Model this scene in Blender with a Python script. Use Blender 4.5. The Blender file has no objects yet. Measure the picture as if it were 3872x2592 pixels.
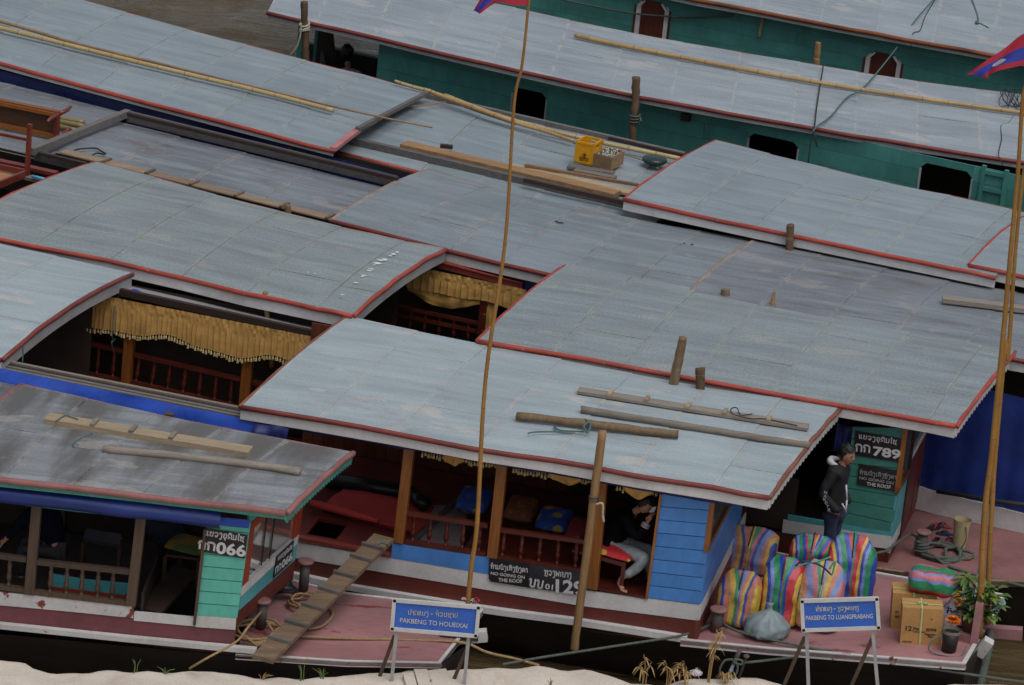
import bpy, bmesh, math, random
from mathutils import Vector, Matrix
random.seed(7)
R = math.radians
scn = bpy.context.scene
COL = scn.collection

# ------------------------------------------------------------------ camera, sky, sun, exposure
PITCH, ROLL, FOC, CAMZ = R(19.4), R(5.8), 14200.0, 18.0      # focal length in pixels of the 3872 px wide photograph
CAM = Vector((0, 0, CAMZ))
F_ = Vector((0, math.cos(PITCH), -math.sin(PITCH)))
U0 = Vector((0, math.sin(PITCH), math.cos(PITCH)))
R0 = Vector((1, 0, 0))
R_ = R0 * math.cos(ROLL) + U0 * math.sin(ROLL)
U_ = R0 * -math.sin(ROLL) + U0 * math.cos(ROLL)
cam = bpy.data.cameras.new('camera')
cam.sensor_width = 36.0
cam.lens = 36.0 * FOC / 3872.0
cam.clip_start, cam.clip_end = 0.5, 3000
co = bpy.data.objects.new('camera', cam)
COL.objects.link(co)
m3 = Matrix((R_, U_, -F_)).transposed()
co.matrix_world = Matrix.Translation(CAM) @ m3.to_4x4()
scn.camera = co

SUN_EL, SUN_AZ = R(66), R(150)        # high, behind an even cloud cover
w = bpy.data.worlds.new('World'); scn.world = w; w.use_nodes = True
nt = w.node_tree
bg = nt.nodes['Background']
sky = nt.nodes.new('ShaderNodeTexSky'); sky.sky_type = 'NISHITA'; sky.sun_disc = False
sky.sun_elevation = SUN_EL; sky.sun_rotation = SUN_AZ
sky.air_density = 1.0; sky.dust_density = 4.0; sky.ozone_density = 1.0
hsv = nt.nodes.new('ShaderNodeHueSaturation'); hsv.inputs['Saturation'].default_value = 0.45
nt.links.new(sky.outputs[0], hsv.inputs['Color'])
nt.links.new(hsv.outputs[0], bg.inputs['Color'])
bg.inputs['Strength'].default_value = 0.085
sd = bpy.data.lights.new('sun', 'SUN'); sd.energy = 0.9; sd.angle = R(45); sd.color = (1.0, 0.97, 0.92)
so = bpy.data.objects.new('sun', sd); COL.objects.link(so)
sdir = Vector((math.sin(SUN_AZ) * math.cos(SUN_EL), math.cos(SUN_AZ) * math.cos(SUN_EL), math.sin(SUN_EL)))
so.rotation_euler = sdir.to_track_quat('Z', 'Y').to_euler()
so.location = (0, 0, 60)
scn.view_settings.view_transform = 'Standard'
scn.view_settings.look = 'None'
scn.view_settings.exposure = 0.27
scn.view_settings.gamma = 1.0
scn.render.engine = 'CYCLES'
scn.cycles.max_bounces = 6
scn.cycles.use_denoising = True

# ------------------------------------------------------------------ measuring: a photograph point on a known plane -> a place
TILE = [(0,0),(950,0),(1900,0),(2872,0),(0,650),(950,650),(1900,650),(2872,650),(0,1300),(950,1300),(1900,1300),(2872,1300),(0,1892),(950,1892),(1900,1892),(2872,1892)]
def Z(t, x, y):
    o = TILE[t-1]; return (o[0] + x/2.24, o[1] + y/2.24)
def ray(q): return F_ + R_*((q[0]-1936)/FOC) + U_*((1296-q[1])/FOC)
def G(q, z):
    d = ray(q); return CAM + d*((z-CAMZ)/d.z)
def ln(poly, xs):
    out = []
    for x in xs:
        for i in range(len(poly)-1):
            a, b = poly[i], poly[i+1]
            if x <= b[0] or i == len(poly)-2:
                out.append((x, a[1]+(b[1]-a[1])*(x-a[0])/(b[0]-a[0]))); break
    return out
UP = Vector((0, 0, 1))
class Pl:
    "a flat working plane: o origin, ex to the right, ey up, n towards the viewer"
    def __init__(s, o, ex, ey=UP):
        s.o = o.copy(); s.ex = ex.normalized(); s.ey = ey.normalized(); s.n = s.ex.cross(s.ey).normalized()
    def hit(s, q, d=0):
        r = ray(q); o = s.o + s.n*d
        return CAM + r*((o-CAM).dot(s.n)/r.dot(s.n))
    def uv(s, q):
        p = s.hit(q) - s.o; return p.dot(s.ex), p.dot(s.ey)
    def pt(s, u, v, d=0): return s.o + s.ex*u + s.ey*v + s.n*d
class Boat:
    def __init__(s, a, b, z):
        s.o = G(a, z); d = G(b, z) - s.o; s.yaw = math.atan2(d.y, d.x)
        s.x = Vector((math.cos(s.yaw), math.sin(s.yaw), 0)); s.n = Vector((-s.x.y, s.x.x, 0)); s.z = z
    def L(s, x, y, z): return Vector((s.o.x, s.o.y, 0)) + s.x*x + s.n*y + UP*z
    def T(s, q, z):
        d = G(q, z) - s.o; return d.dot(s.x), d.dot(s.n)
    def side(s, y): return Pl(s.L(0, y, 0), s.x)           # near-side plane, seen from outside
    def front(s, x): return Pl(s.L(x, 0, 0), s.n)          # looking at the bow end

# ------------------------------------------------------------------ object helpers
WL = {}
def link(ob, parent, base):
    COL.objects.link(ob)
    if parent is not None:
        ob.parent = parent; ob.location = base - WL[parent.name]
    else: ob.location = base
    WL[ob.name] = base.copy()
    return ob
def mesh(name, V, Fc, mat, parent=None, smooth=False, uv=None, base=None, uv2=None):
    V = [Vector(v) for v in V]
    if base is None:
        n = len(V); base = Vector((sum(v.x for v in V)/n, sum(v.y for v in V)/n, min(v.z for v in V)))
    me = bpy.data.meshes.new(name)
    me.from_pydata([v-base for v in V], [], Fc)
    if uv is not None:
        L = me.uv_layers.new(name='uv')
        for lp in me.loops: L.data[lp.index].uv = uv[lp.vertex_index]
    if uv2 is not None:
        L = me.uv_layers.new(name='cell')
        for lp in me.loops: L.data[lp.index].uv = uv2[lp.vertex_index]
    me.materials.append(mat)
    if smooth:
        for p in me.polygons: p.use_smooth = True
    me.update()
    return link(bpy.data.objects.new(name, me), parent, base)
def empty(name, loc, parent=None):
    o = bpy.data.objects.new(name, None); o.empty_display_size = .3
    return link(o, parent, Vector(loc))
def tag(o, label, cat, group=None, kind=None):
    o['label'] = label; o['category'] = cat
    if group: o['group'] = group
    if kind: o['kind'] = kind
    return o
def thing(name, label, cat, loc, group=None): return tag(empty(name, loc), label, cat, group)

class MB:
    def __init__(s): s.V = []; s.F = []; s.U = []
    def add(s, V, Fc):
        k = len(s.V); s.V += [Vector(v) for v in V]; s.F += [tuple(i+k for i in f) for f in Fc]; return s
    def hexa(s, P):
        return s.add(P, [(0,3,2,1),(4,5,6,7),(0,1,5,4),(1,2,6,5),(2,3,7,6),(3,0,4,7)])
    def beam(s, a, b, w, h, up=UP):
        a, b = Vector(a), Vector(b); d = (b-a).normalized(); side = d.cross(up)
        if side.length < 1e-4: side = d.cross(Vector((1,0,0)))
        side.normalize(); u = side.cross(d).normalized()
        o = [side*-w/2 - u*h/2, side*w/2 - u*h/2, side*w/2 + u*h/2, side*-w/2 + u*h/2]
        return s.hexa([a+x for x in o] + [b+x for x in o])
    def prism(s, P, t):
        P = [Vector(p) for p in P]; n = len(P); t = Vector(t)
        s.add(P + [p+t for p in P], [tuple(range(n)), tuple(range(2*n-1, n-1, -1))] + [(i, n+i, n+(i+1) % n, (i+1) % n) for i in range(n)])
        return s
    def tube(s, P, r, n=8, cap=True, squash=None):
        P = [Vector(p) for p in P]; k0 = len(s.V); m = len(P)
        rr = r if isinstance(r, (list, tuple)) else [r]*m
        prev = None
        for i, p in enumerate(P):
            d = (P[min(i+1, m-1)] - P[max(i-1, 0)]).normalized()
            if prev is None:
                a = d.cross(UP)
                if a.length < .05: a = d.cross(Vector((1,0,0)))
                a.normalize()
            else:
                a = (prev - d*prev.dot(d)).normalized()
            prev = a; b = d.cross(a)
            for j in range(n):
                t = 2*math.pi*j/n; s.V.append(p + (a*math.cos(t) + b*math.sin(t))*rr[i])
        for i in range(m-1):
            for j in range(n):
                s.F.append((k0+i*n+j, k0+i*n+(j+1) % n, k0+(i+1)*n+(j+1) % n, k0+(i+1)*n+j))
        if cap:
            s.F.append(tuple(k0+j for j in range(n-1, -1, -1))); s.F.append(tuple(k0+(m-1)*n+j for j in range(n)))
        return s
    def lathe(s, o, ax, prof, n=10):
        o = Vector(o); ax = Vector(ax).normalized()
        return s.tube([o+ax*h for h, r in prof], [max(r, 1e-3) for h, r in prof], n)
    def grid(s, nu, nv, fn, flip=False):
        k = len(s.V)
        for i in range(nu+1):
            for j in range(nv+1): s.V.append(Vector(fn(i/nu, j/nv)))
        for i in range(nu):
            for j in range(nv):
                q = (k+i*(nv+1)+j, k+(i+1)*(nv+1)+j, k+(i+1)*(nv+1)+j+1, k+i*(nv+1)+j+1)
                s.F.append(q[::-1] if flip else q)
        return s
    def build(s, name, mat, parent=None, smooth=False, base=None): return mesh(name, s.V, s.F, mat, parent, smooth, base=base)

# working on a plane
def panel(pl, name, pxs, t, mat, parent, d=0): return MB().prism([pl.hit(q, d) for q in pxs], pl.n*-t).build(name, mat, parent)
def bar(pl, name, a, b, w, t, mat, parent, d=0): return MB().beam(pl.hit(a, d), pl.hit(b, d), t, w, pl.ey).build(name, mat, parent)
def lerp(a, b, t): return a + (b-a)*t
def planks(pl, name, tl, tr, br, bl, n, t, mat, parent, d=0, gap=.005):
    A, B_, C, D = [pl.hit(q, d) for q in (tl, tr, br, bl)]
    for i in range(n):
        a, b = i/n, (i+1)/n
        P = [lerp(A, D, a), lerp(B_, C, a), lerp(B_, C, b), lerp(A, D, b)]
        g = pl.ey*gap; j = pl.n*random.uniform(-.003, .003)
        MB().prism([P[0]-g+j, P[1]-g+j, P[2]+g+j, P[3]+g+j], pl.n*-t).build(name, mat, parent)
def baluster(a, b, r, mat, parent, name='baluster'):
    a, b = Vector(a), Vector(b); h = (b-a).length
    pr = [(0,.9),(.1,.9),(.12,.55),(.2,.55),(.24,1.0),(.4,1.15),(.5,.7),(.54,1.0),(.58,.65),(.72,1.05),(.84,.6),(.88,.95),(1,.95)]
    return MB().lathe(a, b-a, [(x*h, k*r) for x, k in pr], 8).build(name, mat, parent, True)

# ------------------------------------------------------------------ materials
MATS = {}
def nodes(name):
    m = bpy.data.materials.new(name); m.use_nodes = True; MATS[name] = m
    t = m.node_tree; b = t.nodes['Principled BSDF']; return m, t, b
def nd(t, typ, **kw):
    n = t.nodes.new(typ)
    for k, v in kw.items(): setattr(n, k, v)
    return n
def coord(t, kind='Object', scale=(1,1,1), rot=(0,0,0)):
    c = nd(t, 'ShaderNodeTexCoord'); mp = nd(t, 'ShaderNodeMapping')
    mp.inputs['Scale'].default_value = scale; mp.inputs['Rotation'].default_value = rot
    t.links.new(c.outputs[kind], mp.inputs['Vector'])
    oi = nd(t, 'ShaderNodeObjectInfo'); mu = nd(t, 'ShaderNodeVectorMath', operation='MULTIPLY_ADD')
    return mp.outputs[0], oi.outputs['Random']
def noise(t, vec, scale, detail=4, rough=.6, w=None):
    n = nd(t, 'ShaderNodeTexNoise'); n.inputs['Scale'].default_value = scale; n.inputs['Detail'].default_value = detail; n.inputs['Roughness'].default_value = rough
    if w is not None:
        n.noise_dimensions = '4D'
        mm = nd(t, 'ShaderNodeMath', operation='MULTIPLY'); mm.inputs[1].default_value = 37.0
        t.links.new(w, mm.inputs[0]); t.links.new(mm.outputs[0], n.inputs['W'])
    t.links.new(vec, n.inputs['Vector']); return n.outputs[0]
def ramp(t, f, a, b, c0=(0,0,0,1), c1=(1,1,1,1)):
    r = nd(t, 'ShaderNodeValToRGB'); r.color_ramp.elements[0].position = a; r.color_ramp.elements[1].position = b
    r.color_ramp.elements[0].color = c0; r.color_ramp.elements[1].color = c1
    t.links.new(f, r.inputs[0]); return r.outputs[0]
def mix(t, fac, a, b, typ='MIX'):
    m = nd(t, 'ShaderNodeMix', data_type='RGBA', blend_type=typ)
    for s, v in ((0, fac), (6, a), (7, b)):
        if isinstance(v, (int, float)): m.inputs[s].default_value = v
        elif isinstance(v, tuple): m.inputs[s].default_value = (*v, 1) if len(v) == 3 else v
        else: t.links.new(v, m.inputs[s])
    return m.outputs[2]
def bump(t, b, h, strength=.3, dist=.01):
    n = nd(t, 'ShaderNodeBump'); n.inputs['Strength'].default_value = strength; n.inputs['Distance'].default_value = dist
    t.links.new(h, n.inputs['Height']); t.links.new(n.outputs[0], b.inputs['Normal'])
def paint(name, c, rough=.55, var=.25, scale=3.0, chips=None, stretch=(1,1,1), bmp=.15, dirt=None, spec=.4, rot=(0,0,0)):
    "plain painted or cloth surface: uneven tone, optional chips (colour, threshold, scale) and dirt (colour, amount)"
    m, t, b = nodes(name)
    v, rnd = coord(t, 'Object', stretch, rot)
    n1 = noise(t, v, scale, 5, .6, rnd); n2 = noise(t, v, scale*9, 3, .6, rnd)
    dk = tuple(x*(1-var) for x in c); lt = tuple(min(1, x*(1+var)) for x in c)
    col = mix(t, ramp(t, n1, .3, .7), dk, lt)
    col = mix(t, .22, col, n2, 'OVERLAY')
    if dirt: col = mix(t, ramp(t, noise(t, v, scale*.6, 6, .7, rnd), .5, .75, (0,0,0,1), (dirt[1],)*3+(1,)), col, dirt[0])
    if chips: col = mix(t, ramp(t, noise(t, v, chips[2], 6, .65, rnd), chips[1], chips[1]+.03), col, chips[0])
    t.links.new(col, b.inputs['Base Color'])
    b.inputs['Roughness'].default_value = rough; b.inputs['Specular IOR Level'].default_value = spec
    bump(t, b, n2, bmp, .004)
    return m
def wood(name, c, dark=.5, scale=4, rough=.6, rot=(0,0,R(-12)), axis=0, bmp=.3, grey=None):
    m, t, b = nodes(name)
    st = [7, 7, 7]; st[axis] = .5
    v, rnd = coord(t, 'Object', tuple(st), rot)
    n1 = noise(t, v, scale, 6, .65, rnd); n2 = noise(t, v, scale*5, 3, .6, rnd)
    col = mix(t, ramp(t, n1, .3, .72), tuple(x*dark for x in c), c)
    col = mix(t, .3, col, n2, 'OVERLAY')
    if grey: col = mix(t, ramp(t, noise(t, v, .5, 3, .5, rnd), .4, .65), col, grey)
    br = nd(t, 'ShaderNodeHueSaturation'); mr = nd(t, 'ShaderNodeMapRange'); mr.inputs[3].default_value = .75; mr.inputs[4].default_value = 1.2
    t.links.new(rnd, mr.inputs[0]); t.links.new(mr.outputs[0], br.inputs['Value']); t.links.new(col, br.inputs['Color'])
    t.links.new(br.outputs[0], b.inputs['Base Color']); b.inputs['Roughness'].default_value = rough
    bump(t, b, n1, bmp, .006)
    return m
def roofmat(name, c, c2, dirt=(.36,.32,.28), dirt_amt=.5, rust=None, streak=.5, grain=.35, stripes=None, rough=.5):
    "painted flat sheet metal: u runs along the boat, v across, in metres"
    m, t, b = nodes(name)
    v, rnd = coord(t, 'UV', (1,1,1))
    vs, _ = coord(t, 'UV', (.45, 4.2, 1)); vd, _ = coord(t, 'UV', (1.0, 1.9, 1)); vl, _ = coord(t, 'UV', (.22, 1.7, 1))
    big = noise(t, v, .55, 4, .6); st = noise(t, vs, 1.3, 8, .68); fine = noise(t, v, 30, 6, .8); mid = noise(t, vd, 2.2, 7, .66); lng = noise(t, vl, 1.0, 6, .6)
    col = mix(t, ramp(t, st, .38, .6), c2, c)
    col = mix(t, ramp(t, lng, .47, .66, (0,0,0,1), (.6,.6,.6,1)), col, tuple(x*.84 for x in c2))
    col = mix(t, ramp(t, big, .4, .7, (0,0,0,1), (.4,.4,.4,1)), col, tuple(x*1.08 for x in c))
    hs = nd(t, 'ShaderNodeHueSaturation'); mr = nd(t, 'ShaderNodeMapRange'); mr.inputs[3].default_value = .96; mr.inputs[4].default_value = 1.035
    t.links.new(rnd, mr.inputs[0]); t.links.new(mr.outputs[0], hs.inputs['Value']); t.links.new(col, hs.inputs['Color']); col = hs.outputs[0]
    if stripes:                                  # old battens and drips read as bands across the boat
        vx, _ = coord(t, 'UV', (1, .18, 1))
        sn = noise(t, vx, stripes[1], 4, .55)
        col = mix(t, ramp(t, sn, .42, .6, (0,0,0,1), (stripes[2],)*3+(1,)), col, stripes[0])
    # pale dried mud left in shallow puddles
    pn = noise(t, vd, .9, 6, .6)
    col = mix(t, ramp(t, pn, .6, .625, (0,0,0,1), (dirt_amt,)*3+(1,)), col, dirt)
    col = mix(t, ramp(t, mid, .62, .7, (0,0,0,1), (dirt_amt*.75,)*3+(1,)), col, dirt)
    sc = noise(t, vs, 6.0, 5, .65)
    col = mix(t, ramp(t, sc, .64, .72, (0,0,0,1), (streak,)*3+(1,)), col, tuple(x*.5 for x in c2))
    if rust: col = mix(t, ramp(t, noise(t, vd, .55, 8, .75), .56, .72, (0,0,0,1), (rust[1],)*3+(1,)), col, rust[0])
    # dust and old sealant gathered along the laps, ragged
    um = nd(t, 'ShaderNodeUVMap', uv_map='cell'); sx = nd(t, 'ShaderNodeSeparateXYZ'); t.links.new(um.outputs[0], sx.inputs[0])
    def edge(o, k):
        a = nd(t, 'ShaderNodeMath', operation='PINGPONG'); a.inputs[1].default_value = .5; t.links.new(o, a.inputs[0])
        c_ = nd(t, 'ShaderNodeMath', operation='MULTIPLY'); c_.inputs[1].default_value = k; t.links.new(a.outputs[0], c_.inputs[0]); return c_.outputs[0]
    mi = nd(t, 'ShaderNodeMath', operation='MINIMUM'); t.links.new(edge(sx.outputs[0], .9), mi.inputs[0]); t.links.new(edge(sx.outputs[1], 2.2), mi.inputs[1])
    en = noise(t, v, 2.6, 7, .7); ml = nd(t, 'ShaderNodeMath', operation='MULTIPLY_ADD'); ml.inputs[1].default_value = .24; ml.inputs[2].default_value = -.105; t.links.new(en, ml.inputs[0])
    su = nd(t, 'ShaderNodeMath', operation='SUBTRACT'); t.links.new(ml.outputs[0], su.inputs[0]); t.links.new(mi.outputs[0], su.inputs[1])
    col = mix(t, ramp(t, su.outputs[0], .0, .012, (0,0,0,1), (.6,.6,.6,1)), col, dirt)
    dk_ = nd(t, 'ShaderNodeMapRange'); dk_.inputs[1].default_value = 0; dk_.inputs[2].default_value = .12; dk_.inputs[3].default_value = .16; dk_.inputs[4].default_value = 0; t.links.new(mi.outputs[0], dk_.inputs[0])
    col = mix(t, dk_.outputs[0], col, mix(t, ramp(t, lng, .4, .6), tuple(x*.6 for x in c2), tuple(x*1.15 for x in c)))
    col = mix(t, grain, col, ramp(t, fine, .3, .7), 'OVERLAY')
    t.links.new(col, b.inputs['Base Color'])
    rr = nd(t, 'ShaderNodeMapRange'); rr.inputs[3].default_value = rough-.16; rr.inputs[4].default_value = rough+.1; t.links.new(st, rr.inputs[0]); t.links.new(rr.outputs[0], b.inputs['Roughness'])
    b.inputs['Specular IOR Level'].default_value = .5
    bump(t, b, lng, .35, .04)
    return m
def bamboo_mat(name, c, c2, rough=.4):
    m, t, b = nodes(name)
    v, rnd = coord(t, 'Object', (1,1,1)); n1 = noise(t, v, 2.2, 4, .6, rnd); n2 = noise(t, v, 25, 3, .6)
    col = mix(t, ramp(t, n1, .35, .65), c, c2); col = mix(t, .25, col, n2, 'OVERLAY')
    t.links.new(col, b.inputs['Base Color']); b.inputs['Roughness'].default_value = rough
    return m
def stripe_mat(name, seq, period, axis=0, rough=.42, dull=0.0):
    "woven plastic cloth in bands: seq = [(width, colour)...], period in metres along an object axis"
    m, t, b = nodes(name)
    v, rnd = coord(t, 'UV', (1,1,1))
    sx = nd(t, 'ShaderNodeSeparateXYZ'); t.links.new(v, sx.inputs[0])
    nz = noise(t, v, 4, 2, .5); a = nd(t, 'ShaderNodeMath', operation='MULTIPLY_ADD'); a.inputs[1].default_value = .014
    t.links.new(nz, a.inputs[0]); t.links.new(sx.outputs[axis], a.inputs[2])
    d = nd(t, 'ShaderNodeMath', operation='DIVIDE'); d.inputs[1].default_value = period; t.links.new(a.outputs[0], d.inputs[0])
    fr = nd(t, 'ShaderNodeMath', operation='FRACT'); t.links.new(d.outputs[0], fr.inputs[0])
    r = nd(t, 'ShaderNodeValToRGB'); cr = r.color_ramp; cr.interpolation = 'CONSTANT'
    tot = sum(x[0] for x in seq); p = 0
    for i, (wd, c) in enumerate(seq):
        c = tuple(lerp(x, .35, dull) for x in c)
        e = cr.elements[i] if i < 2 else cr.elements.new(p/tot)
        e.position = p/tot; e.color = (*c, 1); p += wd
    t.links.new(fr.outputs[0], r.inputs[0])
    wv = noise(t, v, 26, 3, .6); big = noise(t, v, 3, 3, .6)
    col = mix(t, .35, r.outputs[0], wv, 'OVERLAY')
    t.links.new(col, b.inputs['Base Color']); b.inputs['Roughness'].default_value = rough
    bump(t, b, noise(t, v, 9, 5, .6, rnd), .6, .02)
    return m

RED = paint('red_trim_paint', (.34,.052,.035), .5, .3, 2.0, ((.24,.15,.12), .62, 9), dirt=((.2,.06,.045), .8))
DRED = paint('dark_red_trim_paint', (.17,.035,.028), .42, .3, 2.5, ((.25,.2,.17), .74, 14))
PINKT = paint('faded_pink_trim_paint', (.25,.105,.1), .6, .25, 3, ((.3,.24,.2), .68, 10))
BROWNT = paint('brown_trim_paint', (.2,.075,.045), .5, .35, 2.5, ((.33,.26,.2), .68, 9))
DUSTT = paint('dusty_brown_edge', (.27,.19,.15), .8, .3, 3)
ORANGET = paint('rusty_trim_paint', (.2,.06,.02), .45, .5, 1.5, ((.3,.2,.1), .7, 8))
WHITE = paint('white_paint', (.56,.55,.55), .5, .12, 2, ((.22,.18,.15), .73, 5), dirt=((.3,.28,.25), .5))
WHITEP = paint('peeling_white_paint', (.52,.51,.5), .55, .12, 2, ((.19,.04,.03), .61, 5), dirt=((.3,.27,.24), .4))
GREYW = paint('grey_white_fascia_paint', (.33,.33,.34), .5, .15, 2, dirt=((.18,.17,.16), .6))
TEAL = paint('dark_teal_paint', (.06,.225,.198), .5, .25, 1.2, ((.09,.18,.165), .72, 5), stretch=(1,1,.35), dirt=((.035,.14,.125), .8))
TURQ = paint('turquoise_paint', (.1,.43,.35), .45, .2, 1.6, ((.18,.07,.05), .73, 8), stretch=(1,1,.5), dirt=((.06,.26,.21), .7))
TURQD = paint('dull_turquoise_paint', (.06,.26,.21), .6, .25, 2, ((.2,.1,.08), .68, 8))
TURQB = paint('blue_turquoise_paint', (.08,.33,.37), .45, .2, 2, dirt=((.05,.2,.22), .6))
BLUE = paint('sky_blue_paint', (.06,.215,.56), .4, .2, 1.6, ((.1,.2,.4), .7, 7), stretch=(1,1,.4), dirt=((.035,.12,.3), .7))
BLUET = paint('blue_tarpaulin', (.010,.028,.165), .42, .3, 2, bmp=.5)
BLUETB = paint('bright_blue_tarpaulin', (.018,.07,.42), .4, .25, 2, bmp=.5)
BLUETD = paint('navy_tarpaulin', (.008,.016,.11), .5, .3, 2, bmp=.4)
MAROON = paint('maroon_hull_paint', (.12,.025,.018), .5, .3, 1.5, dirt=((.05,.03,.025), .6))
MAROONP = paint('faded_maroon_hull_paint', (.16,.05,.06), .55, .25, 2, ((.14,.02,.015), .7, 6), dirt=((.09,.05,.05), .6))
HULLB = paint('tarred_hull', (.014,.01,.008), .6, .3, 2)
DECKP = paint('faded_pink_deck_paint', (.31,.15,.155), .6, .25, 1.2, ((.17,.04,.04), .6, 2.2), stretch=(.6,1.6,1), dirt=((.17,.13,.135), .8))
DECKM = paint('dusty_maroon_deck_paint', (.22,.1,.1), .6, .3, 1.4, dirt=((.12,.09,.085), .8))
FLOORR = paint('dark_red_floor_paint', (.13,.025,.022), .4, .3, 2)
REDV = paint('red_brown_varnish', (.075,.015,.01), .3, .35, 3)
REDM = paint('red_mat_felt', (.6,.07,.06), .8, .1, 2)
WOODO = wood('orange_varnished_wood', (.30,.105,.02), .45, 4, .35, axis=2)
WOODOX = wood('orange_varnished_rail', (.26,.1,.025), .5, 4, .35)
WOODB = wood('brown_plank_wall', (.16,.05,.02), .45, 4, .4, axis=2)
WOODDK = wood('dark_brown_timber', (.045,.025,.018), .5, 4, .6)
WOODDKV = wood('dark_brown_post_wood', (.09,.055,.035), .5, 4, .6, axis=2)
WOODG = wood('weathered_grey_plank', (.27,.235,.195), .55, 4, .8)
WOODGD = wood('weathered_grey_timber', (.16,.15,.145), .5, 4, .8)
WOODT = wood('pale_tan_plank', (.40,.31,.205), .62, 3, .75)
WOODN = wood('new_brown_plank', (.32,.185,.085), .5, 3, .65)
WOODGP = wood('gangplank_wood', (.2,.135,.085), .5, 3, .75, rot=(0,0,R(30)))
LOG = wood('rough_log_bark', (.17,.1,.055), .4, 3, .85, axis=2, bmp=.8)
LOGP = wood('peeled_post_wood', (.34,.2,.085), .45, 3, .7, axis=2, bmp=.5)
POST = wood('worn_post_wood', (.25,.165,.09), .5, 3, .75, axis=2, bmp=.5)
BAMY = bamboo_mat('yellow_bamboo', (.45,.3,.12), (.33,.21,.09))
BAMT = bamboo_mat('straw_bamboo', (.46,.36,.18), (.4,.29,.13))
BAMB = bamboo_mat('brown_bamboo', (.2,.12,.08), (.3,.19,.1))
BAMP = bamboo_mat('pole_bamboo', (.33,.165,.035), (.25,.12,.02))
RING = paint('bamboo_joint', (.22,.14,.07), .6, .3, 8)
ROPET = paint('tan_rope_fibre', (.3,.2,.1), .8, .3, 30, bmp=.8)
ROPEG = paint('grey_green_rope_fibre', (.085,.1,.085), .8, .3, 30, bmp=.8)
ROPEB = paint('blue_green_rope_fibre', (.06,.13,.13), .7, .3, 30, bmp=.8)
ROPEW = paint('pale_rope_fibre', (.4,.36,.3), .8, .3, 30, bmp=.8)
BLACKR = paint('black_cord', (.02,.022,.022), .7, .3, 20)
BLACKP = paint('black_sign_paint', (.012,.012,.014), .45, .3, 4)
WHITEL = paint('white_lettering', (.55,.55,.56), .5, .08, 8)
CURT = paint('gold_curtain_cloth', (.46,.265,.075), .75, .2, 6, bmp=.3, dirt=((.28,.15,.04), .5))
FRNG = paint('pale_gold_fringe', (.44,.35,.16), .8, .3, 20)
IRON = paint('rusted_iron', (.075,.065,.065), .6, .35, 6, ((.13,.05,.03), .6, 6))
IRONP = paint('pink_painted_iron', (.26,.13,.12), .6, .25, 6)
BLACKC = paint('black_bag_plastic', (.012,.012,.013), .35, .3, 6)
GLASS, gt, gb = nodes('window_glass')
gb.inputs['Base Color'].default_value = (.55,.6,.6,1); gb.inputs['Roughness'].default_value = .05; gb.inputs['Transmission Weight'].default_value = .9; gb.inputs['IOR'].default_value = 1.1
SEAM = paint('dusty_roof_boarding', (.34,.3,.26), .9, .25, 3, dirt=((.12,.1,.09), .8))
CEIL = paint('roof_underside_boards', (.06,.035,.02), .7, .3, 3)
INSHADE = paint('dark_interior_boards', (.03,.02,.014), .7, .3, 3)  # boards kept near-black, with the shade of the interiors put into the colour

RF129 = roofmat('light_blue_grey_roof', (0.343,0.408,0.440), (0.264,0.319,0.347), (.47,.44,.41), .7, ((.22,.16,.12), .45), .6, .2)
RF789 = roofmat('speckled_grey_roof', (0.248,0.295,0.310), (0.174,0.209,0.222), (.35,.335,.31), .45, None, .6, .38)
RFD = roofmat('grey_green_roof', (0.248,0.293,0.302), (0.163,0.195,0.203), (.32,.305,.275), .4, None, .85, .38)
RFE = roofmat('dull_blue_grey_roof', (0.221,0.263,0.295), (0.148,0.176,0.198), (.34,.315,.29), .4, ((.13,.095,.08), .6), .55, .25)
RFEM = roofmat('old_violet_grey_roof', (0.211,0.238,0.269), (0.121,0.134,0.153), (.33,.3,.275), .4, ((.11,.075,.058), .9), .5, .25)
RFG = roofmat('smooth_blue_grey_roof', (0.253,0.308,0.341), (0.181,0.225,0.253), (.36,.36,.345), .3, None, .6, .2)
RFT = roofmat('pale_slate_roof', (0.311,0.361,0.399), (0.211,0.249,0.282), (.43,.42,.41), .55, None, .7, .28)
RF066 = roofmat('brown_streaked_dark_roof', (0.248,0.274,0.295), (0.148,0.155,0.160), (.34,.32,.3), .5, ((.1,.082,.072), .5), .6, .25, ((.085,.075,.068), 2.3, .85))
from mathutils import noise as mn
# ------------------------------------------------------------------ roof builder
def sheet(fn, uvfn, s0, s1, v0, v1, mat, parent, nu=2, nv=8):
    V, U, Fc, C2 = [], [], [], []
    lift = [random.uniform(0, .003), random.uniform(.007, .014), random.uniform(0, .003), random.uniform(.007, .014)]; wob = random.uniform(-.006, .006)
    for i in range(nu+1):
        for j in range(nv+1):
            a, b = i/nu, j/nv
            s, v = lerp(s0, s1, a), lerp(v0, v1, b)
            l = lerp(lerp(lift[0], lift[1], a), lerp(lift[2], lift[3], a), b) + wob*math.sin(math.pi*a)
            V.append(fn(s, v) + UP*l); U.append(uvfn(s, v)); C2.append((a, b))
    I = lambda i, j: i*(nv+1)+j
    for i in range(nu):
        for j in range(nv): Fc.append((I(i,j), I(i+1,j), I(i+1,j+1), I(i,j+1)))
    rim = [I(i,0) for i in range(nu+1)] + [I(nu,j) for j in range(1,nv+1)] + [I(i,nv) for i in range(nu-1,-1,-1)] + [I(0,j) for j in range(nv-1,0,-1)]
    k = len(V); n = len(rim)
    for r in rim: V.append(V[r] - UP*.012); U.append(U[r]); C2.append(C2[r])
    for i in range(n): Fc.append((rim[i], k+i, k+(i+1) % n, rim[(i+1) % n]))
    mesh('roof_sheet', V, Fc, mat, parent, False, U, uv2=C2)
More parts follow.
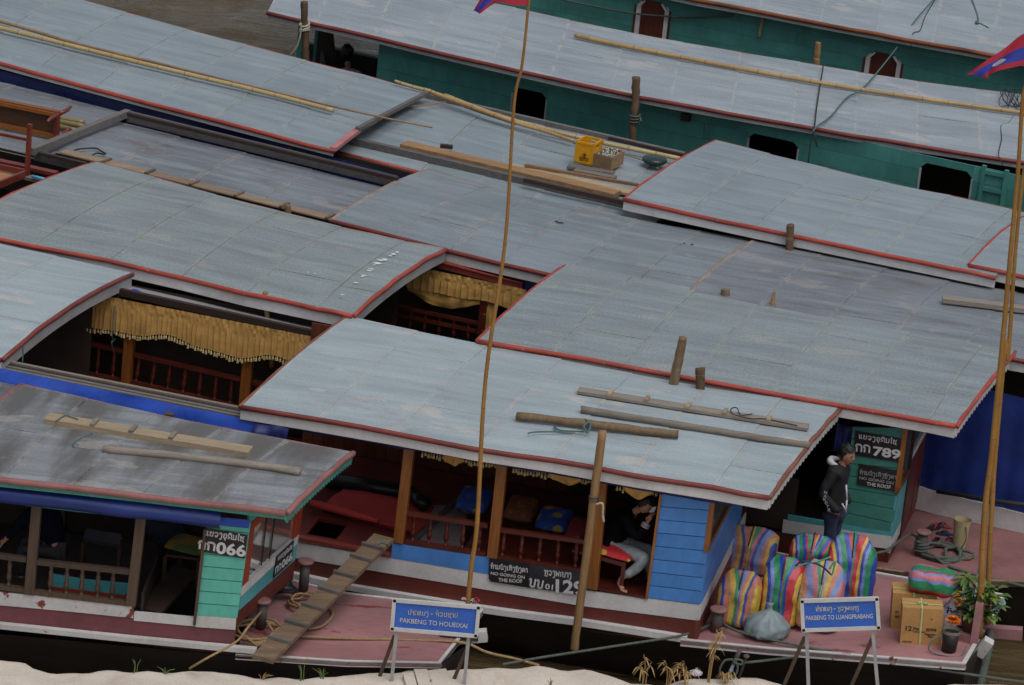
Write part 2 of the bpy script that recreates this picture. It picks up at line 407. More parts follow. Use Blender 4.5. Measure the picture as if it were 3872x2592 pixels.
def roof(boat, near, far, z, mat, splits=None, camber=.1, trims=(RED, None, None, None), fascia=(WHITE, None, None), scallop=False, r=.034, fh=.13, gap=.004, name='roof', zl=None):
    """near/far: photograph points of the seams along both eaves, left to right; zl: heights when the eave rises"""
    splits = splits or {}
    n = len(near)-1
    zz = zl or [z]*(n+1)
    N = [G(q, zz[i]) for i, q in enumerate(near)]; Fr = [G(q, zz[i]) for i, q in enumerate(far)]
    def ed(P, s):
        i = min(max(int(s), 0), n-1); return lerp(P[i], P[i+1], s-i)
    def fn(s, v):
        p = lerp(ed(N, s), ed(Fr, s), v); return p + UP*(camber*.75*4*v*(1-v))
    cum = [0]
    for i in range(n): cum.append(cum[-1] + (N[i+1]-N[i]).length)
    off = random.uniform(0, 50)
    def uvf(s, v):
        i = min(max(int(s), 0), n-1); u = lerp(cum[i], cum[i+1], s-i)
        return (u+off + v*.2, v*(ed(Fr, s)-ed(N, s)).length + off)
    # boarding under the sheets
    nv = 10; mb = MB()
    mb.grid(n, nv, lambda a, b: fn(a*n, b) - UP*.004); mb.grid(n, nv, lambda a, b: fn(a*n, b) - UP*.05, True)
    rf = mb.build(name, SEAM, boat)
    for i in range(n):
        wdt = (N[i+1]-N[i]).length; e = gap/max(wdt, .1)
        cuts = [0] + sorted(splits.get(i, [])) + [1]
        for k in range(len(cuts)-1):
            sheet(fn, uvf, i+e, i+1+(e if i < n-1 else -e), cuts[k]+.0018, cuts[k+1]-.0018, mat, rf)
    out = (N[0]-Fr[0]).normalized(); al = (N[1]-N[0]).normalized()
    S = [i*n/max(n*2, 2) for i in range(n*2+1)]
    def run(P, off, rr, m, nm):
        MB().tube([p+off+Vector((random.uniform(-.006,.006), random.uniform(-.006,.006), random.uniform(-.008,.008))) for p in P], rr, 8).build(nm, m, rf, True)
    if trims[0]: run([fn(s, 0) for s in S], out*.012 - UP*.012, r, trims[0], 'trim')
    if trims[1]: run([fn(s, 1) for s in S], out*-.005 - UP*.01, r*.45, trims[1], 'trim')
    VV = [k/12 for k in range(13)]
    if trims[2]: run([fn(0, v) for v in VV], al*-.012 - UP*.012, r*.7, trims[2], 'trim')
    if trims[3]: run([fn(n, v) for v in VV], al*.012 - UP*.012, r*.9, trims[3], 'trim')
    def board(P, off, h, m, sc=False):
        mb = MB(); k = len(P)*(6 if sc else 1)
        ln_ = len(P)-1
        def at(t):
            t *= ln_; i = min(int(t), ln_-1); return lerp(P[i], P[i+1], t-i)
        V, Fc = [], []
        M = ln_*8 if sc else ln_
        for i in range(M+1):
            p = at(i/M)+off; hh = h + (.045*abs(math.sin(i*math.pi/4)) if sc else 0)
            V += [p - UP*.03, p - UP*(.03+hh)]
        o2 = off.normalized()*-.02
        k = len(V); V += [v+o2 for v in V]
        for i in range(M):
            a = 2*i; Fc += [(a, a+1, a+3, a+2), (k+a+2, k+a+3, k+a+1, k+a), (a+1, k+a+1, k+a+3, a+3)]
        Fc += [(0, k, k+1, 1), (2*M, 2*M+1, k+2*M+1, k+2*M)]
        mesh('fascia_board', V, Fc, m, rf)
    if fascia[0]: board([fn(s, 0) for s in S], out*.008, fh, fascia[0])
    if fascia[1]: board([fn(0, v) for v in VV], al*-.01, fh, fascia[1])
    if fascia[2]: board([fn(n, v) for v in VV], al*.01, max(.075, fh*.75) if scallop else fh, fascia[2], scallop)
    rf_fn = fn
    return rf, fn, n
def hull(boat, b, st, mat, parent, name='hull'):
    "st: stations (x, y_near, y_far, z_gunwale) in boat coordinates"
    mb = MB(); zb = -.75
    def sec(x, yn, yf, z):
        d = yf-yn
        return [b.L(x, yn, z), b.L(x, yn+d*.06, z-.3), b.L(x, yn+d*.2, zb), b.L(x, yf-d*.2, zb), b.L(x, yf-d*.06, z-.3), b.L(x, yf, z)]
    S = [sec(*s) for s in st]; V = [p for s in S for p in s]; Fc = []
    for i in range(len(S)-1):
        for j in range(5): Fc.append((i*6+j, i*6+j+1, (i+1)*6+j+1, (i+1)*6+j))
    Fc += [tuple(range(5, -1, -1)), tuple((len(S)-1)*6+j for j in range(6))]
    return mesh(name, V, Fc, mat, parent)
def strip(name, P, h, t, out, mat, parent):
    "a board following points along its top edge"
    P = [Vector(p) for p in P]; V, Fc = [], []
    for p in P: V += [p, p-UP*h, p-UP*h-out*t, p-out*t]
    for i in range(len(P)-1):
        a = 4*i
        for j in range(4): Fc.append((a+j, a+(j+1) % 4, a+4+(j+1) % 4, a+4+j))
    e = 4*(len(P)-1); Fc += [(3,2,1,0), (e, e+1, e+2, e+3)]
    return mesh(name, V, Fc, mat, parent)
def slab(name, P, t, mat, parent): return MB().prism(P, UP*-t).build(name, mat, parent)
def cloth(name, A, Bp, drop, mat, parent, out, folds=9, amp=.03, nu=40, nv=6, bulge=.05, dropf=None):
    "a sheet of cloth hung between A and B"
    A, Bp = Vector(A), Vector(Bp); ph = random.random()*6
    def f(a, b):
        p = lerp(A, Bp, a); dd = drop if dropf is None else dropf(a)
        k = 2.2*amp*b*mn.noise((a*folds*1.7+ph*9, b*1.1, ph)) + amp*1.3*mn.noise((a*folds*.8+ph, b*5+a*folds*.5, 4.0)) + amp*.5*b*math.sin(a*folds*6.283+3*mn.noise((a*4, ph, 0))) + bulge*math.sin(b*3.14)
        return p - UP*dd*b + out*k
    return MB().grid(nu, nv, f, True).build(name, mat, parent, True)

# ------------------------------------------------------------------ river and sand bank
WATER_Z = -.5
m, t, b = nodes('brown_river_water')
v, rn = coord(t, 'Object', (.3, 1.1, 1), (0, 0, R(-8)))
n1 = noise(t, v, .55, 7, .58); n2 = noise(t, v, .35, 3, .5)
t.links.new(mix(t, ramp(t, n2, .3, .7), (.06,.042,.02), (.095,.07,.036)), b.inputs['Base Color'])
b.inputs['Roughness'].default_value = .08; b.inputs['IOR'].default_value = 1.33; b.inputs['Specular IOR Level'].default_value = .5
bump(t, b, n1, 1.0, .55)
WATM = m
wt = MB().grid(1, 1, lambda a, c: (-400+800*a, 20+900*c, WATER_Z)).build('water', m); wt['kind'] = 'structure'
def ripple(a, c):
    x, y = -16+20*a, 50+34*c; e = min(1, a*8, (1-a)*8, c*8, (1-c)*8)
    u, v_ = x*.98+y*.2, y*.98-x*.2
    return (x, y, WATER_Z + .02*e + e*(.13*mn.noise((u*.35, v_*.95, 0)) + .06*mn.noise((u*.9, v_*2.6, 5)) + .022*mn.noise((u*2.6, v_*6, 9))))
MB().grid(110, 230, ripple).build('rippled_surface', WATM, wt, True)

SANDM, t, b = nodes('pale_dry_sand')
v, rn = coord(t, 'Object')
n1 = noise(t, v, 1.6, 6, .65); n2 = noise(t, v, 40, 3, .7); n3 = noise(t, v, 5, 5, .6)
col = mix(t, ramp(t, n1, .35, .7), (.52,.455,.385), (.64,.58,.505)); col = mix(t, ramp(t, n3, .6, .75, (0,0,0,1), (.5,.5,.5,1)), col, (.42,.36,.3))
col = mix(t, .3, col, n2, 'OVERLAY'); t.links.new(col, b.inputs['Base Color']); b.inputs['Roughness'].default_value = .95; bump(t, b, n3, .6, .04)
# shore line: points of the bank's upper edge in the photograph, at the bank's height
BZ = .30
shore = [(-400,2470), Z(13,0,1365), Z(13,230,1385), Z(13,450,1440), Z(13,800,1440), Z(13,1150,1450), Z(13,1600,1425), Z(13,1950,1445), Z(14,0,1480), Z(14,600,1495), Z(14,950,1470), Z(14,1250,1450), Z(14,1330,1425),
         Z(14,1800,1415), Z(14,2240,1408), Z(15,300,1400), Z(15,600,1430), Z(15,850,1450), Z(15,980,1475), Z(15,1060,1550), Z(15,1250,1545), Z(15,1500,1505), Z(15,1900,1515), Z(15,2240,1530), Z(16,300,1575), Z(16,700,1640), Z(16,1300,1640), Z(16,1600,1560), Z(16,1900,1535), Z(16,2240,1575), (4400,2620)]
SH = [G(q, BZ) for q in shore]
def shore_y(x):
    for i in range(len(SH)-1):
        if SH[i].x <= x <= SH[i+1].x: return lerp(SH[i].y, SH[i+1].y, (x-SH[i].x)/(SH[i+1].x-SH[i].x))
    return SH[0].y if x < SH[0].x else SH[-1].y
def bank_z(x, y):
    d = shore_y(x) - y                     # metres inland
    z = BZ - .02 + .06*mn.noise((x*1.1, y*1.1, 0)) + .045*mn.noise((x*3.5, y*3.5, 3)) - .03*max(0, mn.noise((x*6, y*8, 11))-.2)
    return z + (max(0, d-1.2)*.22 + max(0, d-6)*.18)
def sand():
    V, Fc = [], []; xs = []; x = -9.0
    while x < 11: xs.append(x); x += .09 if -6.5 < x < 7.5 else .5
    ds = [-1.6, -.8, -.35, -.2, -.1, -.04, 0, .05, .12, .22, .34, .5, .7, .95, 1.3, 1.8, 2.6, 4, 6, 10, 16, 24, 33]
    zs = {-1.6: -1.6, -.8: -.9, -.35: -.3, -.2: -.04, -.1: .13, -.04: .24}
    for x in xs:
        sy = shore_y(x)
        for d in ds:
            j = .06*mn.noise((x*2, d*3, 7)) if d < .1 else 0
            y = sy - d + j
            V.append((x, y, zs[d] + .05*mn.noise((x*3, d, 1)) if d < 0 else bank_z(x, y)))
    m = len(ds)
    for i in range(len(xs)-1):
        for j in range(m-1): Fc.append((i*m+j, i*m+j+1, (i+1)*m+j+1, (i+1)*m+j))
    return mesh('sand_bank', V, Fc, SANDM, None, True)
sb = sand(); sb['kind'] = 'structure'
# steps cut into the sand beside the left sign: each a block of packed sand
for i, (t0, x0, y0, x1, y1) in enumerate([(14,1285,1465,1375,1460),(14,1378,1430,1490,1430),(14,1495,1440,1650,1425),(14,1655,1445,1825,1430),(14,1830,1460,1920,1440),(14,1925,1470,2050,1445),(14,2055,1530,2140,1520)]):
    a = G(Z(t0, x0, y0), BZ+.06); c = G(Z(t0, x1, y1), BZ+.06); dep = Vector((.12, -.62, -.02)); j = random.uniform(-.03, .03)
    P = [a, c, c + dep*.85, a + dep*(.8+j)]
    mb = MB().prism([p + UP*0 for p in P], UP*-.34); o = mb.build('sand_step', SANDM, sb)

# ------------------------------------------------------------------ boats: roofs and hulls
# --- dark roofed boat at the left (number 066)
b066 = Boat((0,1812), (1083,1935), 2.2)
B066 = thing('slow_boat', 'slow boat numbered 066 with turquoise cabin and brown streaked dark roof', 'boat', b066.L(1, 1.3, WATER_Z))
near = [(-560,1752),(-280,1781),(7,1813),(270,1841),(535,1871),(800,1902),(1083,1937)]
far = [(-170,1403),(80,1454),(330,1509),(590,1567),(840,1620),(1085,1667),(1331,1711)]
roof(B066, near[1:], far[1:], 2.2, RF066, {0: [.5], 2: [.55], 3: [.3], 4: [.6], 1: [.75]}, .045, (PINKT, PINKT, PINKT, PINKT), (TURQD, None, TURQD), True, r=.04, fh=.06)
roof(B066, [(-850,1720),(-560,1757),(-260,1792)], [(-380,1365),(-130,1418),(110,1470)], 2.08, RF066, {}, .06, (PINKT, None, None, None), (TURQD, None, None), fh=.06)
hull(B066, b066, [(-9,.6,2.6,.5),(-4,.25,2.9,.32),(0,.12,2.85,.27),(2.8,.12,2.5,.33),(4.2,.25,2.15,.38),(5.05,.42,2.0,.4),(5.3,1.0,1.6,.4)], HULLB, B066)
# --- blue boat in front (number 129)
b129 = Boat((912,1537), (2908,1885), 2.3)
B129 = thing('slow_boat', 'slow boat with sky blue cabin wall, orange posts and striped bags on its bow', 'boat', b129.L(2, 1.7, WATER_Z))
nx = [912,1209,1504,1796,2096,2395,2703,2908]; fx = [1318,1579,1843,2123,2391,2668,2957,3173]
npoly = [(912,1537),(1209,1586),(1504,1637),(1796,1693),(2096,1738),(2395,1793),(2703,1842),(2908,1880)]
fpoly = [(1318,1195),(1579,1253),(1843,1309),(2123,1360),(2391,1414),(2668,1467),(2957,1508),(3173,1543)]
roof(B129, ln(npoly, nx), ln(fpoly, fx), 2.3, RF129, {0: [.27], 2: [.27], 4: [.27], 6: [.2], 1: [.74], 3: [.75], 5: [.74]}, .075, (DRED, None, BROWNT, BROWNT), (WHITE, None, WHITE), True)
roof(B129, [(-620,1246),(-305,1303),(5,1360)], [(-70,905),(215,970),(497,1036)], 2.33, RF129, {0: [.7], 1: [.3]}, .16, (DRED, None, None, DRED), (WHITE, None, GREYW), fh=.16)
hull(B129, b129, [(-12,.9,2.9,.45),(-7,.35,3.3,.25),(-3,.2,3.5,.16),(0,.15,3.55,.14),(3,.15,3.5,.16),(5.6,.2,3.35,.28),(7.4,.3,2.95,.4),(8.8,.45,2.75,.5),(8.95,1.4,1.8,.5)], HULLB, B129)
# --- second boat (number 789): front and rear roofs
b789 = Boat((1807,1290), (3615,1625), 2.35)
B789 = thing('slow_boat', 'slow boat numbered 789 with teal cabin front and red edged speckled grey roof', 'boat', b789.L(2, 1.7, WATER_Z))
nx = [1807,2092,2360,2623,2917,3198,3515,3615]; fx = [2142,2387,2637,2873,3162,3448,3716,3838]
npoly = [(1807,1288),(2092,1333),(2360,1385),(2917,1483),(3198,1535),(3515,1590),(3615,1611)]
fpoly = [(2142,1001),(2387,1049),(2637,1096),(2872,1147),(3158,1203),(3448,1257),(3838,1331)]
roof(B789, ln(npoly, nx), ln(fpoly, fx), 2.35, RF789, {1: [.27], 3: [.28], 5: [.27], 0: [.73], 2: [.74], 4: [.73]}, .085, (RED, DUSTT, RED, RED), (WHITE, None, WHITE), True)
nx = [-195,130,415,687,933,1200,1334]; fx = [366,590,817,1057,1290,1530,1682]
npoly = [(-195,862),(0,905),(415,985),(687,1047),(933,1108),(1200,1164),(1334,1192)]
fpoly = [(366,612),(590,672),(817,737),(1057,800),(1290,860),(1530,913),(1682,942)]
roof(B789, ln(npoly, nx), ln(fpoly, fx), 2.35, RFD, {2: [.26], 4: [.28], 5: [.25], 1: [.72], 3: [.74]}, .11, (RED, RED, RED, RED), (WHITE, None, GREYW), fh=.15)
hull(B789, b789, [(-12,1.2,3.0,.45),(-7,.6,3.4,.3),(-3,.25,3.4,.2),(0,.2,3.4,.18),(3,.2,3.35,.2),(5.4,.12,3.1,.3),(6.6,.25,2.85,.38),(7.6,.5,2.7,.45),(7.9,1.3,2.0,.48)], HULLB, B789)
# --- third boat: front roof in two sections, low middle roof
bE = Boat((1253,833), (2078,1038), 2.3)
BE = thing('slow_boat', 'slow boat with dull blue grey roof and low middle roof carrying upturned wooden benches', 'boat', bE.L(2, 1.7, WATER_Z))
nx = [1253,1481,1700,1900,2130,2380,2600]; fx = [1620,1847,2010,2190,2413,2654,2864]
npoly = [(1253,833),(1682,945),(2078,1038),(2575,1136),(3832,1358)]
fpoly = [(1620,641),(1950,735),(2190,786),(2476,846),(2864,910)]
roof(BE, ln(npoly, nx), ln(fpoly, fx), 2.3, RFE, {1: [.3], 3: [.3], 5: [.27], 2: [.72], 4: [.7]}, .1, (DRED, DUSTT, DUSTT, None), (WHITE, None, None))
nx = [2578,2850,3110,3370,3640,3900,4160]; fx = [2864,3115,3365,3600,3845,4080,4310]
fpoly = [(2864,905),(3117,962),(3367,1013),(3609,1064),(3872,1111),(4400,1200)]
roof(BE, ln(npoly, nx), ln(fpoly, fx), 2.33, RFEM, {1: [.9], 2: [.15], 4: [.2], 3: [.8]}, .12, (DRED, DUSTT, DUSTT, None), (WHITE, None, None))
# low middle roof and rear roof (left)
roof(BE, [(190,572),(420,630),(700,700),(980,768),(1262,838)], [(452,462),(680,520),(930,580),(1180,642),(1452,712)], 2.2, RFEM, {1: [.5], 3: [.6]}, .04, (None, None, None, None), (None, None, None))
roof(BE, [(-560,430),(-310,490),(-60,545),(180,600)], [(-160,275),(60,325),(270,378),(470,430)], 2.18, RFEM, {1: [.6]}, .05, (None, None, None, None), (None, None, None))
hull(BE, bE, [(-12,1.0,3.0,.5),(-6,.4,3.4,.3),(0,.25,3.4,.2),(6,.2,3.3,.2),(11,.2,3.2,.3),(13,.4,3.0,.4)], GREYW, BE)
# --- fourth boat
bG = Boat((0,238), (1262,567), 2.45)
BG = thing('slow_boat', 'slow boat with smooth red trimmed roof carrying a yellow crate and planks', 'boat', bG.L(2, 1.7, WATER_Z))
nx = [-560,-330,-100,130,357,583,810,1036,1262]; fx = [-210,20,250,480,707,934,1161,1388,1615]
npoly = [(-560,80),(0,238),(500,372),(1000,503),(1262,569)]
fpoly = [(-210,-150),(304,0),(786,134),(1000,187),(1195,241),(1419,295),(1615,353)]
roof(BG, ln(npoly, nx), ln(fpoly, fx), 2.45, RFG, {1: [.4], 3: [.3], 5: [.28], 6: [.7], 7: [.3], 4: [.7]}, .1, (RED, RED, None, None), (WHITE, None, None), fh=.06)
npoly = [(1262,569),(1588,653),(2078,795),(2460,895)]; fpoly = [(1615,353),(1950,434),(2168,484),(2583,586),(2720,620)]
roof(BG, ln(npoly, [1262,1588]), ln(fpoly, [1615,1850]), 2.25, RFG, {0: [.35]}, .07, (RED, None, None, None), (WHITE, None, None))
nx = [1588,1790,2000,2220,2440]; fx = [1850,2080,2310,2540,2715]
roof(BG, ln(npoly, nx), ln(fpoly, fx), 2.25, RFG, {1: [.6], 2: [.3]}, .07, (None, None, None, None), (None, None, None))
nx = [2360,2601,2851,3088,3341,3600,3765]; fx = [2708,2912,3135,3363,3595,3823,3985]
npoly = [(2360,753),(2872,864),(3765,1047)]; fpoly = [(2708,531),(2872,574),(3202,656),(3367,695),(3609,744),(3823,793),(4000,835)]
roof(BG, ln(npoly, nx), ln(fpoly, fx), 2.55, RFG, {1: [.62], 2: [.6], 4: [.4], 0: [.55], 3: [.35]}, .09, (RED, BROWNT, RED, None), (WHITE, None, None))
roof(BG, [(3667,1000),(3900,1050),(4130,1098)], [(3872,820),(4100,868),(4330,915)], 2.60, RFG, {0: [.6]}, .09, (RED, None, RED, None), (WHITE, None, None))
hull(BG, bG, [(-9,.5,3.2,.4),(-3,.3,3.4,.3),(3,.25,3.4,.25),(9,.25,3.3,.25),(14,.3,3.2,.3),(17,.6,3.0,.4)], HULLB, BG)
# --- fifth boat: teal walls
bT = Boat((1195,90), (2762,429), 2.7)
BT = thing('slow_boat', 'teal walled slow boat with dark window openings and a long bamboo on its pale roof', 'boat', bT.L(4, 1.7, WATER_Z))
near = [(1012,45),(1195,90),(1414,138),(1633,192),(1861,245),(2081,295),(2311,344),(2534,388),(2762,429),(2995,469),(3231,511),(3466,551),(3707,588),(3945,625),(4180,660)]
far = [(1122,-139),(1285,-105),(1509,-59),(1736,-13),(1949,31),(2154,78),(2369,121),(2583,161),(2800,200),(3024,236),(3243,274),(3466,309),(3689,338),(3905,365),(4120,392)]
roof(BT, near, far, 2.7, RFT, {2: [.35], 4: [.4], 5: [.42], 7: [.4], 9: [.45], 11: [.4], 3: [.75], 6: [.78], 8: [.75], 10: [.78], 12: [.75]}, .08, (DRED, BROWNT, None, None), (GREYW, None, None), r=.034, fh=.07)
# --- sixth boat: teal walls with framed windows
bS = Boat((2583,-10), (3742,209), 2.8)
BS = thing('slow_boat', 'farthest teal slow boat with white framed red brown window shutters', 'boat', bS.L(2, 1.7, WATER_Z))
near = [(1240,-300),(1475,-250),(1710,-198),(1945,-148),(2180,-97),(2415,-46),(2640,2),(2870,42),(3102,88),(3312,127),(3524,166),(3742,205),(3960,245),(4180,285)]
far = [(x+55, y-255) for x, y in near]
roof(BS, near, far, 2.8, RFT, {8: [.8], 10: [.62], 11: [.5], 9: [.7], 12: [.6]}, .08, (ORANGET, None, None, None), (GREYW, None, None), r=.038, fh=.07)
# ------------------------------------------------------------------ lettering
LAO = {  # pen strokes of the Lao letters used on the boards, consonant height 1
 'ກ': [[(.22,0),(.22,.6),(.08,.76),(.22,1),(.6,1),(.8,.8),(.8,0)]],
 'ຂ': [[(.22,.66),(.1,.82),(.25,1),(.4,.82),(.16,.34),(.18,.08),(.45,0),(.72,.1),(.75,.4),(.75,1)]],
 'ຄ': [[(.22,0),(.1,.7),(.4,1),(.75,.82),(.82,0)], [(.22,.35),(.45,.5),(.5,.3),(.35,.22)]],
 'ງ': [[(.1,.75),(.2,1),(.42,1),(.55,.8),(.55,-.1),(.38,-.4),(.18,-.28)]],
 'ຊ': [[(.25,.65),(.1,.82),(.28,1),(.42,.8),(.15,.3),(.3,0),(.6,.04),(.72,.4),(.6,.7),(.85,1.02)], [(.6,.04),(.85,-.22)]],
 'ດ': [[(.2,0),(.46,.32),(.2,.5),(.1,.72),(.35,1),(.7,.95),(.82,.6),(.82,0)]],
 'ນ': [[(.05,.85),(.15,1),(.25,.85),(.22,.1),(.5,0),(.72,.25),(.76,1)], [(.72,.25),(.9,.05)]],
 'ບ': [[(.05,.88),(.14,1),(.24,.88),(.2,.1),(.42,0),(.7,.06),(.78,1)]],
 'ປ': [[(.05,.88),(.14,1),(.24,.88),(.2,.1),(.42,0),(.7,.06),(.78,1.4)]],
 'ພ': [[(.05,.9),(.14,1),(.2,.05),(.47,.7),(.72,.05),(.85,1)]],
 'ມ': [[(.05,.88),(.15,1),(.24,.88),(.22,.16),(.06,.05),(.25,0),(.75,.1),(.76,1)]],
 'ຍ': [[(.1,.85),(.28,1),(.32,.7),(.14,.35),(.3,0),(.68,.05),(.8,.4),(.8,1)]],
 'ວ': [[(.1,.8),(.38,1),(.7,.82),(.76,.4),(.6,.05),(.35,0),(.22,.15),(.38,.3),(.52,.15)]],
 'ຫ': [[(.04,.86),(.16,1),(.26,.86),(.26,0)], [(.26,.1),(.5,.88),(.68,1),(.8,.84),(.8,0)]],
 'ທ': [[(.06,.86),(.18,1),(.26,.86),(.26,.02),(.5,.86),(.66,1),(.78,.84),(.78,0)]],
 'ອ': [[(.18,.82),(.5,1),(.82,.8),(.82,.2),(.5,0),(.2,.2),(.2,.5),(.48,.55)]],
 'າ': [[(.08,.72),(.22,1),(.42,.9),(.45,0)]],
 'ະ': [[(.1,.62),(.28,.58),(.22,.8),(.4,.92)], [(.1,.12),(.28,.08),(.22,.3),(.4,.42)]],
 'ເ': [[(.22,1),(.22,.12),(.36,0),(.42,.16)]],
 'ແ': [[(.15,1),(.15,.12),(.26,0),(.34,.16)], [(.5,1),(.5,.12),(.62,0),(.7,.16)]],
 'ໄ': [[(.1,1.2),(.28,1.45),(.36,1.15),(.24,.9),(.24,.1),(.4,0)]],
  'ລ': [[(.1,.85),(.35,1),(.6,.8),(.3,.45),(.15,.2),(.4,0),(.75,.1),(.75,.6)]], '-': [[(.1,.5),(.5,.5)]], ' ': [],
 # marks above and below take no width
 '່': [[(.45,1.12),(.45,1.4)]], '້': [[(.3,1.3),(.45,1.15),(.55,1.35),(.4,1.4)]], 'ັ': [[(.2,1.25),(.35,1.12),(.6,1.3)]],
 'ິ': [[(.15,1.12),(.45,1.4),(.75,1.12),(.15,1.12)]], 'ົ': [[(.2,1.15),(.5,1.35),(.8,1.15)]], 'ຸ': [[(.4,-.12),(.6,-.15),(.6,-.45)]], 'ຼ': [[(.2,-.2),(.45,-.12),(.7,-.3)]],
}
MARK = '່້ັິົຸຼ'
WID = {'າ': .58, 'ະ': .55, 'ເ': .55, 'ແ': .85, 'ໄ': .5, 'ງ': .72, '-': .7, ' ': .45}
def lao(pl, s, a, b, h, mat, parent, wt=.16, d=.004):
    "strokes along the baseline from photo point a to b; h letter height in metres"
    A, B_ = pl.hit(a, d), pl.hit(b, d); L = (B_-A).length; ex = (B_-A).normalized(); ey = (pl.ey - ex*pl.ey.dot(ex)).normalized(); n = ex.cross(ey)
    tot = sum(WID.get(c, .98) for c in s if c not in MARK); k = L/tot; x = 0; last = 0; mb = MB()
    for c in s:
        x0 = last if c in MARK else x
        for st in LAO[c]:
            P = [A + ex*((x0+p[0])*k) + ey*(p[1]*h) for p in st]
            for i in range(len(P)-1):
                e = (P[i+1]-P[i]).normalized()*wt*h*.3
                mb.beam(P[i]-e, P[i+1]+e, wt*h, .003, n)
        if c not in MARK: last = x; x += WID.get(c, .98)
    o = mb.build('lettering', mat, parent); o['kind'] = 'stuff'; return o
def latin(pl, s, a, b, h, mat, parent, bold=0.0, d=.004):
    "letters fitted between photo points a and b on the baseline; h cap height in metres"
    cu = bpy.data.curves.new('letters', 'FONT'); cu.body = s; cu.size = 1; cu.extrude = .004; cu.offset = bold; cu.resolution_u = 3
    ob = bpy.data.objects.new('letters', cu); COL.objects.link(ob)
    dg = bpy.context.evaluated_depsgraph_get(); me = bpy.data.meshes.new_from_object(ob.evaluated_get(dg))
    bpy.data.objects.remove(ob); 
    A, B_ = pl.hit(a, d), pl.hit(b, d); L = (B_-A).length; ex = (B_-A).normalized(); ey = (pl.ey - ex*pl.ey.dot(ex)).normalized(); n = ex.cross(ey)
    xs = [v.co.x for v in me.vertices]; ys = [v.co.y for v in me.vertices]; x0, x1, y1 = min(xs), max(xs), max(ys)
    V = [A + ex*((v.co.x-x0)/(x1-x0)*L) + ey*(v.co.y/y1*h) + n*v.co.z*.3 for v in me.vertices]
    o = mesh('lettering', V, [tuple(p.vertices) for p in me.polygons], mat, parent); o['kind'] = 'stuff'; return o

def valance(A, Bp, h, parent, out, mat=CURT, pleat=.07, fringe=True, wave=.05, top=.06, name='curtain'):
    "gathered curtain: ruched heading, uneven knife pleats, wavy lower edge with tassels"
    A, Bp = Vector(A), Vector(Bp); L = (Bp-A).length; n = max(6, int(L/pleat)); nu = n*8; ph = random.random()*20
    cuts = [0]
    while cuts[-1] < 1: cuts.append(cuts[-1] + random.uniform(.7, 1.35)/n)
    def f(a, b):
        p = lerp(A, Bp, a); k = max(i for i in range(len(cuts)) if cuts[i] <= a+1e-9); k = min(k, len(cuts)-2)
        w_ = (a-cuts[k])/(cuts[k+1]-cuts[k])
        hh = h*(1+.06*mn.noise((a*L*2, ph, 0))) + wave*math.sin(a*L*4.2) + wave*.5*math.sin(a*L*9+1)
        fold = (.026*(1-w_)**1.5 if w_ > .06 else .0)*(.7+.6*mn.noise((k*1.7, b*2, ph)))
        d = lerp(.012*mn.noise((a*n*2.2, b*9, ph)), fold + .008*mn.noise((a*L*5, b*3, ph)), min(1, max(0, b-.3)*4))
        return p - UP*hh*b + out*d + (Bp-A).normalized()*.012*b*mn.noise((k*3.1, 0, ph))
    o = MB().grid(nu, 8, f, True).build(name, mat, parent)
    if fringe:
        mb = MB(); m = int(L/.035)
        for i in range(m):
            p = Vector(f((i+.5)/m, 1)) + out*random.uniform(-.012, .012); hh = random.uniform(.05, .085)
            mb.lathe(p+UP*.01, -UP + out*random.uniform(-.1, .1), [(0,.004),(hh*.35,.006),(hh*.5,.013),(hh,.016)], 5)
        g = mb.build('fringe', FRNG, o); g['kind'] = 'stuff'
    return o
def ZZ(ox, oy, s): return lambda x, y: (ox+x/s, oy+y/s)
A7 = ZZ(1450,1650,2343/900); A5 = ZZ(2600,1820,2.8); A3 = ZZ(900,1880,3.92); A1 = ZZ(0,1850,1951/560); A2 = ZZ(440,1850,1951/560); AP = ZZ(2240,1820,1140/320); AG = ZZ(300,1080,2.343)
AN = ZZ(3050,1600,1711/600); AB = ZZ(3400,2050,1365/472); AF = ZZ(0,330,1568/420); AC = ZZ(2100,480,4.9); AT = ZZ(1100,100,2343/400); AS = ZZ(2550,2300,2343/950); AL = ZZ(1400,2350,2343/900)

# ================================================================== boat 129, near side
S = b129.side(.2); Q = B129; SG = b129.side(.13)
tops = [Z(9,1600,640), Z(14,385,360), Z(14,1190,492), Z(15,690,765), Z(15,1225,832), Z(15,1672,888)]
strip('white_strake', [S.hit(q) for q in tops[1:]], .2, .04, S.n, WHITE, Q)
strip('white_strake', [b129.L(-9, .3, .62), b129.L(-4, .2, .6), S.hit(tops[1])], .2, .04, S.n, WHITE, Q)
strip('hull_side', [b129.L(-9, .3, .45), b129.L(-4, .21, .42)] + [S.hit(q, -.01)-UP*.19 for q in tops[1:]] , .32, .05, S.n, MAROON, Q)
strip('hull_side', [b129.L(5.68, .2, .58), b129.L(5.7, 1.6, .58), b129.L(5.68, 3.3, .58)], .34, .05, b129.x, MAROON, Q)
gl = [Z(14,350,622), Z(14,840,727), Z(14,1500,835), Z(14,1940,905), Z(15,0,932), Z(15,600,1010), Z(15,1400,1135), Z(15,1560,1162)]
strip('gunwale', [b129.L(-9, .3, .4), b129.L(-4, .14, .22)] + [SG.hit(q) for q in gl], .075, .09, S.n, WHITE, Q)
bd = [(5.5,.12,.30),(6.5,.18,.36),(7.6,.3,.43),(8.8,.45,.5),(9.02,2.72,.5),(7.4,2.9,.42),(5.5,3.3,.3)]
dk = [b129.L(*p) for p in bd]
mbk = MB().prism(dk, UP*-.05); mbk.build('bow_deck', DECKP, Q)
strip('gunwale', [p + UP*.012 for p in dk[:4]], .085, .05, S.n, WHITEP, Q)
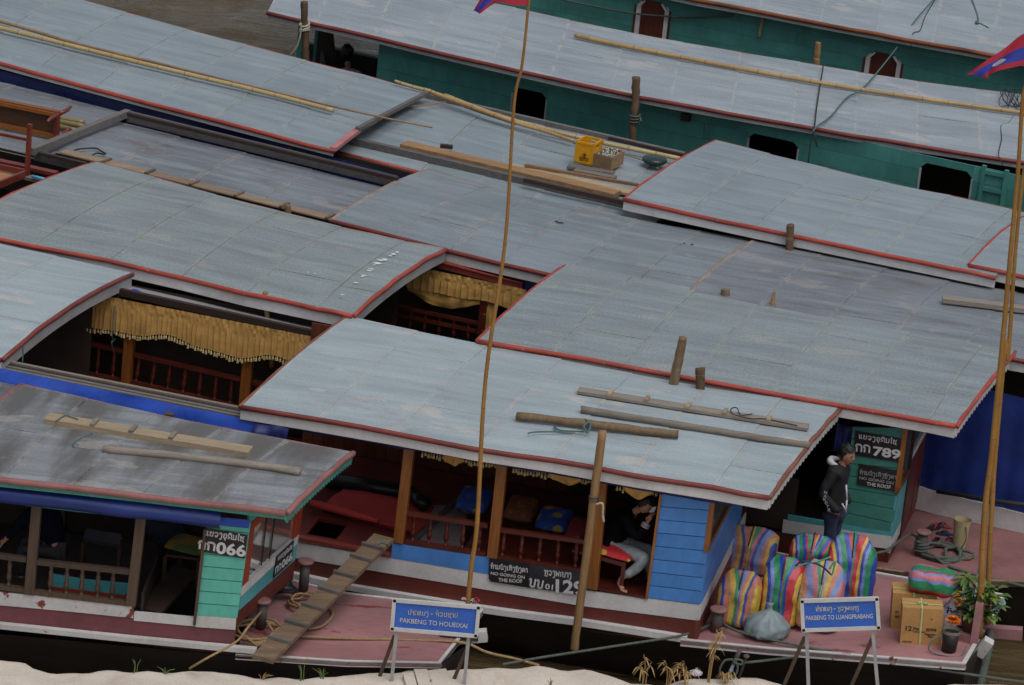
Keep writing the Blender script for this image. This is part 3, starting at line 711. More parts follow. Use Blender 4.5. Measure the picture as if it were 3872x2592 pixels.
strip('gunwale', [dk[3]+UP*.014, dk[4]+UP*.014], .085, .05, b129.x, WHITEP, Q)
strip('gunwale', [dk[6]+UP*.012, dk[5]+UP*.012, dk[4]+UP*.012], .085, -.05, S.n*-1, WHITEP, Q)
MB().beam(b129.L(8.4,1.6,.42), G(Z(16,2225,1130), .52), .13, .13).build('bow_post', DECKP, Q)
MB().beam(b129.L(8.9,1.05,.4), b129.L(9.0,1.0,.62), .1, .12, b129.x).build('bow_bitt', WHITEP, Q)
MB().tube([G(AB(1000,960),.55), G(AB(985,1100),.42), b129.L(8.98,.95,.1), b129.L(8.95,.92,-.15)], [.04,.06,.05,.02], 7).build('rope_fender', ROPEG, Q, True)
# floor with an open hatch
fz = .58
hx0, hy0 = b129.T(Z(14,470,285), fz); hx1, hy1 = b129.T(Z(14,820,200), fz)
for (a, c, d, e) in [(-3.2, .24, hx0, 3.35), (hx1, .24, 5.6, 3.35), (hx0, .24, hx1, hy0), (hx0, hy1, hx1, 3.35)]:
    slab('floor', [b129.L(a, c, fz), b129.L(d, c, fz), b129.L(d, e, fz), b129.L(a, e, fz)], .04, FLOORR, Q)
MB().beam(S.hit(Z(14,400,315), -.03), S.hit(Z(14,1190,465), -.03), .1, .035).build('sill_rail', DRED, Q)
# posts, rails, balusters
for a, c in [(Z(10,1345,890), Z(14,1250,352)), (Z(10,2130,1015), Z(14,2045,480)), (Z(11,845,1150), Z(15,765,745))]:
    MB().beam(S.hit(c, -.02), S.hit(a, -.02) + UP*.2, .12, .09, S.n).build('post', WOODO, Q)
bar(S, 'rail', A7(235,755), A7(1030,880), .05, .06, REDV, Q, -.04); bar(S, 'rail', A7(1150,920), A7(1980,1035), .05, .06, REDV, Q, -.04)
bar(S, 'rail', A7(215,1035), A7(1010,1160), .05, .07, REDV, Q, -.03); bar(S, 'rail', A7(1110,1185), A7(1960,1325), .05, .07, REDV, Q, -.03)
for i in range(5):
    k = (i+.15)/4.6
    baluster(lerp(S.hit(A7(255,1035), -.04), S.hit(A7(1010,1150), -.04), k), lerp(S.hit(A7(285,770), -.04), S.hit(A7(1030,870), -.04), k), .028, REDV, Q)
    k = (i+.2)/4.5
    baluster(lerp(S.hit(A7(1130,1180), -.04), S.hit(A7(1940,1305), -.04), k), lerp(S.hit(A7(1160,925), -.04), S.hit(A7(1960,1035), -.04), k), .026, REDV, Q)
panel(S, 'side_panel', [A7(88,1052), A7(1040,1195), Z(15,735,612), Z(15,720,745), A7(1035,1360), A7(75,1200)], .03, BLUE, Q, .004)
p1 = panel(S, 'warning_board', [A7(1042,1205), A7(1437,1262), A7(1425,1430), Z(15,222,742), Z(14,2030,690), A7(1035,1400)], .012, BLACKP, Q, .022)
p2 = panel(S, 'number_board', [A7(1440,1264), Z(15,705,618), Z(15,690,808), Z(15,222,742)], .012, paint('dark_grey_board_paint', (.022,.022,.03), .5, .5, 6), Q, .018)
lao(S, 'ຫ້າມນັ່ງເທິງຫຼັງຄາ', A7(1052,1302), A7(1420,1342), .05, WHITEL, p1, .17, .026)
latin(S, 'NO GOING ON', A7(1055,1362), A7(1390,1405), .038, WHITEL, p1, .012, .026)
latin(S, 'THE ROOF', Z(14,2095,690), Z(15,168,702), .045, WHITEL, p1, .012, .026)
lao(S, 'ຫຼວງພະບາງ', Z(15,352,632), Z(15,585,660), .062, WHITEL, p2, .16, .022)
lao(S, 'ບບ', Z(15,222,728), Z(15,350,752), .098, WHITEL, p2, .2, .022)
latin(S, '01', Z(15,360,750), Z(15,425,762), .068, WHITEL, p2, .015, .022)
latin(S, '129', Z(15,450,778), Z(15,690,800), .165, WHITEL, p2, .03, .022)
# doorway and blue cabin wall
bar(S, 'door_jamb', Z(11,1345,1270), Z(15,1222,832), .03, .06, WOODO, Q, .0)
planks(S, 'wall_plank', Z(11,1350,1268), Z(11,1798,1300), Z(15,1676,886), Z(15,1230,832), 8, .03, BLUE, Q, .006)
cx = S.uv(Z(15,1676,886))[0]
FB = b129.front(cx)
u1 = FB.uv(Z(15,2005,215))[0]; yw = .2
def fq(pl, u0, v0, u1, v1, t, m, nm, par, d=0): return MB().prism([pl.pt(u0,v0,d), pl.pt(u1,v0,d), pl.pt(u1,v1,d), pl.pt(u0,v1,d)], pl.n*-t).build(nm, m, par)
for k in range(4): fq(FB, yw, .77+k*.17, u1, .935+k*.17, .03, BLUE, 'wall_plank', Q, .01)
fq(FB, yw, .56, 3.3, .765, .03, WHITE, 'white_strake', Q, .014)
fq(FB, yw-.02, 1.43, u1+.05, 1.51, .06, WOODO, 'window_frame', Q, .02); fq(FB, yw-.01, 1.51, yw+.07, 2.2, .06, WOODO, 'window_frame', Q, .02); fq(FB, u1-.03, 1.51, u1+.05, 2.2, .06, WOODO, 'window_frame', Q, .02)
fq(FB, yw+.07, 1.51, u1-.03, 2.18, .006, GLASS, 'window_pane', Q, -.02)
fq(FB, u1+.05, .77, u1+1.25, 1.42, .04, WOODB, 'door_panel', Q, 0); fq(FB, u1+.05, 1.42, u1+1.25, 1.5, .05, WOODO, 'door_rail', Q, .01)
fq(FB, u1+.12, .84, u1+.6, 1.34, .012, REDV, 'door_panel', Q, .012); fq(FB, u1+.68, .84, u1+1.16, 1.34, .012, REDV, 'door_panel', Q, .012)
fq(FB, u1+1.22, .77, u1+1.32, 2.2, .06, WOODO, 'door_stile', Q, .02); fq(FB, u1+.12, 1.5, u1+1.22, 2.18, .006, GLASS, 'window_pane', Q, -.01)
fq(FB, u1+1.32, .77, 3.3, 2.2, .03, INSHADE, 'wall', Q, -.02)
# far wall of the cabin: upright boards, small high windows
FW = b129.side(3.38)
xa, xb = -.1, 5.6
w1 = (FW.uv(Z(10,950,910))[0], FW.uv(Z(10,1290,960))[0]); w2 = (FW.uv(Z(10,1390,1040))[0], FW.uv(Z(10,1840,1110))[0])
x = xa
while x < 3.4:
    hi = 1.62 if any(a-.02 < x+.06 < c+.02 for a, c in (w1, w2)) else 2.25
    fq(FW, x, .58, x+.135, hi, .025, WOODB, 'wall_plank', Q, random.uniform(0,.004)); x += .14
fq(FW, 3.4, .58, xb, 2.25, .025, INSHADE, 'wall', Q)
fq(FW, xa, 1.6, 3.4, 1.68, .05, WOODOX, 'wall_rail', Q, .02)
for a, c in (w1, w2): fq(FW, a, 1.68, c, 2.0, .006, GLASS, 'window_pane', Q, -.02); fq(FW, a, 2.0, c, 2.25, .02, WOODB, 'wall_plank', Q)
fq(FW, -9, .5, -3, 2.1, .03, INSHADE, 'wall', Q); fq(b129.side(.25), -9, .5, -3.4, 2.1, .03, WOODB, 'wall', Q)
# inside: sleeping platform, bench
pz = .78
for k in range(6):
    a = k/6; P = [G(q, pz) for q in (Z(14,1560,40), Z(14,1830,70), Z(14,1790,430), Z(14,1420,330))]
    A_, B_, C_, D_ = P; e = .006
    MB().prism([lerp(A_, D_, a)+S.n*-e, lerp(B_, C_, a)+S.n*-e, lerp(B_, C_, a+1/6)+S.n*e, lerp(A_, D_, a+1/6)+S.n*e], UP*-.03).build('platform_board', paint('worn_grey_platform', (.17,.13,.13), .3, .3, 4) if k == 0 else MATS['worn_grey_platform'], Q)
x0_, y0_ = b129.T(Z(14,1790,430), pz); slab('platform', [b129.L(x0_, .3, pz), b129.L(4.2, .3, pz), b129.L(4.2, 2.6, pz), b129.L(x0_-.05, 2.6, pz)], .05, REDV, Q)
MB().beam(G(Z(14,1385,335), pz+.03), G(Z(14,1730,0), pz+.03), .06, .012).build('edge_strip', IRON, Q)
bz = .98
P = [S.hit(AP(60,985), -.1), S.hit(AP(430,1090), -.1)]
for p in P: MB().beam(Vector((p.x, p.y, .6)), p, .045, .045, S.n).build('bench_leg', REDV, Q)
MB().beam(P[0]-UP*.03, P[1]-UP*.03, .04, .05).build('bench_rail', REDV, Q)
slab('bench_seat', [P[0]-b129.x*.3, P[1], P[1]+b129.n*.45, P[0]-b129.x*.3+b129.n*.45], .03, REDV, Q)
MB().prism([S.pt(S.uv(Z(15,760,745))[0], .745, .01), S.pt(S.uv(Z(15,1222,832))[0], .735, .01), S.pt(S.uv(Z(15,1222,832))[0], .735, -.3), S.pt(S.uv(Z(15,760,745))[0], .745, -.3)], UP*-.03).build('door_sill', REDV, Q)
# tarpaulin rolled under the eave, short curtain
e0, e1 = b129.L(.1,.14,2.14), b129.L(5.9,.14,2.14)
cloth('rolled_tarpaulin', e0, e1, .07, BLUETD, Q, S.n, 14, .015, 60, 4, .03)
vv = [b129.L(x, .3, 2.16) for x in (2.15, 3.1, 3.25, 4.3, 4.5, 5.0)]
for i in (0, 2, 4): valance(vv[i], vv[i+1], .13, Q, S.n, wave=.025)
for a, c in ((2.42,2.68), (3.72,4.1), (4.6,4.95)): cloth('gathered_curtain', b129.L(a,.26,2.14), b129.L(c,.26,2.14), .2, CURT, Q, S.n, 2, .03, 20, 6, .06, lambda k: .12+.1*math.sin(k*3.14))
# --- open middle: far side seen through the gap
FP = b129.side(3.5)
MB().beam(FP.hit(AG(355,55)), FP.hit(AG(2135,440)), .07, .09).build('eave_beam', WOODDK, Q)
a0, a1 = FP.hit(AG(-400,-110)), FP.hit(AG(2400,500)); o_ = b129.n*.55
MB().prism([a0+UP*.04, a1+UP*.04, a1+o_-UP*.1, a0+o_-UP*.1], UP*-.02).build('side_roof', GREYW, Q)
valance(FP.hit(AG(60,60), .1), FP.hit(AG(2150,470), .1), .42, Q, S.n, wave=.045)
for a, c in [(AG(465,300), AG(420,860)), (AG(1510,520), AG(1460,1090)), (AG(-560,100), AG(-600,640))]:
    MB().beam(FP.hit(c), FP.hit(a)+UP*.22, .13, .1, S.n).build('post', WOODO, Q)
RL = [(AG(-560,370), AG(390,580)), (AG(490,612), AG(1430,830)), (AG(1540,855), AG(2300,1020))]
RB = [(AG(-600,640), AG(370,840)), (AG(450,850), AG(1410,1075)), (AG(1520,1100), AG(2300,1270))]
for (a, c), (d, e) in zip(RL, RB):
    bar(FP, 'rail', a, c, .05, .06, REDV, Q); bar(FP, 'rail', d, e, .05, .06, REDV, Q)
    for k in range(7): 
        w_ = (k+.35)/6.9; baluster(lerp(FP.hit(d), FP.hit(e), w_), lerp(FP.hit(a), FP.hit(c), w_), .026, REDV, Q)
MB().beam(FP.hit(AG(-600,690), .05), FP.hit(AG(2300,1310), .05), .06, .1).build('sill_rail', WOODOX, Q)
# near eave timbers of the open middle, tarpaulin below them
for k, (dy, m_) in enumerate([(0, WOODG), (22, WOODDK), (44, WOODGD), (66, WOODG), (92, WOODDK)]):
    NP = b129.side(.34-.06*k)
    MB().beam(NP.hit(Z(9,-300,85+dy)), NP.hit(Z(9,2180,580+dy)), .05, .03 if k % 2 else .04).build('eave_timber', m_, Q)
NP = b129.side(.06)
TA, TB = NP.hit(Z(9,-300,150)), NP.hit(Z(9,2230,665))
cloth('blue_tarpaulin', TA, TB, .75, BLUETB, Q, S.n, 5, .05, 60, 8, .12)
cloth('blue_tarpaulin', NP.hit(Z(10,40,625)), NP.hit(Z(10,330,690)), .3, BLUETD, Q, S.n, 2, .06, 16, 6, .12)

# ================================================================== boat 066
S = b066.side(.2); Q = B066
bar(S, 'eave_rail', A1(-300,95), A2(300,345), .07, .05, TURQ, Q, -.03)
cloth('blue_tarpaulin', b066.L(-1.5,.1,2.1), S.hit(A2(1385,300), .12), .2, BLUET, Q, S.n, 3, .02, 60, 6, .1)
for a, c in [(Z(13,315,70), Z(13,250,790)), (Z(13,1200,170), Z(13,1110,885)), (Z(13,-560,-40), Z(13,-600,680))]:
    MB().beam(S.hit(c, -.03), S.hit(a, -.03)+UP*.15, .11, .1, S.n).build('post', WOODDKV, Q)
panel(S, 'corner_bracket', [Z(13,1180,110), Z(13,1305,100), Z(13,1225,170), Z(13,1180,175)], .05, TURQ, Q, .0)
panel(S, 'corner_bracket', [Z(13,1640,125), Z(13,1770,140), Z(13,1765,240), Z(13,1745,235), Z(13,1710,170)], .05, TURQ, Q, -.03)
for a, c in [(Z(13,-560,395), Z(13,225,500)), (Z(13,310,520), Z(13,1105,605))]: bar(S, 'rail', a, c, .06, .06, WOODDKV, Q, -.03)
for a, c in [(Z(13,-560,660), Z(13,215,760)), (Z(13,280,775), Z(13,1100,872))]: bar(S, 'rail', a, c, .05, .08, WOODDKV, Q, -.03)
for x in (430, 565, 695, 830, 955): baluster(S.hit(Z(13,x-8,790+(x-430)*.11), -.03), S.hit(Z(13,x+6,545+(x-430)*.1), -.03), .028, WOODDKV, Q)
for x in (-200, -60, 80): baluster(S.hit(Z(13,x-8,735+(x-80)*.12), -.03), S.hit(Z(13,x+6,480+(x-80)*.13), -.03), .028, WOODDKV, Q)
strip('white_strake', [b066.L(-9,.5,.85), b066.L(-3,.22,.76)] + [S.hit(q) for q in (Z(13,0,780), Z(13,600,835), Z(13,1135,890))], .16, .03, S.n, WHITEP, Q)
strip('white_strake', [S.hit(q) for q in (Z(13,1137,952), Z(13,1650,1000))], .1, .05, S.n, WHITE, Q)
strip('white_strake', [S.hit(q, .004) for q in (Z(13,1660,978), Z(13,2000,1003))], .14, .03, S.n, WHITEP, Q)
strip('hull_side', [b066.L(-9,.5,.72), b066.L(-3,.23,.62)] + [S.hit(q, -.012) for q in (Z(13,0,860), Z(13,1130,980), Z(13,1995,1085))], .34, .04, S.n, MAROONP, Q)
SG = b066.side(.12)
strip('gunwale', [b066.L(-9,.45,.48), b066.L(-3,.15,.36)] + [SG.hit(q) for q in (Z(13,0,1052), Z(13,1100,1165), Z(13,2170,1265))], .06, .08, S.n, WHITEP, Q)
bd = [(2.75,.13,.345),(4.0,.2,.38),(5.05,.4,.4),(5.42,1.98,.42),(4.35,2.05,.4),(3.75,2.1,.38),(2.75,2.5,.345)]
dk = [b066.L(*p) for p in bd]
MB().prism(dk, UP*-.05).build('bow_deck', DECKP, Q)
strip('gunwale', [p + UP*.01 for p in dk[:3]], .07, .04, S.n, WHITEP, Q)
strip('gunwale', [dk[2]+UP*.012, dk[3]+UP*.012], .07, .04, b066.x, WHITEP, Q)
strip('gunwale', [dk[6]+UP*.01, dk[5]+UP*.01, dk[4]+UP*.01, dk[3]+UP*.01], .07, -.04, S.n*-1, WHITEP, Q)
MB().beam(b066.L(5.05,1.2,.36), G(AL(1150,135), .46), .12, .13).build('bow_post', WHITEP, Q)
fz = .56
slab('floor', [b066.L(-4,.25,fz), b066.L(1.62,.25,fz), b066.L(1.62,2.6,fz), b066.L(-4,2.6,fz)], .04, INSHADE, Q)
fq(b066.side(2.62), -9, .3, 2.7, .85, .03, INSHADE, 'wall', Q)
for k in range(8): baluster(b066.L(-.6+k*.36,2.6,.98), b066.L(-.6+k*.36,2.6,1.5), .03, WOODDKV, Q)
fq(b066.side(2.6), -4, .9, 2.7, .98, .06, WOODDK, 'rail', Q); fq(b066.side(2.6), -4, 1.5, 2.7, 1.56, .06, WOODDK, 'rail', Q)
for x in (-1.2, .3, 1.5): MB().beam(b066.L(x,2.6,.5), b066.L(x,2.6,2.2), .1, .1, S.n).build('post', WOODDKV, Q)
MB().prism([G(q, .62) for q in (Z(13,1470,560), Z(13,1690,600), Z(13,1370,950), Z(13,1165,905))], UP*-.04).build('boarding_plank', WOODDKV, Q)
# turquoise cabin wall and its black number board
planks(S, 'wall_plank', Z(13,1765,140), Z(13,2125,175), Z(13,2008,1003), Z(13,1660,978), 8, .03, TURQ, Q, .0)
bar(S, 'door_jamb', Z(13,1740,240), Z(13,1648,1050), .03, .07, WOODDKV, Q, .006)
panel(S, 'blue_panel', [Z(13,1770,135), Z(13,2120,170), Z(13,2105,240), Z(13,1770,205)], .01, BLUETB, Q, .016)
p1 = panel(S, 'number_board', [A2(1185,512), A2(1730,612), A2(1690,918), A2(1142,830)], .012, BLACKP, Q, .02)
lao(S, 'ແຂວງອຸດົມໄຊ', A2(1165,607), A2(1685,690), .055, WHITEL, p1, .2, .024)
lao(S, 'ກ', A2(1180,795), A2(1310,815), .09, WHITEL, p1, .24, .024)
lao(S, 'ກ', A2(1072,780), A2(1178,795), .09, WHITEL, p1, .24, .024)
latin(S, '066', A2(1310,842), A2(1700,890), .14, WHITEL, p1, .03, .024)
# front of the cabin
cx = S.uv(Z(13,2005,1003))[0]; FB = Pl(S.hit(Z(13,2005,1003)) - UP*S.hit(Z(13,2005,1003)).z, b066.L(3.72,2.01,0)-b066.L(3.2,0,0))
yE = 1.95
REDP = paint('orange_red_frame_paint', (.3,.045,.02), .45, .2, 3)
def fpx(pl, nm, pts, t, m_, d=0): return panel(pl, nm, pts, t, m_, Q, d)
fpx(FB, 'white_strake', [A3(60,1335), A3(905,560), A3(885,690), A3(45,1475)], .03, WHITE, .006)
fpx(FB, 'turquoise_strake', [A3(45,1480), A3(885,695), A3(850,930), A3(20,1680)], .03, TURQB, .004)
fpx(FB, 'hull_side', [A3(20,1690), A3(850,935), A3(815,1230), A3(-20,1900)], .03, MAROON, .0)
fpx(FB, 'front_post', [A3(175,410), A3(255,370), A3(155,1240), A3(60,1330)], .05, REDP, .012)
fpx(FB, 'front_post', [A3(895,80), A3(985,20), A3(910,545), A3(830,615)], .05, REDP, .012)
fpx(FB, 'front_brace', [A3(175,405), A3(350,260), A3(460,265), A3(250,455)], .04, REDP, .016)
pn = fpx(FB, 'window_pane', [A3(250,290), A3(890,110), A3(830,620), A3(160,1220)], .006, GLASS, -.02)
fpx(FB, 'corner_board', [A3(180,235), A3(350,255), A3(200,390), A3(170,390)], .03, TURQ, .004)
for a, c in ((A3(555,280), A3(465,920)), (A3(430,300), A3(345,1010))): bar(FB, 'window_bar', a, c, .012, .012, BLACKP, Q, -.01)
p3 = fpx(FB, 'number_board', [A3(580,885), A3(832,645), A3(795,955), A3(528,1205)], .012, BLACKP, .022)
lao(FB, 'ແຂວງອຸດົມໄຊ', A3(590,945), A3(805,760), .042, WHITEL, p3, .2, .026)
lao(FB, 'ກກ', A3(545,1140), A3(640,1060), .072, WHITEL, p3, .24, .026)
latin(FB, '066', A3(645,1062), A3(800,925), .1, WHITEL, p3, .03, .026)
fq(b066.side(2.05), 1.9, .5, 2.75, 2.1, .03, INSHADE, 'wall', Q)  # dark panel added behind the glass so the window looks shaded inside
fq(b066.front(1.65), .3, .56, 2.4, .9, .03, INSHADE, 'bulkhead', Q)

# ================================================================== boat 789
S = b789.side(.3); Q = B789
cb, ct = Z(16,1100,418), Z(12,1258,712)
planks(S, 'wall_plank', AN(500,40), AN(1095,55), AN(915,1225), AN(370,1090), 8, .03, TEAL if False else paint('sea_green_paint', (.05,.2,.165), .45, .16, 2, dirt=((.03,.14,.11), .5)), Q, 0)
strip('white_strake', [S.hit(q, .004) for q in (AN(-250,1046), AN(165,1110), AN(500,1170), AN(915,1225))], .17, .03, S.n, WHITE, Q)
strip('turquoise_strake', [S.hit(q, .002) for q in (AN(-200,993), AN(10,1029), AN(370,1090), AN(900,1180))], .09, .03, S.n, TURQB, Q)
strip('hull_side', [b789.L(-9,.7,.5), b789.L(-3,.3,.46)] + [S.hit(q, -.01) for q in (AN(-300,1180), AN(160,1270), AN(870,1350))], .32, .04, S.n, MAROON, Q)
p1 = panel(S, 'number_board', [AN(525,85), AN(1052,178), AN(1010,425), AN(505,345)], .012, BLACKP, Q, .018)
p2 = panel(S, 'warning_board', [AN(565,442), AN(985,515), AN(965,742), AN(540,665)], .012, paint('worn_black_board', (.015,.015,.016), .6, .5, 6, ((.06,.05,.05), .68, 20)), Q, .018)
lao(S, 'ແຂວງອຸດົມໄຊ', AN(560,165), AN(975,230), .05, WHITEL, p1, .2, .022)
lao(S, 'ກກ', AN(520,300), AN(690,322), .088, WHITEL, p1, .22, .022)
latin(S, '789', AN(710,345), AN(1010,390), .118, WHITEL, p1, .035, .022)
GREYL = paint('rubbed_grey_lettering', (.3,.3,.3), .6, .3, 10)
lao(S, 'ຫ້າມນັ່ງເທິງຫຼັງຄາ', AN(568,550), AN(968,608), .044, GREYL, p2, .15, .022)
latin(S, 'NO GOING ON', AN(568,605), AN(935,665), .036, GREYL, p2, .012, .022)
latin(S, 'THE ROOF', AN(645,672), AN(905,712), .044, WHITEL, p2, .014, .022)
cx = S.uv(AN(915,1225))[0]; FB = b789.front(cx)
fq(FB, .3, .47, 1.0, .64, .03, WHITE, 'white_strake', Q, .006); fq(FB, .3, .64, 1.0, 1.28, .03, TURQB, 'wall_panel', Q, .004)
fq(FB, .28, 1.28, 1.02, 1.36, .06, WOODO, 'window_frame', Q, .02); fq(FB, .28, 1.36, .36, 2.25, .06, WOODO, 'window_frame', Q, .02); fq(FB, .36, 1.36, 1.0, 2.2, .006, GLASS, 'window_pane', Q, -.01)
fq(FB, 1.0, .42, 1.1, 2.3, .06, WOODDK, 'door_post', Q, .02); fq(FB, 1.12, .45, 1.75, 1.45, .04, MAROON, 'door_panel', Q, .01); fq(FB, 1.8, .45, 2.35, 1.45, .04, MAROON, 'door_panel', Q, .01)
fq(FB, 1.1, 1.45, 2.35, 1.55, .05, WHITE, 'door_rail', Q, .02); fq(FB, 1.12, 1.56, 2.35, 2.2, .006, GLASS, 'window_pane', Q, 0); fq(FB, 2.35, .42, 2.45, 2.3, .06, WOODB, 'door_post', Q, .02)
fq(FB, 2.45, .42, 3.2, 2.3, .04, INSHADE, 'wall', Q, 0); fq(FB, .3, .2, 3.2, .46, .03, MAROON, 'hull_side', Q, .0)
fq(b789.side(3.2), 4, .4, cx, 2.2, .03, INSHADE, 'wall', Q); fq(b789.side(3.2), -9, .4, -2, 2.1, .03, INSHADE, 'wall', Q)
fq(b789.side(.32), 2.2, .5, 4.2, 1.2, .03, INSHADE, 'wall', Q); fq(b789.side(.35), -9, .5, -1.9, 2.1, .03, INSHADE, 'wall', Q)
slab('floor', [b789.L(-9,.4,.5), b789.L(cx,.4,.5), b789.L(cx,3.2,.5), b789.L(-9,3.2,.5)], .04, INSHADE, Q)
dk = [b789.L(*p) for p in [(5.1,.05,.32),(5.75,.05,.35),(6.6,.15,.39),(7.6,.45,.45),(7.8,2.6,.46),(6.8,2.75,.4),(5.1,3.05,.32)]]
MB().prism(dk, UP*-.05).build('bow_deck', DECKM, Q)
YELP = paint('flaking_yellow_rail', (.24,.19,.1), .6, .3, 4, ((.07,.04,.03), .55, 8))
strip('gunwale', [p+UP*.01 for p in dk[:4]], .07, .05, S.n, YELP, Q); strip('gunwale', [dk[6]+UP*.01, dk[5]+UP*.01, dk[4]+UP*.01], .07, -.04, S.n*-1, WHITEP, Q)
cloth('blue_tarpaulin', S.hit(AN(330,10), -.12), S.hit(AN(520,45), -.12), .35, BLUETD, Q, S.n, 2, .03, 16, 5, .04)
# gap in the roof: far side with gold curtains
FP = b789.side(3.35)
MB().beam(FP.hit(Z(6,1490,755)), FP.hit(Z(6,2300,965)), .07, .1).build('eave_beam', DRED, Q)
MB().beam(FP.hit(Z(6,1490,740), .045), FP.hit(Z(6,2300,945), .045), .015, .02).build('eave_batten', RED, Q)
valance(FP.hit(Z(6,1330,790), .05), FP.hit(Z(6,2330,1000), .05), .3, Q, S.n, fringe=False, pleat=.09, wave=.015)
cloth('curtain', FP.hit(Z(6,1330,950), .02), FP.hit(Z(6,2330,1130), .02), .2, CURT, Q, S.n, 6, .02, 60, 5, .02, lambda k: .16+.09*math.sin(k*7.5-.8))
for x in (1060, 1180): cloth('curtain', FP.hit(Z(6,x-60,860), -.1), FP.hit(Z(6,x+60,890), -.1), 1.0, CURT, Q, S.n, 2.5, .03, 24, 6, .03)
cloth('curtain', FP.hit(Z(6,1990,1060), .0), FP.hit(Z(6,2075,1080), .0), .7, CURT, Q, S.n, 2, .03, 20, 6, .03)
MB().beam(FP.hit(Z(6,1950,1380)), FP.hit(Z(6,1985,1000)), .1, .09, S.n).build('post', REDV, Q)
for y in (1160, 1230): bar(FP, 'rail', Z(6,900,y-90), Z(6,1960,y+130), .045, .05, REDV, Q)
for k in range(8): baluster(lerp(FP.hit(Z(6,960,1280)), FP.hit(Z(6,1960,1480)), k/8), lerp(FP.hit(Z(6,1000,1090)), FP.hit(Z(6,1960,1290)), k/8), .025, REDV, Q)

# ================================================================== third boat: tarpaulin curtain, rails
S = bE.side(.12); Q = BE
cA, cB = S.hit(Z(12,1400,30)), S.hit(Z(12,2900,330))
ha = (cA.z+cB.z)/2
xa = bE.T(Z(12,1480,1180), .8)[0]
def E_(q, z): return G(q, z)
q0, q1 = Vector(cA), Vector(cB); q0.z = 2.18; q1.z = 2.18
cloth('blue_tarpaulin', q0, q1, 1.55, BLUETD if False else BLUET, Q, S.n, 7, .02, 60, 14, .03)
fq(S, S.uv(Z(12,1300,1000))[0], .35, S.uv(Z(12,2900,1400))[0], .66, .04, WHITE, 'hull_side', Q, .03)
fq(S, S.uv(Z(12,1300,1000))[0], .18, S.uv(Z(12,2900,1400))[0], .3, .04, WHITE, 'gunwale', Q, .09)
MB().tube([S.hit(Z(12,1500,1250), .09), S.hit(Z(12,2080,1345), .09), S.hit(Z(12,2300,1370), .09)], .03, 7).build('mooring_line', BLACKR, Q, True)
fq(S, -3, .2, S.uv(Z(12,1300,1000))[0], 2.2, .04, INSHADE, 'wall', Q, -.2)
cloth('blue_tarpaulin', S.hit(Z(6,1560,720)), S.hit(Z(7,420,960)), .25, BLUETD, Q, S.n, 4, .02, 40, 4, .02)
# rails round the low middle roof
FE = bE.side(3.35)
def rail3(a, c, z, w_, h, m_, nm): return MB().beam(G(a, z), G(c, z), w_, h).build(nm, m_, Q)
rail3(Z(1,1080,985), Z(6,1230,85), 2.3, .05, .16, WOODGD, 'roof_rail'); rail3(Z(1,1085,968), Z(6,1240,62), 2.4, .07, .05, WOODDK, 'roof_rail')
rail3(Z(1,1085,957), Z(1,265,1285), 2.34, .1, .1, WOODGD, 'roof_rail')
rail3(Z(1,300,1315), Z(1,720,1420), 2.22, .05, .14, WOODGD, 'roof_rail'); rail3(Z(1,300,1292), Z(1,730,1390), 2.3, .07, .04, WOODDK, 'roof_rail')
WOODBR = wood('weathered_brown_board', (.3,.22,.15), .6, 3, .8)
# low wall of pale boards along the near edge of the middle roof
for k in range(6):
    a, c = k/6, (k+1)/6
    A_, B_ = G(Z(1,500,1290), 2.3), G(Z(6,640,400), 2.3)
    MB().prism([lerp(A_, B_, a), lerp(A_, B_, c-.002), lerp(A_, B_, c-.002)+bE.n*.2, lerp(A_, B_, a)+bE.n*.2], UP*-.02).build('roof_board', WOODBR, Q)
    MB().beam(lerp(A_, B_, c)+bE.n*-.02+UP*.015, lerp(A_, B_, c)+bE.n*.22+UP*.015, .045, .025).build('board_batten', WOODGP, Q)

# ================================================================== fourth boat: fascia tarpaulin, rails
Q = BG; S = bG.side(.1)
pa, pb = S.hit(Z(1,-600,480)), S.hit(Z(6,1400,20)); pa.z = 2.3; pb.z = 2.3
cloth('navy_tarpaulin', pa, pb, .34, BLUETD, Q, S.n, 10, .03, 90, 5, .04)
fq(bG.side(.3), -9, .2, 17, 2.3, .04, INSHADE, 'wall', Q, 0); fq(bG.side(3.2), -9, .2, 17, 2.2, .04, INSHADE, 'wall', Q)
MB().beam(S.hit(Z(2,340,1300)), S.hit(Z(2,342,1250)), .08, .08, S.n).build('eave_bracket', LOGP, Q)
def railz(a, c, z, w_, h, m_, nm='roof_rail'): return MB().beam(G(a, z), G(c, z), w_, h).build(nm, m_, Q)
railz(Z(2,900,1095), Z(2,1500,785), 2.6, .07, .05, WOODGD, 'section_batten'); railz(Z(2,690,1265), Z(2,905,1100), 2.56, .1, .05, paint('pink_painted_batten', (.4,.16,.17), .6, .2, 4), 'section_batten')
railz(Z(2,830,1185), Z(7,1060,285), 2.33, .1, .1, WOODGD); railz(Z(7,180,70), Z(7,1060,268), 2.41, .06, .06, WOODDK)
railz(Z(2,1480,815), Z(3,1540,1315), 2.3, .08, .08, WOODGD); railz(Z(3,900,1170), Z(3,1540,1320), 2.36, .05, .05, WOODDK)

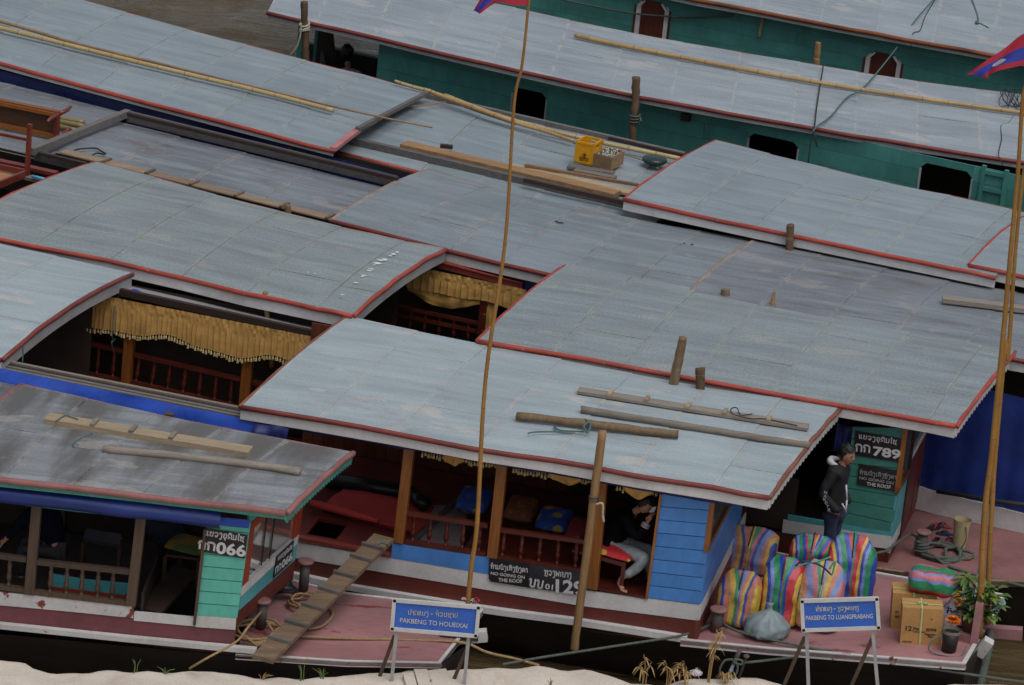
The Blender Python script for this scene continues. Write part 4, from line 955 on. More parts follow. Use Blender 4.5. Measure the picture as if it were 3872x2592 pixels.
# ================================================================== teal boats
def rows(pl, u0, u1, v0, v1, h, ops, mat, parent):
    "clapboard wall with openings (ua, ub, va, vb, chamfer)"
    v = v0
    while v < v1-.02:
        t_ = min(v+h, v1); cuts = [u0]
        segs = [(u0, u1)]
        for (a, c, d, e, ch) in ops:
            if d < t_-.01 and e > v+.01:
                new = []
                for (p, q) in segs:
                    if c <= p or a >= q: new.append((p, q))
                    else:
                        if a > p: new.append((p, a))
                        if c < q: new.append((c, q))
                segs = new
        for (p, q) in segs:
            x = p
            while x < q-.01:
                e_ = min(q, x+random.uniform(2.2, 3.6)); e_ = q if q-e_ < .5 else e_
                fq(pl, x+.002, v+.004, e_-.002, t_, .025, mat, 'wall_plank', parent, random.uniform(0, .005)); x = e_
        v = t_
    for (a, c, d, e, ch) in ops:
        k0 = v0 + math.floor((d-v0)/h)*h; k1 = min(v1, v0 + math.ceil((e-v0)/h-1e-6)*h)
        if e > v0 and k1-e > .012: fq(pl, a, e, c, k1, .025, mat, 'wall_plank', parent, .003)
        if d > v0 and d-k0 > .012: fq(pl, a, k0, c, d, .025, mat, 'wall_plank', parent, .003)
    for (a, c, d, e, ch) in ops:
        if ch:
            for s_, x in ((1, a), (-1, c)):
                MB().prism([pl.pt(x, e, .004), pl.pt(x+s_*ch, e, .004), pl.pt(x, e-ch*.9, .004)], pl.n*-.02).build('window_corner', mat, parent)
Q = BT; S = bT.side(.28)
wx0 = S.uv(AT(1950,460))[0]; wx1 = 13.5
def op(pl, tl, tr, bl, ch=.09):
    a, v = pl.uv(tl); c, v2 = pl.uv(tr); a2, d = pl.uv(bl); return (min(a, a2), c, d, (v+v2)/2, ch)
ops = [op(S, Z(3,95,745), Z(3,380,790), Z(3,65,990)), op(S, Z(3,2090,1120), Z(4,335,1215), Z(3,2080,1300)), op(S, Z(4,1375,1385), Z(4,1810,1455), Z(8,1340,130))]
ops = [(a, c, min(d, e-.75), e, ch) for a, c, d, e, ch in ops]
rows(S, wx0, wx1, .3, 2.62, .26, ops, TEAL, Q)
for (a, c, d, e, ch) in ops:
    fq(S, a-.012, d, a+.012, e-ch, .04, GREYW, 'window_frame', Q, .01); fq(S, c-.012, d, c+.012, e-ch, .04, GREYW, 'window_frame', Q, .01)
fq(S, -.6, -.3, wx1, .28, .04, TEAL, 'hull_side', Q, .05)
FWp = bT.side(3.3); fq(FWp, wx0, .3, wx1, 2.6, .04, INSHADE, 'wall', Q)
slab('floor', [bT.L(-.7,.3,.55), bT.L(wx1,.3,.55), bT.L(wx1,3.3,.55), bT.L(-.7,3.3,.55)], .05, INSHADE, Q)
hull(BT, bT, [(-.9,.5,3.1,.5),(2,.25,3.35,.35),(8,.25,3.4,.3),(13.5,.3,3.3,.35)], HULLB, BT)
fq(bT.front(wx0+.35), .3, .5, 3.3, 2.6, .03, INSHADE, 'bulkhead', Q)
# stern: bulwark, posts
FWs = bT.side(2.3); bz = FWs.uv(AT(1600,650))[1]
fq(FWs, -1.3, .4, wx0+.3, bz, .06, INSHADE, 'bulwark', Q); fq(FWs, -1.3, bz, wx0+.3, bz+.035, .09, GREYW, 'bulwark_rail', Q, .01)
fq(S, -.6, .3, wx0, 1.15, .05, INSHADE, 'bulwark', Q)
MB().beam(S.hit(AT(190,700)), S.hit(AT(230,150))+UP*.3, .09, .07, S.n).build('stern_post', TEAL, Q)
MB().beam(FWs.hit(AT(620,440))-UP*.3, FWs.hit(AT(650,100))+UP*.3, .14, .1, S.n).build('stern_post', TEAL, Q)
fq(S, S.uv(Z(3,1530,960))[0], S.uv(Z(3,1570,1020))[1], S.uv(Z(3,1600,980))[0], S.uv(Z(3,1540,955))[1], .1, INSHADE, 'eave_block', Q, .1)
# louvred panel at the right
lu0, lv1 = S.uv(Z(4,1910,1400)); lu1, lv0 = S.uv(Z(8,2060,260))
for k in range(5): fq(S, lu0, lv1-.12-k*.26, lu1, lv1-.06-k*.26, .05, TEAL, 'ladder_rung', Q, .04)
for u_ in (lu0, lu1): fq(S, u_-.03, lv1-1.3, u_+.03, lv1, .05, TEAL, 'ladder_stile', Q, .045)

Q = BS; S = bS.side(.28)
SHUT = wood('red_brown_shutter', (.13,.03,.015), .5, 4, .5, axis=2)
sops = [op(S, Z(3,1150,-20), Z(3,1420,40), Z(3,1120,235), .12), op(S, Z(4,930,425), Z(4,1210,480), Z(4,880,660), .12)]
sops = [(a, c, min(d, e-.8), e, ch) for a, c, d, e, ch in sops]
sx0 = S.uv((1470,180))[0] + .1
rows(S, sx0, 8.5, .3, 2.72, .22, sops, TEAL, Q)
for (a, c, d, e, ch) in sops:
    w_ = .075
    fq(S, a+w_, d+w_, c-w_, e, .03, SHUT, 'shutter', Q, -.02)
    for (x, y, x2, y2) in ((a, d, a+w_, e-ch), (c-w_, d, c, e-ch), (a, d, c, d+w_)): fq(S, x, y, x2, y2, .03, WHITE, 'window_frame', Q, .012)
    MB().beam(S.pt(a+w_/2, e-ch-.02, 0), S.pt(a+ch+.02, e-.02, 0), .03, w_, S.n).build('window_frame', WHITE, Q); MB().beam(S.pt(c-w_/2, e-ch-.02, 0), S.pt(c-ch-.02, e-.02, 0), .03, w_, S.n).build('window_frame', WHITE, Q)
    for (x, y, x2, y2) in ((a-.04, d-.03, a-.003, e-ch), (c+.003, d-.03, c+.04, e-ch), (a-.04, d-.045, c+.04, d-.004)): fq(S, x, y, x2, y2, .03, SHUT, 'window_frame', Q, .02)
fq(S, sx0, -.3, 8.5, .28, .04, TEAL, 'hull_side', Q, .05)
hull(BS, bS, [(sx0,.3,3.3,.4),(2,.25,3.4,.35),(8.5,.3,3.3,.35)], HULLB, BS)

# ================================================================== paint splashes, mud and scorch marks on the roofs
def splat(boat, q, z, r, mat, name, n=13, st=1.0):
    c = G(q, z); sd = random.random()*50; V = []
    for k in range(n):
        a = 2*math.pi*k/n; rr = r*(.55+.9*abs(mn.noise((math.cos(a)*1.5+sd, math.sin(a)*1.5, sd))) + .2*random.random())
        V.append(c + Vector((math.cos(a)*rr*st, math.sin(a)*rr, 0)))
    MB().prism(V, UP*.0015).build(name, mat, boat)
SPW = paint('white_paint_splash', (.62,.64,.66), .6, .1, 8); SCO = paint('scorch_mark', (.035,.035,.04), .9, .3, 8)
for x, y, r in ((1235,680,.03),(1205,698,.045),(1180,712,.035),(1130,745,.06),(1100,752,.05),(1070,775,.06),(1045,790,.03),(1015,825,.045),(1000,838,.04),(955,880,.04),(940,888,.03),(885,940,.035),(770,1040,.03),(480,852,.02),(540,862,.02)): splat(B789, Z(6,x,y), 2.445, r*.75, SPW, 'paint_splash', 9, 1.3)
for x, y, r in ((485,432,.06),(455,420,.03),(535,525,.035),(700,530,.07),(690,540,.04),(1540,605,.025),(1605,615,.03)): splat(BE, Z(7,x,y), 2.375, r*.7, SCO, 'scorch_mark', 11, 1.4)
# ================================================================== things on the roofs
def bez(P, n=8):
    "smooth path through points"
    P = [Vector(p) for p in P]; out = []
    for i in range(len(P)-1):
        p0, p1, p2, p3 = P[max(i-1,0)], P[i], P[i+1], P[min(i+2,len(P)-1)]
        for k in range(n):
            t = k/n; out.append(.5*((2*p1)+(p2-p0)*t+(2*p0-5*p1+4*p2-p3)*t*t+(3*p1-p0-3*p2+p3)*t**3))
    return out + [P[-1]]
def rope(name, label, P, r, mat, cat='rope', smooth=6, group=None):
    o = MB().tube(bez(P, smooth), r, 6).build(name, mat, None, True); return tag(o, label, cat, group)
def bamboo(name, label, P, r0, r1, mat, step=.32, cat='bamboo pole', group=None, sm=6):
    P = bez(P, sm) if len(P) > 2 else [Vector(P[0]) + (Vector(P[1])-Vector(P[0]))*k/10 for k in range(11)]
    L = [0]
    for i in range(1, len(P)): L.append(L[-1] + (P[i]-P[i-1]).length)
    T = thing(name, label, cat, P[0], group)
    MB().tube(P, [lerp(r0, r1, l/L[-1]) for l in L], 9).build('culm', mat, T, True)
    mb = MB(); s = step*.6
    while s < L[-1]-.05:
        i = max(k for k in range(len(L)) if L[k] <= s); i = min(i, len(P)-2)
        d = (P[i+1]-P[i]).normalized(); p = P[i] + d*(s-L[i]); r = lerp(r0, r1, s/L[-1])
        mb.tube([p-d*.007, p-d*.003, p+d*.003, p+d*.007], [r*1.01, r*1.09, r*1.09, r*1.01], 9, False); s += step*random.uniform(.85, 1.15)
    g = mb.build('joint_rings', RING, T, True); g['kind'] = 'stuff'
    return T
def log(P, r, n=9, rough=.1, flat=1):
    P = bez(P, 6); rr = r if isinstance(r, list) else [r]*len(P)
    if len(rr) != len(P): rr = [lerp(rr[0], rr[-1], i/(len(P)-1)) for i in range(len(P))]
    mb = MB().tube(P, rr, n)
    for v in mb.V: v += Vector((mn.noise(v*9), mn.noise(v*9+Vector((5,0,0))), mn.noise(v*9+Vector((0,7,0)))))*rough*max(rr)
    return mb
def plank(name, label, a, b, w_, h, mat, cat='plank', group=None, bend=0, up=UP):
    a, b = Vector(a), Vector(b); d = (b-a).normalized(); side = d.cross(up).normalized(); V, Fc = [], []; N = 10
    for i in range(N+1):
        p = lerp(a, b, i/N) + up*bend*math.sin(math.pi*i/N) + side*random.uniform(-.003, .003)
        V += [p-side*w_/2, p+side*w_/2, p+side*w_/2+up*h, p-side*w_/2+up*h]
    for i in range(N):
        k = 4*i
        for j in range(4): Fc.append((k+j, k+4+j, k+4+(j+1) % 4, k+(j+1) % 4))
    Fc += [(0,1,2,3), (4*N+3, 4*N+2, 4*N+1, 4*N)]
    o = mesh(name, V, Fc, mat); return tag(o, label, cat, group) if label else o
def cleated(name, label, a, b, w_, h, mat, cl, cmat, cw=.05, ch=.03, up=UP, cat='gangplank', over=1.0):
    T = thing(name, label, cat, a); o = plank('board', None, a, b, w_, h, mat, up=up)
    o.parent = T; o.location = WL[o.name]-WL[T.name]
    a, b = Vector(a), Vector(b); d = (b-a).normalized(); side = d.cross(up).normalized()
    for k in cl:
        p = lerp(a, b, k) + up*(h+ch/2+.001); MB().beam(p-side*w_*.5*over, p+side*w_*.5*over, cw, ch, up).build('cleat', cmat, T)
    return T
z9 = 2.375
cleated('gangplank', 'thin cleated plank lying nearest the red trim on the light grey roof', G(Z(11,640,405), z9), G(Z(12,412,722), z9), .17, .035, WOODG, (.14,.30,.48,.64,.83), WOODT)
tag(log([G(Z(11,665,558), z9+.03), G(Z(11,1500,690), z9+.03), G(Z(12,0,800), z9+.03), G(Z(12,425,862), z9+.02)], [.05,.042], 8, .15).build('grey_pole', WOODG, None, True), 'long weathered grey pole below the thin cleated plank', 'pole')
tag(log([G(Z(11,115,612), z9+.04), G(Z(11,800,690), z9+.05), G(Z(11,1490,772), z9+.04)], [.052,.05], 9, .25).build('knotty_log', POST, None, True), 'short knotty log with a green cord on the light grey roof', 'log')
T = thing('green_string', 'green cord tied round the knotty log', 'cord', G(Z(11,715,700), z9))
MB().tube(bez([G(Z(11,700,640), z9+.1), G(Z(11,745,690), z9+.09), G(Z(11,720,750), z9+.03), G(Z(11,690,700), z9+.09), G(Z(11,735,660), z9+.1)]), .012, 6).build('knot', ROPEB, T, True)
MB().tube(bez([G(Z(11,690,745), z9+.01), G(Z(11,490,735), z9+.01), G(Z(11,440,690), z9+.01), G(Z(11,470,730), z9+.01), G(Z(11,620,745), z9+.01), G(Z(11,300,748), z9+.01), G(Z(11,215,760), z9+.01)]), .009, 6).build('tail', ROPEB, T, True)
rope('black_string', 'thin black cord looping over the thin cleated plank', [G(Z(11,2115,595), z9+.06), G(Z(11,2020,605), z9+.06), G(Z(11,1985,545), z9+.06), G(Z(11,1935,555), z9+.06), G(Z(11,1960,600), z9+.06), G(Z(11,2100,635), z9+.06), G(Z(12,60,640), z9+.05), G(Z(12,320,695), z9+.05)], .007, BLACKR, 'cord')
z6 = 2.235
cleated('gangplank', 'thick pale cleated plank lying on the brown streaked roof', G(Z(9,395,655), z6), G(Z(9,2120,940), z6), .22, .065, WOODT, (.235,.425,.62), WOODG)
tag(log([G(Z(9,870,895), z6+.03), G(Z(9,1600,965), z6+.035), G(Z(9,2240,1040), z6+.04), G(Z(10,415,1090), z6+.04)], [.05,.05], 8, .1).build('grey_pole', WOODG, None, True), 'pale grey pole with a split end on the brown streaked roof', 'pole')
rope('blue_string', 'short blue green cord beside the thick cleated plank', [G(Z(9,780,765), z6+.01), G(Z(9,680,805), z6+.01), G(Z(9,620,850), z6+.01), G(Z(9,625,880), z6+.01)], .009, ROPEB, 'cord')
rope('thin_string', 'thin dark cord looped at the left end of the thick cleated plank', [G(Z(9,470,660), z6+.08), G(Z(9,520,625), z6+.08), G(Z(9,560,610), z6+.08), G(Z(9,660,640), z6+.08)], .007, ROPEB, 'cord')
zg = 2.6
bamboo('bamboo_pole', 'thick yellow bamboo lying along the upper left roof', [G(Z(1,-500,110), zg), G(Z(1,0,238), zg), G(Z(1,1130,520), zg), G(Z(1,2240,785), zg), G(Z(2,693,937), zg)], .038, .032, BAMT, .42)
bamboo('bamboo_pole', 'thin brown bamboo beside the yellow one, reaching past the roof batten', [G(Z(1,-500,70), zg), G(Z(1,0,182), zg), G(Z(1,680,380), zg), G(Z(1,1230,512), zg), G(Z(1,2240,762), zg), G(Z(2,660,895), zg+.02), G(Z(2,1080,990), zg+.06), G(Z(2,1535,1082), zg)], .03, .013, BAMB, .3)
zm = 2.34
plank('wide_plank', 'wide brown plank lying along the near edge of the cluttered roof', G(Z(2,1290,1245), zm), G(Z(7,970,215), zm), .24, .07, WOODN)
plank('pale_plank', 'wide pale plank behind the wide brown plank', G(Z(3,60,1425), zm), G(Z(7,1110,190), zm), .26, .035, WOODT)
plank('thin_batten', 'narrow brown batten pointing at the yellow crate side', G(Z(3,190,1412), zm+.04), G(Z(7,1150,125), zm+.04), .06, .04, WOODN)
plank('grey_board', 'short dark grey board under the yellow crate', G(Z(3,555,1415), zm), G(Z(3,940,1480), zm), .15, .035, WOODGD)
plank('grey_board', 'short pale grey board in front of the wooden bottle box', G(Z(3,610,1458), zm), G(Z(3,955,1525), zm), .15, .045, WOODG)
plank('grey_board', 'short dark board end beside the wide brown plank', G(Z(2,1600,1250), zm), G(Z(2,1705,1262), zm), .08, .05, WOODDK)
bamboo('bamboo_pole', 'yellow bamboo along the far edge of the cluttered roof', [G(Z(2,1468,762), zm+.12), G(Z(2,1850,900), zm+.1), G(Z(2,2240,1040), zm+.08), G(Z(3,350,1110), zm+.08), G(Z(3,600,1195), zm+.06)], .036, .026, BAMY, .4)
bamboo('bamboo_pole', 'thin bamboo sticking out past the roof batten by the teal wall', [G(Z(2,1217,686), zm+.2), G(Z(2,1350,730), zm+.19), G(Z(2,1520,775), zm+.18)], .02, .03, BAMT, .2)
bamboo('bamboo_pole', 'pale thin pole lying behind the yellow crate', [G(Z(2,1640,805), zm+.1), G(Z(3,0,990), zm+.08), G(Z(3,640,1165), zm+.06), G(Z(3,1500,1345), zm+.06)], .025, .035, BAMT, .4)
rope('thin_stick', 'thin dry forked stick on the cluttered roof', [G(Z(2,1315,905), zm+.02), G(Z(2,1500,890), zm+.03), G(Z(2,1690,865), zm+.05), G(Z(2,1850,925), zm+.03), G(Z(2,2240,1058), zm+.02)], .011, BAMB, 'stick')
rope('thin_stick', 'thin straight stick lying towards the red edged roof', [G(Z(3,600,1215), zm+.01), G(Z(3,1100,1330), zm+.01), G(Z(3,1320,1430), zm+.01)], .009, BAMB, 'stick')
# yellow crate
def axes(a, c, z):
    A_, B_ = G(a, z), G(c, z); ex = (B_-A_).normalized(); return A_, ex, Vector((-ex.y, ex.x, 0)), (B_-A_).length
YEL = paint('yellow_crate_plastic', (.62,.3,.008), .4, .1, 4, ((.4,.2,.02), .74, 10))
A_, ex, ey, w_ = axes(AC(345,657), AC(668,727), zm+.04)
w_ = .28; dp = .34; hh = .33; th = .015
T = thing('bottle_crate', 'bright yellow plastic bottle crate standing on a grey board', 'crate', A_)
def pt(x, y, z): return A_ + ex*x + ey*y + UP*z
def wallp(o, du, dn, L, name, hole=True):
    mb = MB(); f = lambda u, v: o + du*u + UP*v
    for (u0, v0, u1, v1) in ([(0,0,L,hh*.72), (0,hh*.72,L*.32,hh*.87), (L*.68,hh*.72,L,hh*.87), (0,hh*.87,L,hh)] if hole else [(0,0,L,hh)]):
        mb.prism([f(u0,v0), f(u1,v0), f(u1,v1), f(u0,v1)], dn*th)
    for v0 in (.02, hh-.03): mb.prism([f(0,v0)-dn*.008, f(L,v0)-dn*.008, f(L,v0+.022)-dn*.008, f(0,v0+.022)-dn*.008], dn*.006)
    for u0 in (0, L-.02): mb.prism([f(u0,.045)-dn*.007, f(u0+.02,.045)-dn*.007, f(u0+.02,hh-.035)-dn*.007, f(u0,hh-.035)-dn*.007], dn*.006)
    mb.build(name, YEL, T)
wallp(pt(0,0,0), ex, ey, w_, 'crate_side'); wallp(pt(0,dp,0), ex, -ey, w_, 'crate_side')
wallp(pt(0,0,0), ey, ex, dp, 'crate_side'); wallp(pt(w_,0,0), ey, -ex, dp, 'crate_side')
MB().prism([pt(0,0,.02), pt(w_,0,.02), pt(w_,dp,.02), pt(0,dp,.02)], UP*.012).build('crate_floor', YEL, T)
CP = Pl(pt(0,0,0), ex)
INK = paint('dark_crate_print', (.05,.02,.01), .5, .2, 4)
mb = MB(); c0 = CP.pt(w_*.53, hh*.42, .006)
for k in range(20):
    a, c = 2*math.pi*k/20, 2*math.pi*(k+1)/20
    mb.beam(c0+ex*.032*math.cos(a)+UP*.032*math.sin(a), c0+ex*.032*math.cos(c)+UP*.032*math.sin(c), .006, .002, ey)
mb.build('emblem_ring', paint('red_crate_print', (.4,.04,.01), .5, .1, 4), T)
mb = MB()
for (u, v, r) in ((.008,.004,.014),(-.006,-.004,.01),(.012,-.01,.009),(-.004,.01,.006)): mb.prism([c0+ex*(u+r*math.cos(k*.785))+UP*(v+r*math.sin(k*.785))-ey*.001 for k in range(8)], ey*.002)
mb.build('emblem_figure', INK, T)
def ltext(pl, fn, s, u0, u1, v, h, mat, par, **kw):
    class Q2(Pl): pass
    p2 = Pl(pl.o, pl.ex, pl.ey); p2.hit = lambda q, d=0: pl.pt(q[0], q[1], d)
    return fn(p2, s, (u0, v), (u1, v), h, mat, par, **kw)
ltext(CP, lao, 'ເບຍລາວ', .075, .225, .082, .022, INK, T, wt=.26, d=.007)
ltext(CP, latin, 'BEER LAO', .085, .215, .05, .018, INK, T, bold=.02, d=.007)
# wooden box of bottles
A_, ex, ey, w_ = axes(AC(672,737), AC(1038,822), zm+.03)
BOXW = wood('bare_box_wood', (.3,.19,.1), .6, 3, .7)
T = thing('wooden_box', 'open wooden box of clear glass bottles beside the yellow crate', 'box', A_)
w_, dp, hh = .3, .44, .2
for nm, P0, P1 in (('box_side', pt(0,.01,0), pt(w_,.01,0)), ('box_side', pt(0,dp,0), pt(w_,dp,0)), ('box_end', pt(.01,.02,0), pt(.01,dp-.01,0)), ('box_end', pt(w_-.01,.02,0), pt(w_-.01,dp-.01,0))):
    MB().beam(P0+UP*hh/2, P1+UP*hh/2, .022, hh).build(nm, BOXW, T)
MB().prism([pt(0,0,.005), pt(w_,0,.005), pt(w_,dp,.005), pt(0,dp,.005)], UP*.015).build('box_floor', BOXW, T)
BOTG, _, bb = nodes('clear_bottle_glass'); bb.inputs['Base Color'].default_value = (.6,.68,.66,1); bb.inputs['Roughness'].default_value = .12; bb.inputs['Transmission Weight'].default_value = .55
CAPW = paint('cream_bottle_cap', (.6,.56,.42), .5, .1, 5)
A0, e0x, e0y = A_.copy(), ex.copy(), ey.copy()
for i in range(4):
    for j in range(5):
        p = pt(.055+.062*i+random.uniform(-.01,.01), .07+.075*j+random.uniform(-.01,.01), .022)
        d = (UP + ex*random.uniform(-.18,.18) + ey*random.uniform(-.18,.18)).normalized()
        B_ = thing('glass_bottle', 'small clear glass bottle packed in the wooden box', 'bottle', p, 'bottles in the wooden box')
        MB().lathe(p, d, [(0,.025),(.1,.026),(.13,.018),(.155,.011),(.19,.011)], 8).build('bottle_body', BOTG, B_, True)
        if (i+j) % 2: MB().lathe(p+d*.18, d, [(0,.013),(.022,.013),(.026,.005)], 8).build('bottle_cap', CAPW, B_, True)
tag(MB().lathe(G(AC(1830,700), zm+.01), UP, [(0,.1),(.03,.16),(.07,.19),(.1,.17),(.12,.1),(.125,.02)], 18).build('dark_basin', paint('dark_green_plastic', (.02,.04,.036), .25, .3, 4), None, True), 'dark green basin turned upside down by the red edged roof', 'basin')
# teal boat roof
zt = 2.82
bamboo('bamboo_pole', 'very long yellow bamboo lying along the pale teal boat roof', [G(Z(3,615,300), zt), G(Z(3,1000,385), zt), G(Z(3,2240,625), zt), G(Z(4,0,620), zt), G(Z(4,1080,795), zt), G(Z(4,2235,960), zt)][0:3] + [G(Z(4,1080,795), zt), G(Z(4,2300,968), zt)], .037, .033, BAMY, .42)
rope('mooring_rope', 'blue green rope stretched across the two teal boats', [G(Z(4,1560,-90), 3.0), G(Z(4,1330,160), 2.9), bS.side(-.05).hit(Z(4,1160,410)), G(Z(4,890,735), 2.82), G(Z(4,740,830), 2.8), G(Z(4,600,990), 2.78), G(Z(4,470,1090), 2.76), bT.side(-.03).hit(Z(4,440,1180)), bT.side(.1).hit(Z(4,412,1378))], .014, ROPEB)
rope('thin_wire', 'thin brown wire hanging beside the blue green rope', [G(Z(4,1500,-30), 2.88), G(Z(4,1400,150), 2.86), G(Z(4,1360,260), 2.84), G(Z(4,1300,285), 2.83), bS.side(-.04).hit(Z(4,1285,400))], .008, BLACKR, 'wire')
rope('blue_rope_end', 'knotted blue rope end hanging over the farthest roof', [G(Z(4,1785,-30), 2.86), G(Z(4,1830,90), 2.86), G(Z(4,1850,170), 2.86), G(Z(4,1835,190), 2.9), G(Z(4,1870,205), 2.86), G(Z(4,1940,240), 2.86)], .02, ROPEB)
rope('wall_rope', 'slack grey rope hanging across the farthest teal wall', [bS.side(.2).hit(q) for q in (Z(3,300,-60), Z(3,520,0), Z(3,780,55), Z(3,1130,118), Z(3,1450,142), Z(3,1700,140), Z(3,1950,132))], .016, ROPEG)
rope('frayed_rope_end', 'frayed tan rope end hanging on the farthest teal wall', [bS.side(.2).hit(q) for q in (Z(3,2205,140), Z(3,2195,200), Z(3,2185,240), Z(3,2175,310))], .026, ROPET)
rope('hanging_string', 'dark cord running down the pale teal boat roof to the trim', [G(Z(4,545,520), 2.85), G(Z(4,530,620), 2.82), G(Z(4,500,800), 2.8), G(Z(4,480,940), 2.78), G(Z(4,470,1040), 2.76), bT.side(-.04).hit(Z(4,460,1130)), bT.side(-.04).hit(Z(4,490,1250))], .011, BLACKR, 'cord')
P = []
for k in range(40):
    a = k*.83; P.append(G((Z(4,2150,830)[0]+38*math.cos(a)*(1+.5*math.sin(k)), Z(4,2150,830)[1]+34*math.sin(a*1.3+k*.2)), 2.8+.04*math.sin(k*1.7)))
rope('wire_tangle', 'tangle of dark wire on the far edge of the pale roof', P, .006, BLACKR, 'wire', 4)
rope('thin_wire', 'thin dark wire curling down to the trim beside the flag poles', [G(q, 2.76) for q in (Z(4,2150,985), Z(4,2105,1045), Z(4,2050,1060), Z(4,2045,1120), Z(4,2050,1180), Z(4,2025,1310), Z(4,2060,1400))], .007, BLACKR, 'wire')
# middle roof of the third boat
plank('grey_plank', 'narrow grey plank lying on the old roof beside the flag poles', G(Z(8,1545,1095), 2.46), G((4010,1196), 2.44), .16, .06, WOODG)
zf = 2.24
BENW = wood('orange_bench_wood', (.33,.11,.025), .5, 3, .4); BENR = paint('dark_red_varnish_leg', (.16,.03,.02), .35, .3, 4)
T = thing('wooden_bench', 'long orange wooden bench turned on its side on the low roof', 'bench', G(AF(400,700), zf))
a, c = G(AF(-500,470), zf), G(AF(800,735), zf); dn = bE.n
BP = Pl(a, c-a)
L = (c-a).length; hb = .34
MB().prism([BP.pt(0,.02,-.03), BP.pt(L,.02,-.03), BP.pt(L,hb,-.03), BP.pt(0,hb,-.03)], BP.n*-.02).build('seat_board', wood('bench_underside', (.09,.035,.012), .5, 3, .6), T)
MB().beam(BP.pt(0,.03), BP.pt(L,.03), .06, .07).build('bench_rail', BENW, T); MB().beam(BP.pt(0,hb+.02), BP.pt(L,hb+.02), .07, .05).build('bench_rail', BENW, T)
MB().beam(BP.pt(0,hb+.05,-.05), BP.pt(L,hb+.05,-.05), .1, .03).build('bench_rail', BENW, T)
MB().beam(BP.pt(L-.02,0,-.02), BP.pt(L-.02,hb+.05,-.02), .05, .1, BP.n).build('bench_end', BENR, T)
for v_ in (.04, hb+.03):
    MB().tube([BP.pt(L,v_,0), BP.pt(L-.02,v_-.02,.2), BP.pt(L,v_-.03,.33)], [.035,.03,.022], 8).build('leg', BENR, T, True)
    MB().tube([BP.pt(L,v_,-.05), BP.pt(L+.02,v_+.01,-.25), BP.pt(L,v_+.02,-.4)], [.035,.03,.022], 8).build('leg', BENR, T, True)
T = thing('upturned_table', 'upturned wooden table with one leg standing up on the low roof', 'table', G(AF(0,1300), zf))
a, c, d = G(AF(380,1285), zf), G(AF(-900,1020), zf), G(AF(0,1440), zf)
dd = (d-a).normalized(); wd = 1.3; ee = (c-a).normalized()
MB().prism([a+UP*.02, a+ee*2.6+UP*.02, a+ee*2.6+dd*wd+UP*.02, a+dd*wd+UP*.02], UP*.02).build('table_top', wood('pale_orange_table_underside', (.42,.2,.08), .7, 2, .5), T)
for P0, P1 in ((a, a+ee*2.6), (a, a+dd*wd), (a+dd*wd, a+dd*wd+ee*2.6)): MB().beam(P0+UP*.07, P1+UP*.07, .04, .1).build('table_apron', BENR, T)
for P0 in (a, a+dd*wd, a+ee*2.5): MB().beam(P0+UP*.02, P0+UP*.78, .055, .055, dd).build('leg', BENR, T)
MB().beam(a+UP*.55, a+UP*.55+ee*2.5, .03, .04).build('stretcher', BENR, T)
plank('red_brown_plank', 'red brown plank lying behind the upturned table', G(AF(-400,990), zf), G(AF(800,1248), zf), .12, .05, BENR)
plank('grey_brown_plank', 'grey brown plank lying beside the blue pipe', G(AF(-100,1190), zf), G(AF(620,1345), zf), .14, .04, WOODGD)
tag(MB().tube([G(AF(455,1258), zf+.08), G(AF(700,1318), zf+.08)], .022, 8).build('blue_pipe', paint('light_blue_pipe_plastic', (.1,.38,.6), .4, .1, 4), None, True), 'short light blue plastic pipe by the red brown plank', 'pipe')
for k, (y0, y1, lab) in enumerate(((440, 490, 'uppermost'), (485, 545, 'middle'), (540, 605, 'lowest'))):
    bamboo('bamboo_offcut', lab + ' green brown bamboo offcut behind the orange bench end', [G(AF(500,y0-60), zf+.04), G(AF(1190 if k < 2 else 1080, y1+10), zf+.04)], .042, .038, bamboo_mat('green_bamboo_%d' % k, (.16,.14,.05), (.25,.18,.08)), .25)
rope('wire_loop', 'dark wire loop lying on the low roof near the pale boards', [G(q, zf+.03) for q in (AF(1090,985), AF(1045,920), AF(1090,880), AF(1340,862), AF(1420,900), AF(1490,945), AF(1360,935), AF(1290,975))], .012, BLACKR, 'wire')
tag(MB().tube(bez([b129.side(3.62).hit(AG(452,72)), b129.side(3.62).hit(AG(475,42)), b129.side(3.62).hit(AG(535,55)), b129.side(3.62).hit(AG(552,90))]), .016, 7).build('blue_loop', paint('blue_plastic', (.02,.06,.45), .4, .1, 4), None, True), 'small blue plastic loop on the roof edge above the gold curtain', 'loop')
# cord hanging from the arched roof end at the left
for nm, pts, lab in (('hanging_string', [Z(5,1015,950), Z(5,1005,1050), Z(5,970,1180), Z(5,950,1400), Z(5,985,1415), Z(5,945,1450), Z(5,975,1560)], 'thin dark green cord hanging from the arched red roof end'), ('hanging_string', [Z(5,190,1465), Z(5,195,1530), Z(9,195,100), Z(9,190,160)], 'short cord hanging at the low end of the arched red roof')):
    rope(nm, lab, [b129.front(-2.7).hit(q) for q in pts], .008, ROPEB, 'cord')

